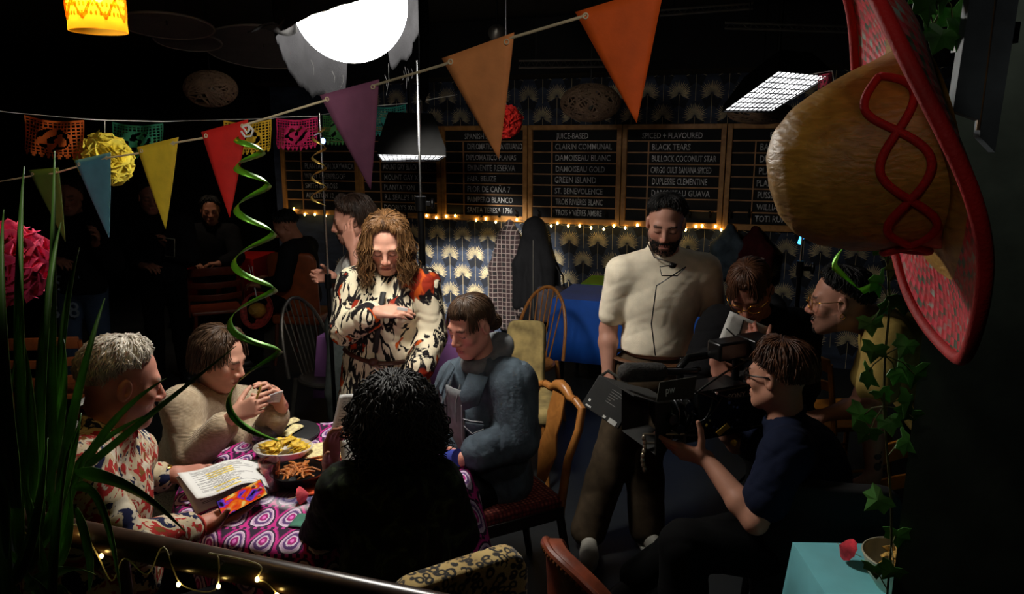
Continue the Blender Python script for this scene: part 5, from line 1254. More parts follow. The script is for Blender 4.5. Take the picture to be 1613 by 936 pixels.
# ================================================================== H  hooded woman at the camera
Hn = Person('woman with glasses and tied brown hair in a black printed hoodie bending over the camera', at(1182, 456, 3.06), (-.52, -.85), R_(42), roll=R_(4), hs=1.08, skin=(176, 118, 98), lip=(150, 84, 78), brow=(60, 40, 30), female=True, jaw=.93)
nk = at(1196, 500, 3.22); Hn.neck(nk, .048); Hn.torso(at(1222, 680, 3.36), nk, at(1258, 522, 3.26), at(1134, 516, 3.24), 1.08)
Hn.arm('R', at(1100, 600, 3.14), at(1124, 568, 2.92), V((.3, -.5, -.6)), V((.1, .7, -.5)), [(.2, .4, .3)] * 4, (.2, .2), .98, .95)
Hn.arm('L', at(1256, 610, 3.08), at(1196, 558, 2.94), V((-.45, .1, .85)), V((.4, .85, .1)), [(.7, .8, .5)] * 4, (.5, .5), .98, .95)
Hn.body('skin_h'); Hn.cloth('hoodie', BLKCLO, .04, (1.72, 1.8), Hn.P + V((0, 0, -.08)), wr=.010, wf=45, seed=27)
T = Hn.tframe(); S = SDF(.008); c = Hn.N
pts = [c + T @ V((.092 * math.cos(a), .085 * math.sin(a) - .02, .02 - .03 * math.sin(a))) for a in [2 * PI * i / 16 for i in range(17)]]
for a, b in zip(pts, pts[1:]): S.cone(a, b, .034, .034, .02)
S.ell(c + T @ V((0, -.11, -.03)), (.10, .05, .11), T, .04); S.fold(wrinkle(.004, 40, 9)); S.build('hood', BLKCLO, Hn.o)
# white print with line drawing on the chest
pq = [at(1150, 490, 2.985), at(1212, 516, 2.985), at(1178, 572, 2.97), at(1128, 546, 2.97)]
Bq = lambda u, v: lerp(lerp(pq[3], pq[2], u), lerp(pq[0], pq[1], u), v) + V((0, -.012 * math.sin(PI * u), 0))
mb = MB(); mb.grid(Bq, 9, 9); pr_ = mb.build('chest_print', WHT, Hn.o, smooth=180, solid=.003)
mb = MB()
for pl_ in ([(.06, .55), (.45, .42), (.94, .62)], [(.3, .06), (.42, .42), (.35, .94)], [(.42, .42), (.94, .2)], [(.2, .30), (.36, .28)], [(.2, .2), (.4, .17)], [(.55, .55), (.66, .9)]):
    P2 = []
    for (a0, b0), (a1, b1) in zip(pl_, pl_[1:]):
        for k in range(5): P2.append(Bq(a0 + (a1 - a0) * k / 5, b0 + (b1 - b0) * k / 5) + V((0, -.003, 0)))
    P2.append(Bq(*pl_[-1]) + V((0, -.003, 0))); mb.tube(P2, .0032, 5)
mb.build('line_drawing', PLASTIC, pr_)
wv = (Hn.WR - Hn.ER).normalized(); x, y = frame(wv); c = Hn.WR; mb = MB(); mb.tube([c + x * .031 * math.cos(a) + y * .031 * math.sin(a) for a in [2 * PI * i / 20 for i in range(21)]], .003, 6); mb.build('bracelet', GOLDM, Hn.o)
Hn.legs('trousers', BLKJ, Hn.P + V((.09, 0, -.06)), V((Hn.P.x + .1, 3.3, .5)), V((Hn.P.x + .12, 3.35, .1)), Hn.P + V((-.09, 0, -.06)), V((Hn.P.x - .08, 3.28, .5)), V((Hn.P.x - .08, 3.33, .1)))
Hn.shoe(V((Hn.P.x + .12, 3.35, .087)), (0, -1), SHOEB, SHOEB); Hn.shoe(V((Hn.P.x - .08, 3.33, .087)), (0, -1), SHOEB, SHOEB)
Hn.hairdo(H_CHEST, 1300, (.004, .013), lambda a: .05 if .5 < abs(a) < .9 else 0.0, (lambda a: .95 if abs(a) < .45 else ends(.85, 1.45, 2.1)(a)), .0015, .12, .0028, 28)
mb = MB(); b0 = Hn.hp(0, -.11, .0); rr = random.Random(8)
for i in range(70):
    o_ = V((rr.uniform(-.025, .025), rr.uniform(-.02, .02), 0)); q = Hn.RM @ V((0, -1, 0)); mb.tube([b0 + o_ * .4, b0 + q * .04 + o_ + V((0, 0, .01)), b0 + q * .07 + o_ * 1.4 + V((0, 0, -.04)), b0 + q * .08 + o_ * 1.6 + V((0, 0, -.12))], [.006, .006, .005, .002], 5)
mb.build('ponytail', H_CHEST, Hn.o, smooth=180)
Hn.glasses(GOLDM, rad=.0018)

# ================================================================== I  leaning man in the mustard T-shirt
I_ = Person('man with a moustache and thin glasses in a mustard T-shirt leaning forward', at(1322, 474, 2.72), (-.93, .34), R_(6), hs=1.04, skin=(190, 134, 112), lip=(160, 96, 88), brow=(22, 16, 14), stub=.5)
nk = at(1386, 508, 2.76); I_.neck(nk, .058); I_.torso(at(1478, 640, 2.95), nk, at(1398, 534, 2.62), at(1396, 520, 2.96), 1.05)
I_.arm('L', at(1376, 640, 2.52), at(1376, 742, 2.50), V((-.1, .0, -1)), V((-.3, .9, 0)), [(.3, .4, .3)] * 4, (.2, .2), 1.05, 1.05)
I_.arm('R', at(1352, 640, 3.02), at(1296, 655, 2.95), V((-.9, -.1, -.1)), V((0, .3, -.9)), [(.7, .8, .5)] * 4, (.5, .5), 1.0, 1.0)
I_.body('skin_i'); I_.cloth('t_shirt', MUST, .024, (.72, .6), None, wr=.006, wf=50, seed=31, sg=.022)
mb = MB()
for (f_, s_) in ((1.12, .0), (1.3, .5), (1.55, -.3), (1.75, .3)):
    pass
T = I_.tframe(); x = (I_.WL - I_.EL).normalized(); sd = V((0, -1, 0))
mb = MB()
for f_ in (.16, .34, .52, .72, .88):
    c = lerp(I_.EL, I_.WL, f_) + sd * (.041 - .012 * f_); rr = random.Random(int(f_ * 100))
    mb.ell(c, (.014, .004, .013 + .008 * rr.random()), rot3(ry=rr.uniform(-.6, .6)), 10, 6); mb.ell(c + V((.010, .001, .016)), (.006, .003, .007), None, 8, 5)
mb.build('tattoos', plain('tattoo_ink', (70, 52, 50), .6), I_.o)
I_.legs('trousers', BLKJ, I_.P + V((0, -.09, -.05)), V((I_.P.x - .02, 2.85, .5)), V((I_.P.x + .02, 2.85, .1)), I_.P + V((0, .09, -.05)), V((I_.P.x + .06, 3.05, .5)), V((I_.P.x + .1, 3.05, .1)))
I_.shoe(V((I_.P.x + .02, 2.85, .087)), (-1, 0), SHOEB, SHOEB); I_.shoe(V((I_.P.x + .1, 3.05, .087)), (-1, 0), SHOEB, SHOEB)
I_.hairdo(H_BLACK, 1000, (.005, .02), lambda a: 0.0, ends(.72, 1.25, 1.95), .006, .05, .0036, 32, puff=.006)
I_.beard(H_BLACK, 160, 6, .010, full=False, name='moustache')
I_.glasses(GOLDM, .034, .024, 2.3, .0016)
mb = MB(); e = I_.hp(-.082, -.005, -.042); x, y = frame(V((0, 1, 0))); mb.tube([e + x * .009 * math.cos(a) + y * .009 * math.sin(a) for a in [2 * PI * i / 14 for i in range(15)]], .0016, 6); mb.build('earring', GOLDM, I_.o)
mb = MB(); mb.tube([I_.N + V((-.055, -.05, .03)), I_.N + V((-.075, 0, .0)), I_.N + V((-.06, .05, .03))], .002, 6); mb.build('necklace', GOLDM, I_.o)

# ================================================================== J  camera operator
J = Person('seated camera operator in a navy T-shirt seen from behind, hand under the camera', at(1226, 592, 2.54), (-.72, .70), R_(4), hs=1.07, skin=(196, 140, 116), brow=(60, 44, 34))
nk = at(1238, 668, 2.54); J.neck(nk, .056); J.torso(V((1.13, 2.50, .58)), nk, at(1238, 718, 2.33), at(1272, 702, 2.79), 1.16)
J.arm('L', at(1190, 822, 2.26), at(1112, 722, 2.46), V((-.9, .36, .12)), V((.3, .75, .5)), [(.1, .15, .1), (.25, .25, .15), (.35, .3, .2), (.4, .4, .2)], (.1, .0), 1.08, 1.05, .06, tdir=V((.05, .0, 1)))
J.arm('R', at(1160, 700, 2.90), at(1120, 640, 2.86), V((-.6, -.1, .5)), V((-.4, -.6, -.4)), [(.6, .6, .4)] * 4, (.3, .3), 1.05)
J.body('skin_j'); J.cloth('t_shirt', NAVYT, .026, (.66, .7), None, wr=.008, wf=45, seed=37, sg=.026, extra=lambda S: collar_ring(S, J, .07, .009))
J.legs('trousers', BLKJ, J.P + V((-.02, -.09, -.04)), at(1078, 858, 2.33), V((.62, 2.36, .12)), J.P + V((-.02, .09, -.04)), at(1092, 852, 2.80), V((.56, 2.95, .1)), g=.024, wr=.008)
J.shoe(V((.64, 2.36, .087)), (-1, .1), SHOEB, SHOEB); J.shoe(V((.58, 2.98, .087)), (-.7, -.6), SHOEB, SOLE, WHITE)
J.hairdo(H_CHEST, 1400, (.008, .022), lambda a: .01 if abs(a) > 1 else 0, ends(.74, 1.3, 1.95), .004, .08, .0032, 38, puff=.01)
J.glasses(PLASTIC, .031, .02, 4, .0032)
mb = MB(); e = J.N; nd = (J.Hd - J.N).normalized(); T = J.tframe(); mb.tube([e + nd * .03 + T @ V((.066 * math.cos(a), .066 * math.sin(a), -.01 * math.sin(a))) for a in [2 * PI * i / 24 for i in range(25)]], .004, 6); mb.build('lanyard', PLASTIC, J.o)

# ================================================================== people at the far left, in the dark
def far(label, head, face, pitch, hs, N, P, SL, SR, arms, mat, legm, hair, seat=False, skin=(168, 112, 88), seed=1, sl=1.7, knees=None):
    p = Person(label, head, face, pitch, hs=hs, skin=skin, h=.008); p.neck(N, .052); p.torso(P, N, SL, SR, 1.05)
    for sd, e, w, d, n in arms: p.arm(sd, e, w, d, n, [(.5, .6, .4)] * 4, (.3, .3), 1.05)
    p.body('skin_far'); p.cloth('jumper', mat, .03, (sl, sl), P + V((0, 0, -.06)), h=.012, wr=.006, seed=seed)
    f = V((face[0], face[1], 0)).normalized(); r = f.cross(V((0, 0, 1)))
    if seat: kl, al = [(P + f * .42 + r * s * .1 + V((0, 0, -.02))) for s in (-1, 1)], None
    for_ = []
    for s in (-1, 1):
        h_ = P + r * s * .09 + V((0, 0, -.05)); k_ = (P + f * .42 + r * s * .1 + V((0, 0, -.02))) if seat else V((P.x + r.x * s * .1 + f.x * .03, P.y + r.y * s * .1 + f.y * .03, .5))
        for_.append((h_, k_, V((k_.x + f.x * .03, k_.y + f.y * .03, .1)) if seat else V((P.x + r.x * s * .11, P.y + r.y * s * .11, .1))))
    lg = p.legs('trousers', legm, *for_[0], *for_[1], h=.012)
    for h_, k_, a_ in for_: p.shoe(V((a_.x, a_.y, .087)), (f.x, f.y), SHOEB, SHOEB)
    p.hairdo(hair, 200, (.006, .02), lambda a: 0.0, ends(.7, 1.35, 2.0), .006, .07, .007, seed, puff=.006); return p, lg
Kp = at(112, 300, 5.5); P = V((Kp.x - .02, 5.5, .95)); N = V((Kp.x, 5.52, 1.46))
K_, lg = far('person in pale lettered jeans standing in the dark at the far left', V((Kp.x, 5.46, 1.62)), (.3, -1), R_(10), 1.05, N, P, N + V((.20, -.05, -.06)), N + V((-.19, .0, -.06)), [('L', N + V((.30, -.10, -.33)), V((at(150, 385, 5.3))), V((.4, -.3, .6)), V((-.3, -.5, .3))), ('R', N + V((-.22, -.08, -.34)), at(80, 410, 5.25), V((.8, -.3, 0)), V((0, .3, -.9)))], BLKCLO, JEANS, H_DARK, seed=41)
# pale letters printed on the jeans
items = []
for ch, px, py in (('B', 108, 455), ('9', 86, 458), ('8', 108, 500), ('B', 74, 502)):
    p_ = at(px, py, 5.36); lettering('leg_letter', [(ch, p_, V((1, 0, 0)), V((0, 0, 1)), .17, 1.1)], plain('pale_print', (150, 165, 180), .8), lg)
Lp = at(240, 325, 6.0); P = V((Lp.x, 6.05, .95)); N = V((Lp.x + .02, 6.05, 1.42))
far('person in black beside the yellow flag holding up a phone in the dark', V((Lp.x, 5.98, 1.58)), (.5, -.85), R_(12), 1.05, N, P, N + V((.2, -.02, -.06)), N + V((-.19, 0, -.06)), [('L', N + V((.27, -.06, -.33)), at(268, 398, 5.85), V((0, -.2, 1)), V((-.7, -.5, .1))), ('R', N + V((-.24, -.08, -.32)), N + V((-.05, -.25, -.38)), V((.7, -.4, .1)), V((0, .3, -.9)))], BLKCLO, BLKJ, H_BLACK, seed=42)
p_ = at(268, 390, 5.80); ph = thing('phone', 'pale phone held upright in the dark beside the yellow flag', 'phone', p_); MB().box(p_, (.075, .01, .15), rot3(ry=.12)).build('phone_case', plain('pale_case', (150, 150, 130), .5), ph, bevel=.004); MB().box(p_ + V((0, -.0056, 0)), (.068, .002, .14), rot3(ry=.12)).build('phone_screen', PLASTIC, ph)
Mp = at(334, 328, 7.5); P = V((Mp.x - .05, 7.62, .72)); N = V((Mp.x - .03, 7.55, 1.17))
far('person in black sitting behind the red table in the dark', V((Mp.x, 7.45, 1.35)), (.4, -.9), R_(14), 1.1, N, P, N + V((.2, -.03, -.06)), N + V((-.2, .0, -.06)), [('L', N + V((.28, -.14, -.3)), N + V((.16, -.30, -.34)), V((-.8, -.2, 0)), V((0, 0, -1))), ('R', N + V((-.27, -.14, -.3)), N + V((-.14, -.32, -.34)), V((.8, -.2, 0)), V((0, 0, -1)))], BLKCLO, BLKJ, H_BLACK, seat=False, seed=43)
Np = at(452, 347, 6.6); P = V((at(476, 440, 6.6).x, 6.62, .62)); N = V((at(470, 372, 6.6).x, 6.6, 1.13))
far('person in black sitting bowed on the orange-brown leather chair', V((Np.x, 6.55, 1.28)), (-.95, -.3), R_(30), 1.12, N, P, N + V((-.03, -.2, -.06)), N + V((.03, .2, -.06)), [('L', N + V((-.08, -.28, -.32)), N + V((-.30, -.2, -.36)), V((-.9, .1, .1)), V((0, .3, -.9))), ('R', N + V((-.05, .25, -.32)), N + V((-.3, .1, -.35)), V((-.9, -.1, .1)), V((0, -.3, -.9)))], BLKCLO, BLKJ, H_BLACK, seat=True, seed=44)
# ------------------------------------------------------------------ triangle bunting
def card(name, c): return plain(name, c, .75, var=.05, sc=30, bump=.08, bsc=300)
FL = [('olive green', (86, 112, 40), (45, 268), (92, 264), (103, 381), 2.0), ('dusty blue', (84, 142, 162), (118, 253), (174, 240), (172, 375), 1.8), ('yellow', (236, 200, 50), (216, 232), (281, 216), (261, 361), 1.65),
      ('red', (206, 30, 22), (317, 208), (391, 188), (362, 343), 1.52), ('purple', (138, 82, 112), (504, 150), (597, 125), (584, 299), 1.35), ('light orange', (228, 146, 84), (696, 92), (810, 51), (786, 251), 1.15), ('deep orange', (226, 92, 18), (906, 19), (1047, -24), (1003, 194), 1.05)]
for nm, colr, a, b, c, Y in FL:
    A_, B_ = at(a[0], a[1], Y + .02), at(b[0], b[1], Y - .02); C_ = at(c[0], c[1], Y); C_ = C_
    root = thing('bunting_flag', nm + ' card triangle flag threaded on the bunting cord', 'flag', lerp(A_, B_, .5), 0, 'triangle flags of the bunting')
    n_ = (B_ - A_).cross(C_ - A_).normalized(); n_ = n_ if n_.y < 0 else -n_
    mb = MB(); mb.grid(lambda u, v: lerp(lerp(A_, B_, u), C_, v * .998) + n_ * (.004 * math.sin(PI * v) * math.sin(PI * u + .4)), 9, 12); mb.build('card', card(nm.replace(' ', '_') + '_card', colr), root, smooth=180, solid=.0012)
    for u in (.09, .91):
        mb = MB(); c0 = lerp(lerp(A_, B_, u), C_, .055) + n_ * .002; x, y = frame(n_); mb.tube([c0 + x * .0035 * math.cos(t_) + y * .0035 * math.sin(t_) for t_ in [2 * PI * i / 12 for i in range(13)]], .0011, 6)
        mb.build('eyelet', CORD, root)
cp = [(-60, 297, 2.25), (0, 286, 2.12)]
for nm, colr, a, b, c, Y in FL: cp += [(a[0] + 6, a[1] + 9, Y + .018), ((a[0] + b[0]) / 2, (a[1] + b[1]) / 2 + 9, Y + .008), (b[0] - 6, b[1] + 9, Y - .016)]
cp += [(1100, -40, 1.0), (1250, -90, .95)]
tag(MB().tube([at(*q) for q in cp], .0022, 8).build('long_cord', CORD), 'pale cord carrying the triangle flags across the room', 'cord')
k0 = at(391, 197, 1.49); tag(MB().tube([k0 + V((.004 * math.sin(i * .9), -.006, -.004 * i)) if i < 5 else k0 + V((.012 * math.sin(i * 1.1), -.008, .012 * math.cos(i * 1.1) - .012)) for i in range(11)], .0022, 6).build('cord_knot', plain('white_ribbon', (230, 230, 224), .6), smooth=180), 'white ribbon knot tied on the cord at the corner of the red flag', 'ribbon')
# ------------------------------------------------------------------ cut paper banners
def picado(label, a, b, h, col, Y, seed, n=(45, 33)):
    A_, B_ = at(a[0], a[1], Y), at(b[0], b[1], Y); dn = (A_ - at(a[0], a[1] + 10, Y)).normalized() * -1; w = (B_ - A_).length; H_ = (at(a[0], a[1], Y) - at(a[0], a[1] + h, Y)).length
    r = np.random.RandomState(seed); ph = r.rand(6) * 6; mb = MB(); nx, ny = n; idx = {}; vs = []; fs = []
    P = lambda i, j: lerp(A_, B_, i / nx) + dn * (H_ * (j / ny) + .012 * w / .2 * math.sin(PI * i / nx)) + V((0, .008 * math.sin(i * .3 + j * .1), 0))
    def vid(i, j):
        if (i, j) not in idx: idx[(i, j)] = len(vs); vs.append(P(i, j))
        return idx[(i, j)]
    for i in range(nx):
        for j in range(ny):
            x, y = (i - nx / 2 + .5) / nx * 2, (j - ny / 2 + .5) / ny * 2
            e = (x / .62) ** 2 + (y / .66) ** 2
            f = math.sin(x * 9 + ph[0]) * math.sin(y * 8 + ph[1]) + .7 * math.sin(x * 15 + y * 9 + ph[2]) + .5 * math.sin(math.hypot(x, y) * 18 + ph[3])
            solid = (i % 3 == 0) or (j % 3 == 0) or j < 2 or i < 1 or i > nx - 2
            if e < 1: solid = f > -.25 or (e > .86)
            if j > ny - 5:
                sc = abs(math.sin(PI * i / 5.0)) * 4; solid = (ny - j) > 4.6 - sc
            if solid: fs.append((vid(i, j), vid(i + 1, j), vid(i + 1, j + 1), vid(i, j + 1)))
    mb.add(vs, fs); t_ = plain(label.split()[0] + '_tissue', col, .85, var=.06)
    return tag(mb.build('paper_banner', t_, smooth=0, solid=.0006), label, 'paper banner', 'cut paper banners strung across the room')
picado('orange cut paper banner with a lacy motif, hanging farthest left', (38, 181), (131, 189), 60, (214, 104, 34), 3.0, 1)
picado('dark green cut paper banner next to the yellow pom-pom', (176, 192), (256, 194), 52, (16, 92, 66), 3.2, 2)
picado('yellow cut paper banner behind the red flag', (352, 190), (427, 188), 50, (222, 180, 44), 4.0, 3)
picado('magenta cut paper banner left of the thin steel stand', (435, 186), (500, 184), 48, (196, 30, 92), 4.4, 4)
picado('green cut paper banner between the steel stand and the purple flag', (508, 181), (560, 178), 46, (50, 104, 50), 4.9, 5)
picado('teal cut paper banner right of the purple flag', (590, 168), (639, 164), 46, (36, 124, 112), 5.3, 6)
picado('small pink cut paper banner at the end of the softbox', (1290, 116), (1311, 113), 36, (236, 84, 116), 3.6, 7, (22, 22))
picado('small green cut paper banner partly behind the sombrero', (1318, 152), (1352, 146), 44, (40, 120, 70), 3.5, 8, (26, 24))
pts = [at(-60, 172, 2.9), at(0, 177, 2.96), at(38, 181, 3.0), at(131, 189, 3.0), at(165, 191, 3.1), at(256, 193, 3.2), at(352, 190, 4.0), at(427, 188, 4.0), at(435, 186, 4.4), at(500, 184, 4.4), at(508, 181, 4.9), at(560, 178, 4.9), at(590, 168, 5.3), at(639, 164, 5.3), at(720, 150, 5.5)]
tag(MB().tube([p + V((0, .003, .004)) for p in pts], .0022, 6).build('banner_string', plain('white_string', (225, 225, 220), .7)), 'thin white string carrying the cut paper banners', 'string')
pts = [at(1240, 128, 3.7), at(1290, 116, 3.6), at(1311, 113, 3.6), at(1318, 152, 3.5), at(1352, 146, 3.5), at(1430, 90, 3.4)]
tag(MB().tube([p + V((0, .003, .004)) for p in pts], .002, 6).build('banner_string', plain('white_string', (225, 225, 220), .7)), 'thin string of the pink and green banners beside the sombrero', 'string')
# ------------------------------------------------------------------ tissue pom-poms
def pompom(label, c, r, col, seed, hang=None, n=46):
    root = thing('tissue_pom_pom', label, 'pom-pom', c); rr = random.Random(seed); mb = MB()
    for i in range(n):
        z = 1 - 2 * (i + .5) / n; a = i * 2.39996; d = V((math.sqrt(1 - z * z) * math.cos(a), math.sqrt(1 - z * z) * math.sin(a), z)); x, y = frame(d); p1, p2 = rr.uniform(0, 6), rr.uniform(0, 6); R_p = r * rr.uniform(.5, .72)
        def pf(u, v):
            t_ = 2 * PI * u; q = v * R_p * (1 + .18 * math.sin(5 * t_ + p1)); return V(c) + d * (r * .25 + r * .72 * v ** .7 + r * .10 * v * math.sin(3 * t_ + p2)) + x * q * math.cos(t_) + y * q * math.sin(t_)
        mb.grid(pf, 14, 5, wrap=True)
    mb.build('tissue_petals', plain('tissue_%d' % seed, col, .85, var=.12, sc=30), root, smooth=60, solid=.0006)
    if hang is not None: MB().tube([V(c), V(hang)], .0018, 6).build('string', plain('white_string', (225, 225, 220), .7), root)
    return root
pompom('yellow tissue pom-pom hanging on a white string behind the blue flag', at(166, 252, 3.1), .094, (226, 206, 70), 61, at(165, 191, 3.1))
pompom('hot pink tissue pom-pom behind the spiky plant at the left edge', at(8, 415, 1.75), .086, (236, 66, 116), 62, V((at(8, 415, 1.75).x, 1.75, 3.1)))
pompom('small red tissue pom-pom behind the light orange flag', at(797, 192, 4.6), .085, (190, 28, 18), 63, V((at(797, 192, 4.6).x, 4.6, 3.1)))
# ------------------------------------------------------------------ spiral streamers
def spiral(label, ctrl, w, m, turns, ampl, Y0, Y1, name='spiral_streamer', n=170, ph=0.0, pw=1.0):
    """ctrl: pixel path of the axis"""
    pts = []; side = []
    for i in range(n):
        f = i / (n - 1); k = f * (len(ctrl) - 1); j = min(int(k), len(ctrl) - 2); q = k - j
        px = ctrl[j][0] + (ctrl[j + 1][0] - ctrl[j][0]) * q; py = ctrl[j][1] + (ctrl[j + 1][1] - ctrl[j][1]) * q
        c = at(px, py, Y0 + (Y1 - Y0) * f); a = ph + 2 * PI * turns * f ** pw; am = ampl[0] + (ampl[1] - ampl[0]) * f
        pts.append(c + V((am * math.cos(a), am * math.sin(a), 0))); side.append(V((-.8 * math.cos(a), -.8 * math.sin(a), .75)).normalized())
    ww = [w * min(1, .15 + (n - 1 - i) / 12, .2 + i / 8) for i in range(n)]
    return tag(MB().ribbon(pts, ww, side).build(name, m, smooth=180, solid=.0005), label, 'streamer')
t = NT('green_foil'); t.set(col=(112, 190, 44), rough=.32, metal=.35); GFOIL = t.m
spiral('long bright green spiral streamer hanging from the bunting cord by the red flag', [(390, 215), (398, 290), (402, 380), (398, 470), (402, 560), (405, 690)], .015, GFOIL, 5.6, (.024, .058), 1.50, 1.46, ph=2.2, n=240, pw=.74)
spiral('thin gold spiral streamer by the thin steel stand', [(502, 200), (502, 325)], .016, plain('gold_foil', (206, 168, 84), .3, .8), 4, (.03, .04), 3.85, 3.85, n=110)
spiral('short green streamer curling over the ivy beside the leaning man', [(1338, 386), (1322, 420), (1345, 458), (1398, 440)], .014, GFOIL, 1.0, (.012, .012), 1.34, 1.34, n=70, ph=1.5)
# ------------------------------------------------------------------ pendant lamps
c = at(151, 10, 1.9); r = .063
root = thing('pendant_lamp', 'lit amber cut glass pendant lamp at the top left corner', 'lamp', c)
t = NT('amber_glass'); tp_ = t.n('ShaderNodeBsdfTransparent'); tp_.inputs[0].default_value = lin((255, 226, 150)); t.set(col=(255, 216, 120), rough=.1, trans=.85, ior=1.3); tr = t.n('ShaderNodeBsdfTranslucent'); tr.inputs[0].default_value = lin((255, 214, 110)); mx = t.n('ShaderNodeMixShader'); mx.inputs[0].default_value = .55
t.t.links.new(tp_.outputs[0], mx.inputs[1]); t.t.links.new(tr.outputs[0], mx.inputs[2]); t.t.links.new(mx.outputs[0], t.t.nodes['Material Output'].inputs[0]); AMBER = t.m
zb0 = at(151, 50, 1.9).z - c.z; mb = MB(); mb.lathe([(r * 1.02, zb0), (r, zb0 + .03), (r * .97, zb0 + .09), (r * .95, zb0 + .17), (r * .7, zb0 + .21), (.02, zb0 + .225)], n=40, caps=False); mb.build('glass_shade', AMBER, root, local=True, smooth=60, solid=.004)
mb = MB()
for k in range(8):
    for sg_ in (-1, 1):
        P2 = [V(((r + .002) * math.cos(2 * PI * k / 8 + sg_ * f * 1.25), (r + .002) * math.sin(2 * PI * k / 8 + sg_ * f * 1.25), zb0 + .022 + .15 * f)) for f in [i / 12 for i in range(13)]]; mb.tube(P2, .0028, 6)
for k in range(40):
    for q in range(7):
        a = 2 * PI * (k + .5 * (q % 2)) / 40; mb.ell(((r + .001) * math.cos(a), (r + .001) * math.sin(a), zb0 + .035 + .02 * q), (.0032, .0032, .006), nu=6, nv=4)
mb.build('cut_pattern', AMBER, root, local=True, smooth=180)
mb = MB(); mb.ell((0, 0, zb0 + .10), (.024, .024, .034), nu=16, nv=10); mb.build('bulb', glow('amber_bulb', (255, 206, 110), 110), root, local=True)
MB().tube([(0, 0, zb0 + .22), (0, 0, 3.1 - c.z)], .004, 8).build('cable', PLASTIC, root, local=True)
def wicker(label, c, r, rz_, seed, n=46, rad=.006):
    root = thing('wicker_pendant', label, 'lamp', c, 0, None); rr = random.Random(seed); mb = MB()
    for i in range(n):
        ax = V((rr.gauss(0, 1), rr.gauss(0, 1), rr.gauss(0, .8))).normalized(); x, y = frame(ax); off = rr.uniform(-.5, .5); q = math.sqrt(1 - off * off); P2 = []
        for k in range(25):
            a = 2 * PI * k / 24; p = ax * off + (x * math.cos(a) + y * math.sin(a)) * q; P2.append(V((p.x * r, p.y * r, p.z * rz_)))
        mb.tube(P2, rad, 5, caps=False)
    mb.build('woven_shade', plain('wicker', (112, 88, 68), .7), root, local=True); MB().tube([(0, 0, rz_ * .2), (0, 0, 3.1 - c.z)], .005, 6).build('cable', PLASTIC, root, local=True)
    MB().ell((0, 0, .0), (.035, .035, .05)).build('bulb', plain('dead_bulb', (120, 116, 108), .2), root, local=True); return root
wicker('dark woven ball pendant above the yellow banner', at(332, 140, 4.4), .145, .10, 71)
wicker('dark woven ball pendant in front of the palm wallpaper beside the deep orange flag', at(930, 162, 5.6), .22, .135, 72, 60)
wicker('dark open-mesh ball pendant under the tilted softbox', at(1198, 178, 5.0), .21, .07, 73, 40)
def disc(label, c, r, tilt, az, seed):
    R3 = Matrix.Rotation(az, 3, 'Z') @ Matrix.Rotation(tilt, 3, 'X'); M = Matrix.Translation(c) @ R3.to_4x4(); root = thing('woven_disc', label, 'ceiling decoration', c)
    mb = MB(); mb.lathe([(.0, .03), (r * .5, .02), (r, 0), (r, -.006), (r * .5, .012), (0, .02)], M, 44, caps=False); mb.build('disc_panel', plain('woven_disc_straw', (52, 46, 42), .9, bump=.4, bsc=90), root)
    mb = MB(); mb.tube([M @ V((r * math.cos(a), r * math.sin(a), -.003)) for a in [2 * PI * i / 60 for i in range(61)]], .006, 6); mb.build('rim', plain('disc_rim', (92, 84, 76), .8), root)
    MB().tube([c, V((c.x, c.y, 3.1))], .003, 6).build('hanging_wire', PLASTIC, root)
disc('dark woven disc with pale rim right of the amber lamp', at(263, 40, 3.5), .20, R_(-8), R_(8), 1)
disc('smaller dark woven disc just below the pale rimmed one', at(296, 64, 3.9), .16, R_(-10), R_(5), 2)
disc('large dark woven disc left of the lantern', at(415, 75, 4.3), .32, R_(-14), R_(10), 3)
# ------------------------------------------------------------------ ceiling rails
def rail(label, a, b, hh=.05):
    root = thing('ceiling_rail', label, 'ceiling rail', a); d = (b - a).normalized(); mb = MB()
    for o_ in (-hh / 2, hh / 2): mb.tube([a + V((0, 0, o_)), b + V((0, 0, o_))], .008, 8)
    mb.build('chords', plain('dull_steel', (96, 92, 86), .4, .8), root); mb = MB(); L = (b - a).length; k = int(L / .06)
    for i in range(k): p = a + d * (L * i / k); mb.tube([p + V((0, 0, -hh / 2)), p + d * (L / k / 2) + V((0, 0, hh / 2)), p + d * (L / k) + V((0, 0, -hh / 2))], .003, 5)
    mb.build('lattice', plain('dull_steel', (96, 92, 86), .4, .8), root); mb = MB()
    for f in (.15, .8): p = lerp(a, b, f); MB().tube([p, V((p.x, p.y, 3.1))], .003, 6).build('hanger', BLACKMETAL, root)
rail('lattice ceiling rail between the light orange and deep orange flags', at(817, 101, 5.6), at(1000, 99, 5.5))
rail('lattice ceiling rail above the tilted softbox', at(1142, 40, 4.3), at(1400, 48, 4.2), .03)
rail('short ceiling rail above the lattice rail by the deep orange flag', at(1040, 20, 4.6), at(1186, 9, 4.5), .03)
c = at(783, 50, 4.6); rt = thing('ceiling_spotlight', 'small dark round spotlight behind the light orange flag', 'light', c); MB().lathe([(0, -.03), (.05, -.03), (.055, -.01), (.03, .03), (0, .04)], Matrix.Translation(c) @ Matrix.Rotation(1.2, 4, 'X'), 20, caps=False).build('housing', plain('dull_steel', (96, 92, 86), .4, .8), rt); MB().tube([c, V((c.x, c.y, 3.1))], .006, 8).build('arm', BLACKMETAL, rt)
c = at(509, 222, 3.95); rt = thing('clip_light', 'tiny blue-white clip lamp on the thin steel stand below the banners', 'light', c); MB().ell(c, (.012, .012, .016)).build('lens', glow('blue_white_led', (120, 150, 255), 5), rt); MB().tube([c, at(503, 222, 4.0)], .005, 6).build('clip', PLASTIC, rt)
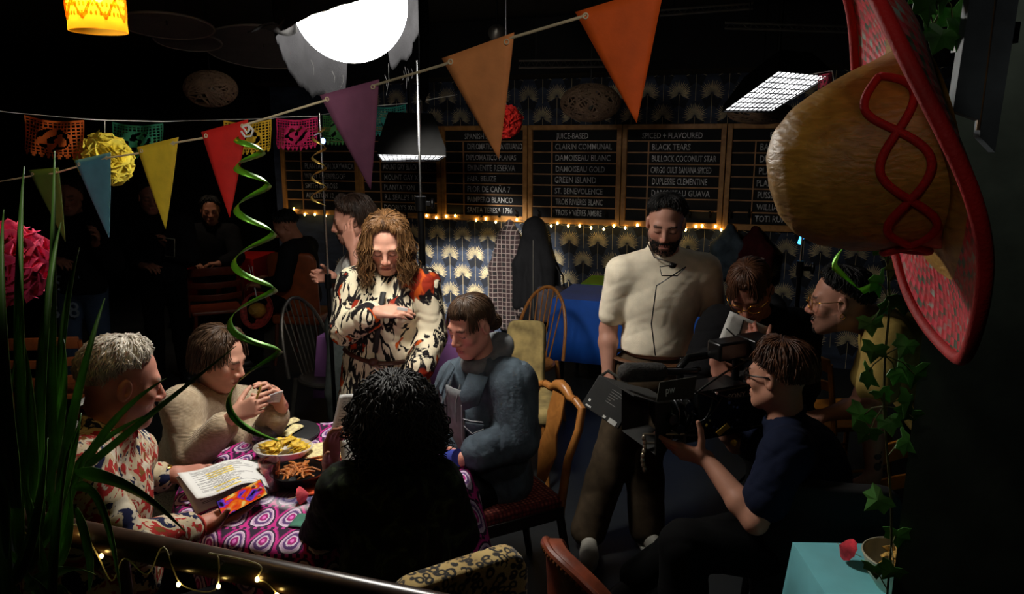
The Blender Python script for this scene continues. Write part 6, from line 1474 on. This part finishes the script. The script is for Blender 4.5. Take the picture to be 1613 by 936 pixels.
# ------------------------------------------------------------------ the straw hat on the wall
t = NT('straw_weave'); oc = t.obj(); n1, _ = t.noise(t.scale(oc, (1, .6, 2)), 60, 4, .4); w = t.wave(oc, 30, 9.0, 'Z'); n2, _ = t.noise(oc, 9, 3)
t.set(col=t.mix(.4, t.ramp(n1, [(.25, (130, 88, 22)), (.75, (206, 156, 62))]), t.ramp(n2, [(.3, (130, 92, 34)), (.7, (206, 160, 78))])), rough=.5, normal=t.bump(t.math('ADD', n1, t.math('MULTIPLY', w, .12)), .5, .004)); STRAW = t.m
t = NT('woven_brim'); uv = t.n('ShaderNodeUVMap'); sc_ = t.scale(uv.outputs[0], (84, 14, 1), (0, 0, .0)); s_ = t.sep(sc_)
ck = t.math('MODULO', t.math('ADD', t.math('FLOOR', s_[0]), t.math('FLOOR', s_[1])), 2.0); n1, _ = t.noise(sc_, .35, 2); hv = t.math('FRACT', t.math('MULTIPLY', s_[0], 1.0))
colr = t.mix(ck, t.ramp(n1, [(.35, (206, 40, 56)), (.5, (228, 70, 92)), (.62, (200, 36, 40))]), t.ramp(n1, [(.4, (60, 96, 76)), (.55, (200, 46, 60)), (.65, (150, 170, 160))]))
t.set(col=colr, rough=.5, normal=t.bump(t.math('ABSOLUTE', t.math('SUBTRACT', hv, .5)), .6, .004)); BRIM = t.m
RED = plain('red_braid', (176, 16, 18), .7, bump=.3, bsc=220)
hb = at(1458, 234, .985); ax = (at(1246, 286, 1.03) - hb).normalized()       # crown axis: towards the tip
xh = ax.cross(V((0, 0, 1))).normalized(); yh = xh.cross(ax); HM = Matrix((xh, yh, ax)).transposed()      # yh is up
HL = lambda x, y, z: hb + HM @ V((x, y, z))
hat = thing('straw_hat', 'big straw sombrero with red braid and woven red-green brim on the dark wall', 'hat', hb)
prof = [(.128, -.01), (.125, .02), (.118, .06), (.106, .11), (.090, .15), (.068, .178), (.04, .193), (.0, .198)]
mb = MB()
def crown(u, v):
    k = v * (len(prof) - 1); i = min(int(k), len(prof) - 2); q = k - i; r = prof[i][0] + (prof[i + 1][0] - prof[i][0]) * q; z = prof[i][1] + (prof[i + 1][1] - prof[i][1]) * q; a = 2 * PI * u
    r *= 1 + .012 * math.sin(a * 9 + z * 60) * math.sin(z * 50)
    return HL(r * math.cos(a) * .93, r * math.sin(a) * 1.05, z)
mb.grid(crown, 60, 30, wrap=True); mb.build('crown', STRAW, hat, smooth=180, solid=.004)
def brim(u, v):
    a = 2 * PI * u; r = .126 + .143 * v; up = .012 - .02 * v + .03 * v ** 2.2 + .05 * v * v * max(0, math.cos(a - 2.05)) ** 2 + .004 * math.sin(a * 5)
    return HL(r * math.cos(a) * .97, r * math.sin(a) * 1.04, up)
mb = MB(); nu, nv = 96, 14; mb.grid(brim, nu, nv, wrap=True); bo = mb.build('brim', [BRIM, STRAW], hat, smooth=180); me = bo.data; uvl = me.uv_layers.new(name='UVMap')
for p in me.polygons:
    ii = [me.loops[l].vertex_index for l in p.loop_indices]; us = [(i % nu) / nu for i in ii]; wrapq = max(us) - min(us) > .5
    for l, i in zip(p.loop_indices, ii):
        u_ = (i % nu) / nu; uvl.data[l].uv = (u_ + (1 if wrapq and u_ < .5 else 0), (i // nu) / (nv - 1))
    if sum((i // nu) for i in ii) / 4 < 4.2: p.material_index = 1
bo.modifiers.new('solid', 'SOLIDIFY').thickness = .004
mb = MB(); mb.tube([brim(i / 120, 1.0) for i in range(121)], .0085, 10); mb.build('brim_edge', RED, hat, smooth=180)
mb = MB()
for s_ in (0, PI):
    P2 = []
    for i in range(90):
        f = i / 89; a = 2.2 + f * 3.0; z = .050 + .027 * math.sin(f * PI * 4.5 + s_); k = 0
        for (r0, z0), (r1, z1) in zip(prof, prof[1:]):
            if z0 <= z <= z1: r = r0 + (r1 - r0) * (z - z0) / (z1 - z0)
        P2.append(HL((r + .004) * math.cos(a) * .93, (r + .004) * math.sin(a) * 1.05, z))
    mb.tube(P2, .0052, 8)
mb.build('red_zigzag_braid', RED, hat, smooth=180)
MB().tube([hb - ax * .02, V((hb.x + .14, 1.285, hb.z + .05))], .006, 8).build('hanging_loop', CORD, hat)
# painted boards of a shutter behind the hat
sh = thing('wooden_shutter', 'leaning blue-grey wooden boards above the sombrero at the top right', 'shutter', at(1550, 120, 1.15)); PB = plain('blue_grey_paint', (104, 114, 122), .6, var=.2, sc=8, bump=.2)
for (a0, a1, b0, b1) in (((1527, -30), (1565, -30), (1496, 175), (1538, 190)), ((1569, -30), (1604, -30), (1538, 215), (1562, 240))):
    q = [at(*a0, 1.12), at(*a1, 1.12), at(*b1, 1.12), at(*b0, 1.12)]; MB().add(q, [(0, 3, 2, 1)]).build('board', PB, sh, smooth=0, solid=.016)
MB().tube([at(1567, -25, 1.115), at(1552, 120, 1.115), at(1540, 205, 1.115)], .003, 6).build('beaded_cord', plain('brown_bead', (140, 104, 60), .6), sh)
MB().box((at(1550, 60, 1.2).x, 1.20, at(1550, 60, 1.2).z), (.03, .12, .03)).build('bracket', BLACKMETAL, sh)
# ------------------------------------------------------------------ ivy
IVY = plain('ivy_leaf', (78, 138, 58), .5, var=.3, sc=18)
def ivy_leaf(mb, c, size, ang, tilt, rr):
    outl = [(0, 0), (.22, -.12), (.5, -.05), (.40, .14), (.46, .42), (.22, .44), (0, .82), (-.22, .44), (-.46, .42), (-.40, .14), (-.5, -.05), (-.22, -.12)]
    R3 = Matrix.Rotation(tilt[0], 3, 'Z') @ Matrix.Rotation(tilt[1], 3, 'X') @ Matrix.Rotation(ang, 3, 'Y'); vs = [V(c) + R3 @ V((0, -.06 * size, .25 * size))] + [V(c) + R3 @ V((x * size, .10 * size * abs(x) * 2, y * size)) for x, y in outl]
    mb.add(vs, [(0, 1 + i, 1 + (i + 1) % 12) for i in range(12)])
def ivy(label, stem, leaves, Y, seed, size=.052):
    rr = random.Random(seed); root = thing('ivy_vine', label, 'plant', at(*stem[0], Y)); mb = MB(); sp = [at(x, y, Y + rr.uniform(-.01, .01)) for x, y in stem]; mb.tube(sp, .0022, 6)
    mb2 = MB()
    for x, y in leaves:
        c = at(x, y, Y + rr.uniform(-.05, .05)); k = min(sp, key=lambda q: (q - c).length); mb.tube([k, lerp(k, c, .6) + V((0, 0, .008)), c], .0012, 5)
        for d in range(1): ivy_leaf(mb2, c + V((0, 0, .014)), size * rr.uniform(.8, 1.2), PI + rr.uniform(-.7, .7), (rr.uniform(-.7, .7), rr.uniform(-.5, .5)), rr)
    mb.build('stem', plain('vine_stem', (84, 84, 44), .7), root); mb2.build('leaves', IVY, root, smooth=0, solid=.0008); return root
st1 = [(1402, 372), (1398, 420), (1402, 480), (1394, 560), (1392, 640), (1398, 720), (1404, 790), (1404, 860), (1398, 930), (1396, 980)]
lv1 = [(1352, 380), (1388, 400), (1428, 392), (1417, 432), (1384, 446), (1404, 492), (1369, 512), (1377, 556), (1430, 548), (1362, 596), (1412, 590), (1384, 628), (1432, 634), (1368, 686), (1420, 700), (1438, 658), (1398, 668), (1390, 792), (1412, 846), (1376, 902), (1408, 905), (1360, 655), (1424, 480), (1440, 590)]
ivy('ivy vine hanging down in front of the leaning man', st1, lv1, 1.24, 5, .05)
ivy('ivy spray at the top right between the sombrero brim and the grey boards', [(1515, -50), (1492, 0), (1470, 40), (1482, 70)], [(1458, 12), (1476, 34), (1500, 28), (1512, 55), (1484, 62), (1448, -8), (1496, -4)], 1.16, 6, .05)
# ------------------------------------------------------------------ railing with fairy lights
ra, rb = onz(108, 838, 1.13), onz(585, 938, 1.13); dr = (rb - ra).normalized()
root = thing('railing', 'dark polished wooden handrail with round top across the lower left', 'railing', ra)
mb = MB(); e0, e1 = ra - dr * 1.2, rb + dr * 1.5; mb.tube([e0, lerp(e0, e1, .5), e1], .031, 20); mb.build('handrail', plain('polished_dark_wood', (52, 38, 30), .28, var=.3, sc=20), root)
mb = MB(); mb.tube([e0 - V((0, 0, .95)), e1 - V((0, 0, .95))], .02, 10); mb.build('bottom_rail', WOODBLACK, root)
for k in range(9):
    p = lerp(e0, e1, (k + .5) / 9); MB().tube([V((p.x, p.y, .0)), V((p.x, p.y, p.z - .02))], .013, 10).build('baluster', WOODBLACK, root)
Yr = lambda px: ra.y + (rb.y - ra.y) * (px - 108) / 477
wp_ = [(-20, 800), (60, 848), (118, 826), (150, 868), (176, 915), (196, 880), (232, 905), (258, 862), (285, 920), (338, 930), (344, 880), (330, 872), (392, 884), (412, 895), (405, 912), (420, 918), (436, 936), (450, 960)]
P2 = [at(x, y, Yr(x) - .045) for x, y in wp_]; bl2 = [at(x, y, Yr(x) - .05) for x, y in ((160, 876), (405, 913), (344, 924), (110, 838), (281, 921), (436, 938))]
P3 = []
for i in range(len(P2) - 1):
    a, b, c_, d_ = P2[max(i - 1, 0)], P2[i], P2[i + 1], P2[min(i + 2, len(P2) - 1)]
    for k in range(6):
        f = k / 6; P3.append((b * 2 + (c_ - a) * f + (a * 2 - b * 5 + c_ * 4 - d_) * f * f + (b * 3 - a - c_ * 3 + d_) * f ** 3) * .5)
P2 = P3
root = fairy('fairy_light_string', 'string of warm fairy lights wound round the dark handrail', P2, bl2, .0042, .0016, plain('pale_wire', (200, 192, 160), .4))
# ------------------------------------------------------------------ spiky plant at the left
LEAFM = plain('dracaena_leaf', (84, 122, 58), .38, var=.35, sc=6)
root = thing('potted_plant', 'tall spiky long-leaved plant in the left foreground', 'plant', (-.86, 1.12, 0))
mb = MB(); mb.lathe([(0, 0), (.14, 0), (.17, .62), (.18, .64), (.165, .64), (.16, .58), (0, .57)], n=28, caps=False); mb.build('planter', plain('dark_planter', (34, 32, 31), .6), root, local=True)
mb = MB()
for x, y in ((0, 0), (.05, .03), (-.05, .04)): mb.tube([(x, y, .56), (x * 1.3, y, .9), (x * 1.6, y, 1.12)], .014, 8)
mb.build('stems', plain('cane_bark', (92, 78, 56), .8), root, local=True)
mb = MB(); rr = random.Random(17)
def leaf(p0, p1, p2, w):
    pts = []; sd = []; n = 14
    for i in range(n):
        f = i / (n - 1); p = p0 * (1 - f) ** 2 + p1 * 2 * f * (1 - f) + p2 * f * f; d = (p1 - p0) * (1 - f) + (p2 - p1) * f; pts.append(p); s = d.cross(V((.25, 1, .2))); sd.append(s.normalized() if s.length > 1e-6 else V((1, 0, 0)))
    vs = []; fs = []
    for i, p in enumerate(pts):
        f = i / (n - 1); ww = w * (min(1, f * 5 + .35)) * (1 - f ** 2.2) + .0006; b = sd[i].cross(pts[min(i + 1, n - 1)] - pts[max(i - 1, 0)]).normalized() * (-.22 * ww)
        vs += [p - sd[i] * ww, p + b, p + sd[i] * ww]
    for i in range(n - 1):
        a = 3 * i; fs += [(a, a + 1, a + 4, a + 3), (a + 1, a + 2, a + 5, a + 4)]
    mb.add(vs, fs)
key = [((125, 745), (190, 690), (372, 545), 1.32, .007), ((120, 745), (205, 745), (292, 838), 1.2, .016), ((118, 770), (165, 740), (190, 935), 1.2, .012), ((80, 800), (80, 520), (86, 238), 1.25, .012), ((60, 800), (58, 500), (96, 350), 1.2, .012), ((40, 790), (20, 480), (38, 262), 1.15, .012),
       ((30, 800), (-10, 520), (6, 330), 1.1, .013), ((90, 790), (120, 600), (165, 470), 1.3, .011), ((70, 780), (110, 620), (100, 530), 1.25, .012), ((50, 790), (55, 620), (28, 500), 1.15, .013), ((20, 800), (-20, 660), (-10, 420), 1.1, .014), ((110, 790), (150, 660), (262, 596), 1.35, .009),
       ((30, 880), (20, 740), (50, 640), 1.15, .014), ((60, 870), (110, 760), (128, 650), 1.2, .013), ((10, 880), (-10, 760), (25, 560), 1.1, .013), ((95, 860), (100, 780), (150, 690), 1.25, .011), ((45, 900), (70, 830), (20, 720), 1.12, .013), ((80, 900), (120, 850), (110, 760), 1.2, .012), ((20, 920), (60, 860), (75, 690), 1.1, .012), ((120, 800), (150, 880), (140, 936), 1.2, .011), ((40, 930), (100, 880), (150, 905), 1.15, .012), ((110, 760), (128, 700), (240, 650), 1.35, .008), ((75, 790), (95, 480), (125, 390), 1.3, .010), ((60, 860), (60, 700), (70, 560), 1.2, .014)]
for a, b, c_, Y, w in key: leaf(at(a[0], a[1], Y), at(b[0], b[1], Y - .02), at(c_[0], c_[1], Y + .05), w)
for i in range(12):
    a = rr.uniform(0, 6.28); h0 = rr.uniform(.95, 1.15); L = rr.uniform(.3, .55); b0 = V((-.86 + rr.uniform(-.06, .06), 1.12 + rr.uniform(-.04, .06), h0)); o_ = V((math.cos(a), math.sin(a), 0)); k = rr.uniform(.15, .5)
    if o_.x > .35: k *= .35
    leaf(b0, b0 + o_ * L * k * .5 + V((0, 0, L * .75)), b0 + o_ * L * k * 1.3 + V((0, 0, L * rr.uniform(.5, 1.15))), rr.uniform(.009, .015))
mb.build('foliage', LEAFM, root, smooth=60, solid=.0008)
# ------------------------------------------------------------------ coats on the hooks
def coat(name, label, px, y0, y1, wpx, mat, seed, sleeve=True, off=.16, cat='coat', hood=False, flare=1.0):
    top = onwall(px, y0, off); bot = onwall(px, y1, off); s = ws(top); zt_, zb_ = top.z, bot.z; L = zt_ - zb_; hw = abs(ws(onwall(px + wpx / 2, (y0 + y1) / 2, off)) - s); S = SDF(.012); S.k = .05; Q = lambda ds, z, o_: wp(s + ds, z, o_)
    S.cone(Q(0, zt_ - .03, off - .05), Q(0, zt_ - .16, off - .04), .035, .06); S.cone(Q(-.0, zt_ - .14, off - .04), Q(-hw * .35, zb_ + .06, off - .03), .07, .062 * flare); S.cone(Q(0, zt_ - .14, off - .04), Q(hw * .35, zb_ + .06, off - .03), .07, .062 * flare)
    S.cone(Q(0, zt_ - .2, off - .03), Q(0, zb_ + .07, off - .02), .07, .075 * flare)
    if sleeve:
        for sg_ in (-1, 1): S.chain([Q(sg_ * hw * .3, zt_ - .15, off - .01), Q(sg_ * hw * .8, zt_ - L * .42, off + .02), Q(sg_ * hw * .86, zt_ - L * .80, off + .02)], [.055, .055, .05])
    if hood: S.ell(Q(0, zt_ - .1, off + .01), (.11, .07, .12))
    S.fold(wrinkle(.011, 42, seed, (WX.x * 1.0, WX.y * 1.0, .12))); o = S.build(name, mat, None); tag(o, label, cat); return o, s, zt_, zb_, hw
t = NT('plaid_flannel'); oc = t.obj(); s_ = t.sep(t.scale(oc, (1, 1, 1), (0, 0, -YAW)))
def band(v, k, w): return t.math('LESS_THAN', t.math('FRACT', t.math('MULTIPLY', v, k)), w)
g1 = t.math('MAXIMUM', band(s_[0], 22, .16), band(s_[2], 22, .16)); g2 = t.math('MAXIMUM', band(s_[0], 11, .5), band(s_[2], 11, .5))
t.set(col=t.mix(g1, t.mix(g2, (16, 12, 13), (36, 20, 22)), (110, 98, 94)), rough=.95); PLAID = t.m
COATB = cloth_mat('black_coat', (10, 10, 12))
c_, *_r = coat('plaid_shirt', 'dark plaid flannel shirt hanging on the wall left of the black coat', 800, 348, 522, 50, PLAID, 2, flare=.8)
mb = MB()
c_, *_r = coat('black_coat', 'long black hooded coat hanging below the chalkboards beside the plaid shirt', 842, 345, 514, 58, COATB, 3, off=.19, hood=True)
MB().tube([wp(_r[0] + .01, _r[1] - .16, .262), wp(_r[0] + .015, _r[1] - .5, .272), wp(_r[0] + .02, _r[2] + .1, .275)], .004, 6).build('zip', plain('dull_steel', (96, 92, 86), .4, .8), c_)
coat('denim_coat', 'faded blue-grey jacket hanging right of the bearded man', 1150, 355, 440, 36, DENIM, 4, flare=.9)
coat('maroon_coat', 'maroon jacket hanging next to the faded blue-grey one', 1190, 358, 450, 46, cloth_mat('maroon_wool', (70, 24, 28)), 5)
coat('grey_coat', 'grey-green coat hanging behind the man with his hand to his ear', 590, 345, 505, 46, cloth_mat('olive_grey_wool', (52, 54, 46)), 6)
# black tote bag hanging by the coat
tb = wp(ws(onwall(872, 480, .2)), onwall(872, 480, .2).z, .2); root = thing('tote_bag', 'black tote bag hanging between the black coat and the blue table', 'bag', tb)
S = SDF(.01); S.rbox(tb, (.13, .035, .15), rot3(rz=YAW), .03); S.fold(wrinkle(.008, 40, 8)); S.build('bag_body', plain('black_purple_cloth', (26, 20, 28), .8), root)
MB().tube([tb + WX * -.07 + V((0, 0, .14)), tb + WX * -.05 + V((0, 0, .34)), tb + V((0, 0, .42)), tb + WX * .05 + V((0, 0, .34)), tb + WX * .07 + V((0, 0, .14))], .01, 8).build('handle', PLASTIC, root)
# small straw hat hanging from the dark chair on the far left
hb2 = at(408, 490, 6.35); root = thing('straw_hat', 'small straw hat with red brim hanging by white cords beyond the green spiral', 'hat', hb2); ax2 = V((-.25, -.85, .35)).normalized(); x, y = frame(ax2); M = Matrix((x, y, ax2)).transposed().to_4x4(); M.translation = hb2
mb = MB(); mb.lathe([(.075, .0), (.066, .05), (.045, .09), (.0, .105)], M, 28, caps=False); mb.build('crown', STRAW, root, solid=.003)
mb = MB(); mb.lathe([(.074, .0), (.11, -.004), (.15, .012), (.168, .04)], M, 32, caps=False); mb.build('brim', plain('red_straw', (150, 52, 46), .7, var=.3, sc=40), root, solid=.003)
mb = MB(); mb.tube([at(404, 468, 6.36), at(392, 418, 6.5)], .003, 5); mb.tube([at(404, 468, 6.36), at(397, 420, 6.5)], .003, 5); mb.build('cords', plain('white_string', (225, 225, 220), .7), root)
# ------------------------------------------------------------------ film camera rig held by the seated operator
YC = 2.72
cc = at(1106, 640, YC); L_ = V((-.93, -.36, -.03)).normalized(); Ur = V((0, 0, 1)); Ur = (Ur - L_ * Ur.dot(L_)).normalized(); Sr = L_.cross(Ur); CM = Matrix((L_, Sr, Ur)).transposed()   # forward, side, up
rig = thing('film_camera', 'big black film camera rig with matte box and furry microphone, pointed left', 'camera', cc)
KR = 1.18
ati = lambda x, y, Y: cc + (at(x, y, Y) - cc) / KR
CP = lambda f, s, u: cc + CM @ V((f, s, u))
def cyl(a, b, r0, r1=None, n=24): return MB().tube([a, b], [r0, r1 if r1 else r0], n)
MB().box(CP(-.04, 0, 0), (.20, .12, .15), CM).build('camera_body', PLASTIC, rig, bevel=.008)
MB().box(CP(-.22, 0, .0), (.15, .10, .17), CM).build('battery_pack', plain('black_rubber', (18, 18, 19), .6), rig, bevel=.01)
mb = MB(); mb.tube([CP(.06, 0, 0), CP(.075, 0, 0), CP(.075, 0, 0), CP(.11, 0, 0), CP(.11, 0, 0), CP(.145, 0, 0), CP(.145, 0, 0), CP(.165, 0, 0)], [.05, .05, .058, .058, .052, .052, .060, .060], 32); lens = mb.build('lens', PLASTIC, rig, smooth=30)
mb = MB()
for f, r in ((.08, .0605), (.105, .0605), (.125, .055), (.155, .0625)):
    x, y = frame(L_); mb.tube([CP(f, 0, 0) + x * r * math.cos(a) + y * r * math.sin(a) for a in [2 * PI * i / 32 for i in range(33)]], .0028, 6)
mb.build('lens_rings', plain('lens_ring_grey', (110, 112, 116), .25, .8), lens)
# matte box: a flared open hood
def ringq(f, hw, hh): return [CP(f, -hw, -hh), CP(f, hw, -hh), CP(f, hw, hh), CP(f, -hw, hh)]
mb = MB(); q = ringq(.165, .065, .062) + ringq(.18, .075, .066) + ringq(.245, .105, .084)
mb.add(q, [(0, 1, 5, 4), (1, 2, 6, 5), (2, 3, 7, 6), (3, 0, 4, 7), (4, 5, 9, 8), (5, 6, 10, 9), (6, 7, 11, 10), (7, 4, 8, 11)]); mtb = mb.build('matte_box', plain('matte_black', (24, 24, 22), .85), rig, smooth=0, solid=.006)
mb = MB(); mb.add([CP(.24, -.105, .086), CP(.24, .105, .086), CP(.32, .10, .12), CP(.32, -.10, .12)], [(0, 1, 2, 3)]); mb.build('top_flag', plain('matte_black', (24, 24, 22), .85), mtb, smooth=0, solid=.004)
mb = MB(); mb.add([CP(.10, -.09, .075), CP(.09, -.09, .145), CP(.23, -.10, .15), CP(.24, -.10, .09)], [(0, 1, 2, 3)]); sf = mb.build('side_shade', plain('olive_black', (44, 42, 34), .8), mtb, smooth=0, solid=.004)
lettering('shade_lettering', [('pw', CP(.215, -.1085, .112), -L_, Ur, .035, .8)], plain('print_white', (210, 210, 205), .7), sf)
# microphone in its furry cover
MIC = plain('mic_fur', (46, 44, 42), .95, var=.3, sc=60, bump=.8, bsc=220)
m0, m1 = ati(979, 587, 2.56), ati(1046, 586, 2.62); md = (m1 - m0).normalized(); S = SDF(.005); S.cone(m0 + md * .02, m1 - md * .02, .030, .029); S.fold(wrinkle(.0015, 260, 2)); S.build('microphone_cover', MIC, rig)
cyl(m1 - md * .02, m1 + md * .12, .011).build('microphone', STEEL if False else plain('gun_metal', (66, 66, 68), .3, .8), rig); mb = MB(); mb.tube([m1 + md * .08, CP(.03, -.02, .14)], .009, 8); mb.build('mic_holder', BLACKMETAL, rig)
# top handle and viewfinder
mb = MB(); mb.tube([CP(.09, 0, .075), CP(.09, 0, .15), CP(.06, 0, .175), CP(-.10, 0, .175), CP(-.13, 0, .15), CP(-.13, 0, .075)], .013, 10); mb.build('top_handle', BLACKMETAL, rig)
MB().box(CP(-.06, -.05, .205), (.12, .07, .06), CM).build('viewfinder', PLASTIC, rig, bevel=.008); MB().box(CP(-.16, -.06, .20), (.09, .10, .075), CM).build('monitor', PLASTIC, rig, bevel=.006)
for f, s, u in ((.15, -.07, -.02), (.18, -.075, .02), (.12, -.07, .05)): MB().tube([CP(f, s, u), CP(f, s - .03, u)], .016, 14).build('focus_knob', plain('gun_metal', (66, 66, 68), .3, .8), rig)
mb = MB(); rr = random.Random(12)
for k in range(6):
    a, b = CP(rr.uniform(-.1, .12), -.065, rr.uniform(.0, .12)), CP(rr.uniform(-.2, .2), -.07, rr.uniform(-.05, .17)); m_ = lerp(a, b, .5) + CM @ V((0, -.03, rr.uniform(-.05, .06))); mb.tube([a * (1 - t_) ** 2 + m_ * 2 * t_ * (1 - t_) + b * t_ * t_ for t_ in [i / 10 for i in range(11)]], .0035, 6)
mb.build('cables', PLASTIC, rig, smooth=180)
for k in range(14):
    mb = MB(); p = CP(rr.uniform(-.12, .22), -.067 - rr.uniform(0, .01), rr.uniform(-.06, .13)); mb.tube([p, p + CM @ V((0, -.008, 0))], rr.uniform(.003, .006), 8); mb.build('bolt', STEEL, rig)
lettering('maker_lettering', [('SONY', CP(-.055, -.0615, .035), -L_, Ur, .026, 1.0)], plain('print_white', (210, 210, 205), .7), rig)
# base plate with the pale cage, bobbin chain and yellow tape
mb = MB(); mb.tube([CP(.20, -.03, -.095), CP(-.22, -.03, -.095)], .008, 10); mb.tube([CP(.20, .03, -.095), CP(-.22, .03, -.095)], .008, 10); mb.build('rods', STEEL, rig)
MB().box(CP(-.03, 0, -.088), (.26, .10, .018), CM).build('base_plate', BLACKMETAL, rig, bevel=.003)
b0, b1, b2, b3 = [ati(x, y, 2.55) for x, y in ((1014, 684), (1078, 684), (1078, 698), (1014, 698))]
mb = MB()
for a, b in ((b0, b1), (b3, b2), (b0, b3), (b1, b2), (lerp(b0, b1, .35), lerp(b3, b2, .35)), (lerp(b0, b1, .68), lerp(b3, b2, .68))): mb.tube([a, b], .0042, 8)
mb.tube([lerp(b0, b1, .5), CP(.02, -.03, -.09)], .006, 8)
mb.build('side_bracket', plain('worn_alloy', (176, 164, 146), .35, .9), rig)
mb = MB(); p = b0
for k in range(8): mb.ell(ati(1014 + 2 * math.sin(k), 690 + k * 7, 2.54), (.007, .007, .011), nu=8, nv=6)
mb.build('bead_chain', plain('worn_alloy', (176, 164, 146), .35, .9), rig)
MB().box(ati(1139, 677, 2.585), (.046, .004, .018), rot3(ry=-.75)).build('yellow_tag', plain('yellow_tape', (216, 180, 50), .5), rig, bevel=.001)
MB().ell(ati(1156, 698, 2.6), (.011, .011, .011)).build('yellow_knob', plain('yellow_tape', (216, 180, 50), .5), rig)
rig.scale = (KR,) * 3
# ------------------------------------------------------------------ dark printed case in the bearded man's hand
ca, cb_, cc_, cd_ = at(945, 590, 3.27), at(917, 638, 3.25), at(972, 676, 3.16), at(1004, 628, 3.18)
u_ = (cd_ - ca).normalized(); v_ = (cb_ - ca); v_ = (v_ - u_ * v_.dot(u_)).normalized(); n_ = u_.cross(v_); n_ = n_ if n_.y < 0 else -n_
W_ = (cd_ - ca).length; H_ = (cb_ - ca).length; R3 = Matrix((u_, v_, u_.cross(v_))).transposed(); cm = lerp(ca, cc_, .5) - n_ * .022
root = thing('equipment_case', 'flat black printed case held by the bearded man in his lowered hand', 'case', cm)
MB().box(cm, (W_, H_, .04), R3).build('case_shell', plain('case_black', (34, 34, 33), .7), root, bevel=.004)
mb = MB(); rr = random.Random(6); F0 = lambda x, y: lerp(ca, cd_, x) + v_ * (H_ * y) + n_ * .0015
def mark(x0, x1, y, w=.0035): mb.add([F0(x0, y) - v_ * w / 2, F0(x1, y) - v_ * w / 2, F0(x1, y) + v_ * w / 2, F0(x0, y) + v_ * w / 2], [(0, 3, 2, 1) if u_.cross(v_).dot(n_) < 0 else (0, 1, 2, 3)])
for k in range(6): mark(.42, .42 + rr.uniform(.1, .35), .16 + .075 * k, .0028)
mb.build('printed_lines', plain('print_grey', (120, 120, 118), .7), root, smooth=0)
mb = MB(); mark(.08, .22, .92, .008); mark(.70, .90, .93, .022); mark(.55, .62, .93, .012); mark(.08, .13, .76, .012); mb.build('white_labels', plain('print_white', (210, 210, 205), .7), root, smooth=0)
MB().tube([ca + u_ * W_ * .05 - v_ * .002, ca + u_ * W_ * .12 - v_ * .035, ca + u_ * W_ * .62 - v_ * .035, ca + u_ * W_ * .7 - v_ * .002], .008, 8).build('carry_strap', plain('olive_black', (44, 42, 34), .8), root, smooth=180)
# ------------------------------------------------------------------ on the turquoise table
tz = .753
umbrella('red and white paper cocktail umbrella on the turquoise cloth', onz(1322, 858, tz + .06), (.84, .02, -.5), .036, (204, 52, 66), .085)
c = onz(1412, 925, tz); bowl('serving_bowl', 'pale bowl of crisps at the edge of the turquoise table', c, .098, .10, plain('pale_china', (190, 184, 160), .4), 1.0)
MB().lathe([(0, .065), (.080, .065)], Matrix.Translation(c), 28, caps=False)
rr = random.Random(21); CRISP = plain('potato_crisp', (196, 156, 80), .6, var=.25, sc=60); first = [None]
for i in range(30):
    a = rr.uniform(0, 6.28); q = math.sqrt(rr.random()) * .75; chip(c + V((.078 * q * math.cos(a), .078 * q * math.sin(a), .070 + .02 * (1 - q) + rr.uniform(0, .014))), (rr.uniform(-.6, .6), rr.uniform(-.6, .6), rr.uniform(0, 6.28)), 'pale crisp heaped in the bowl on the turquoise table', 'crisps in the pale bowl', first, .85, CRISP)
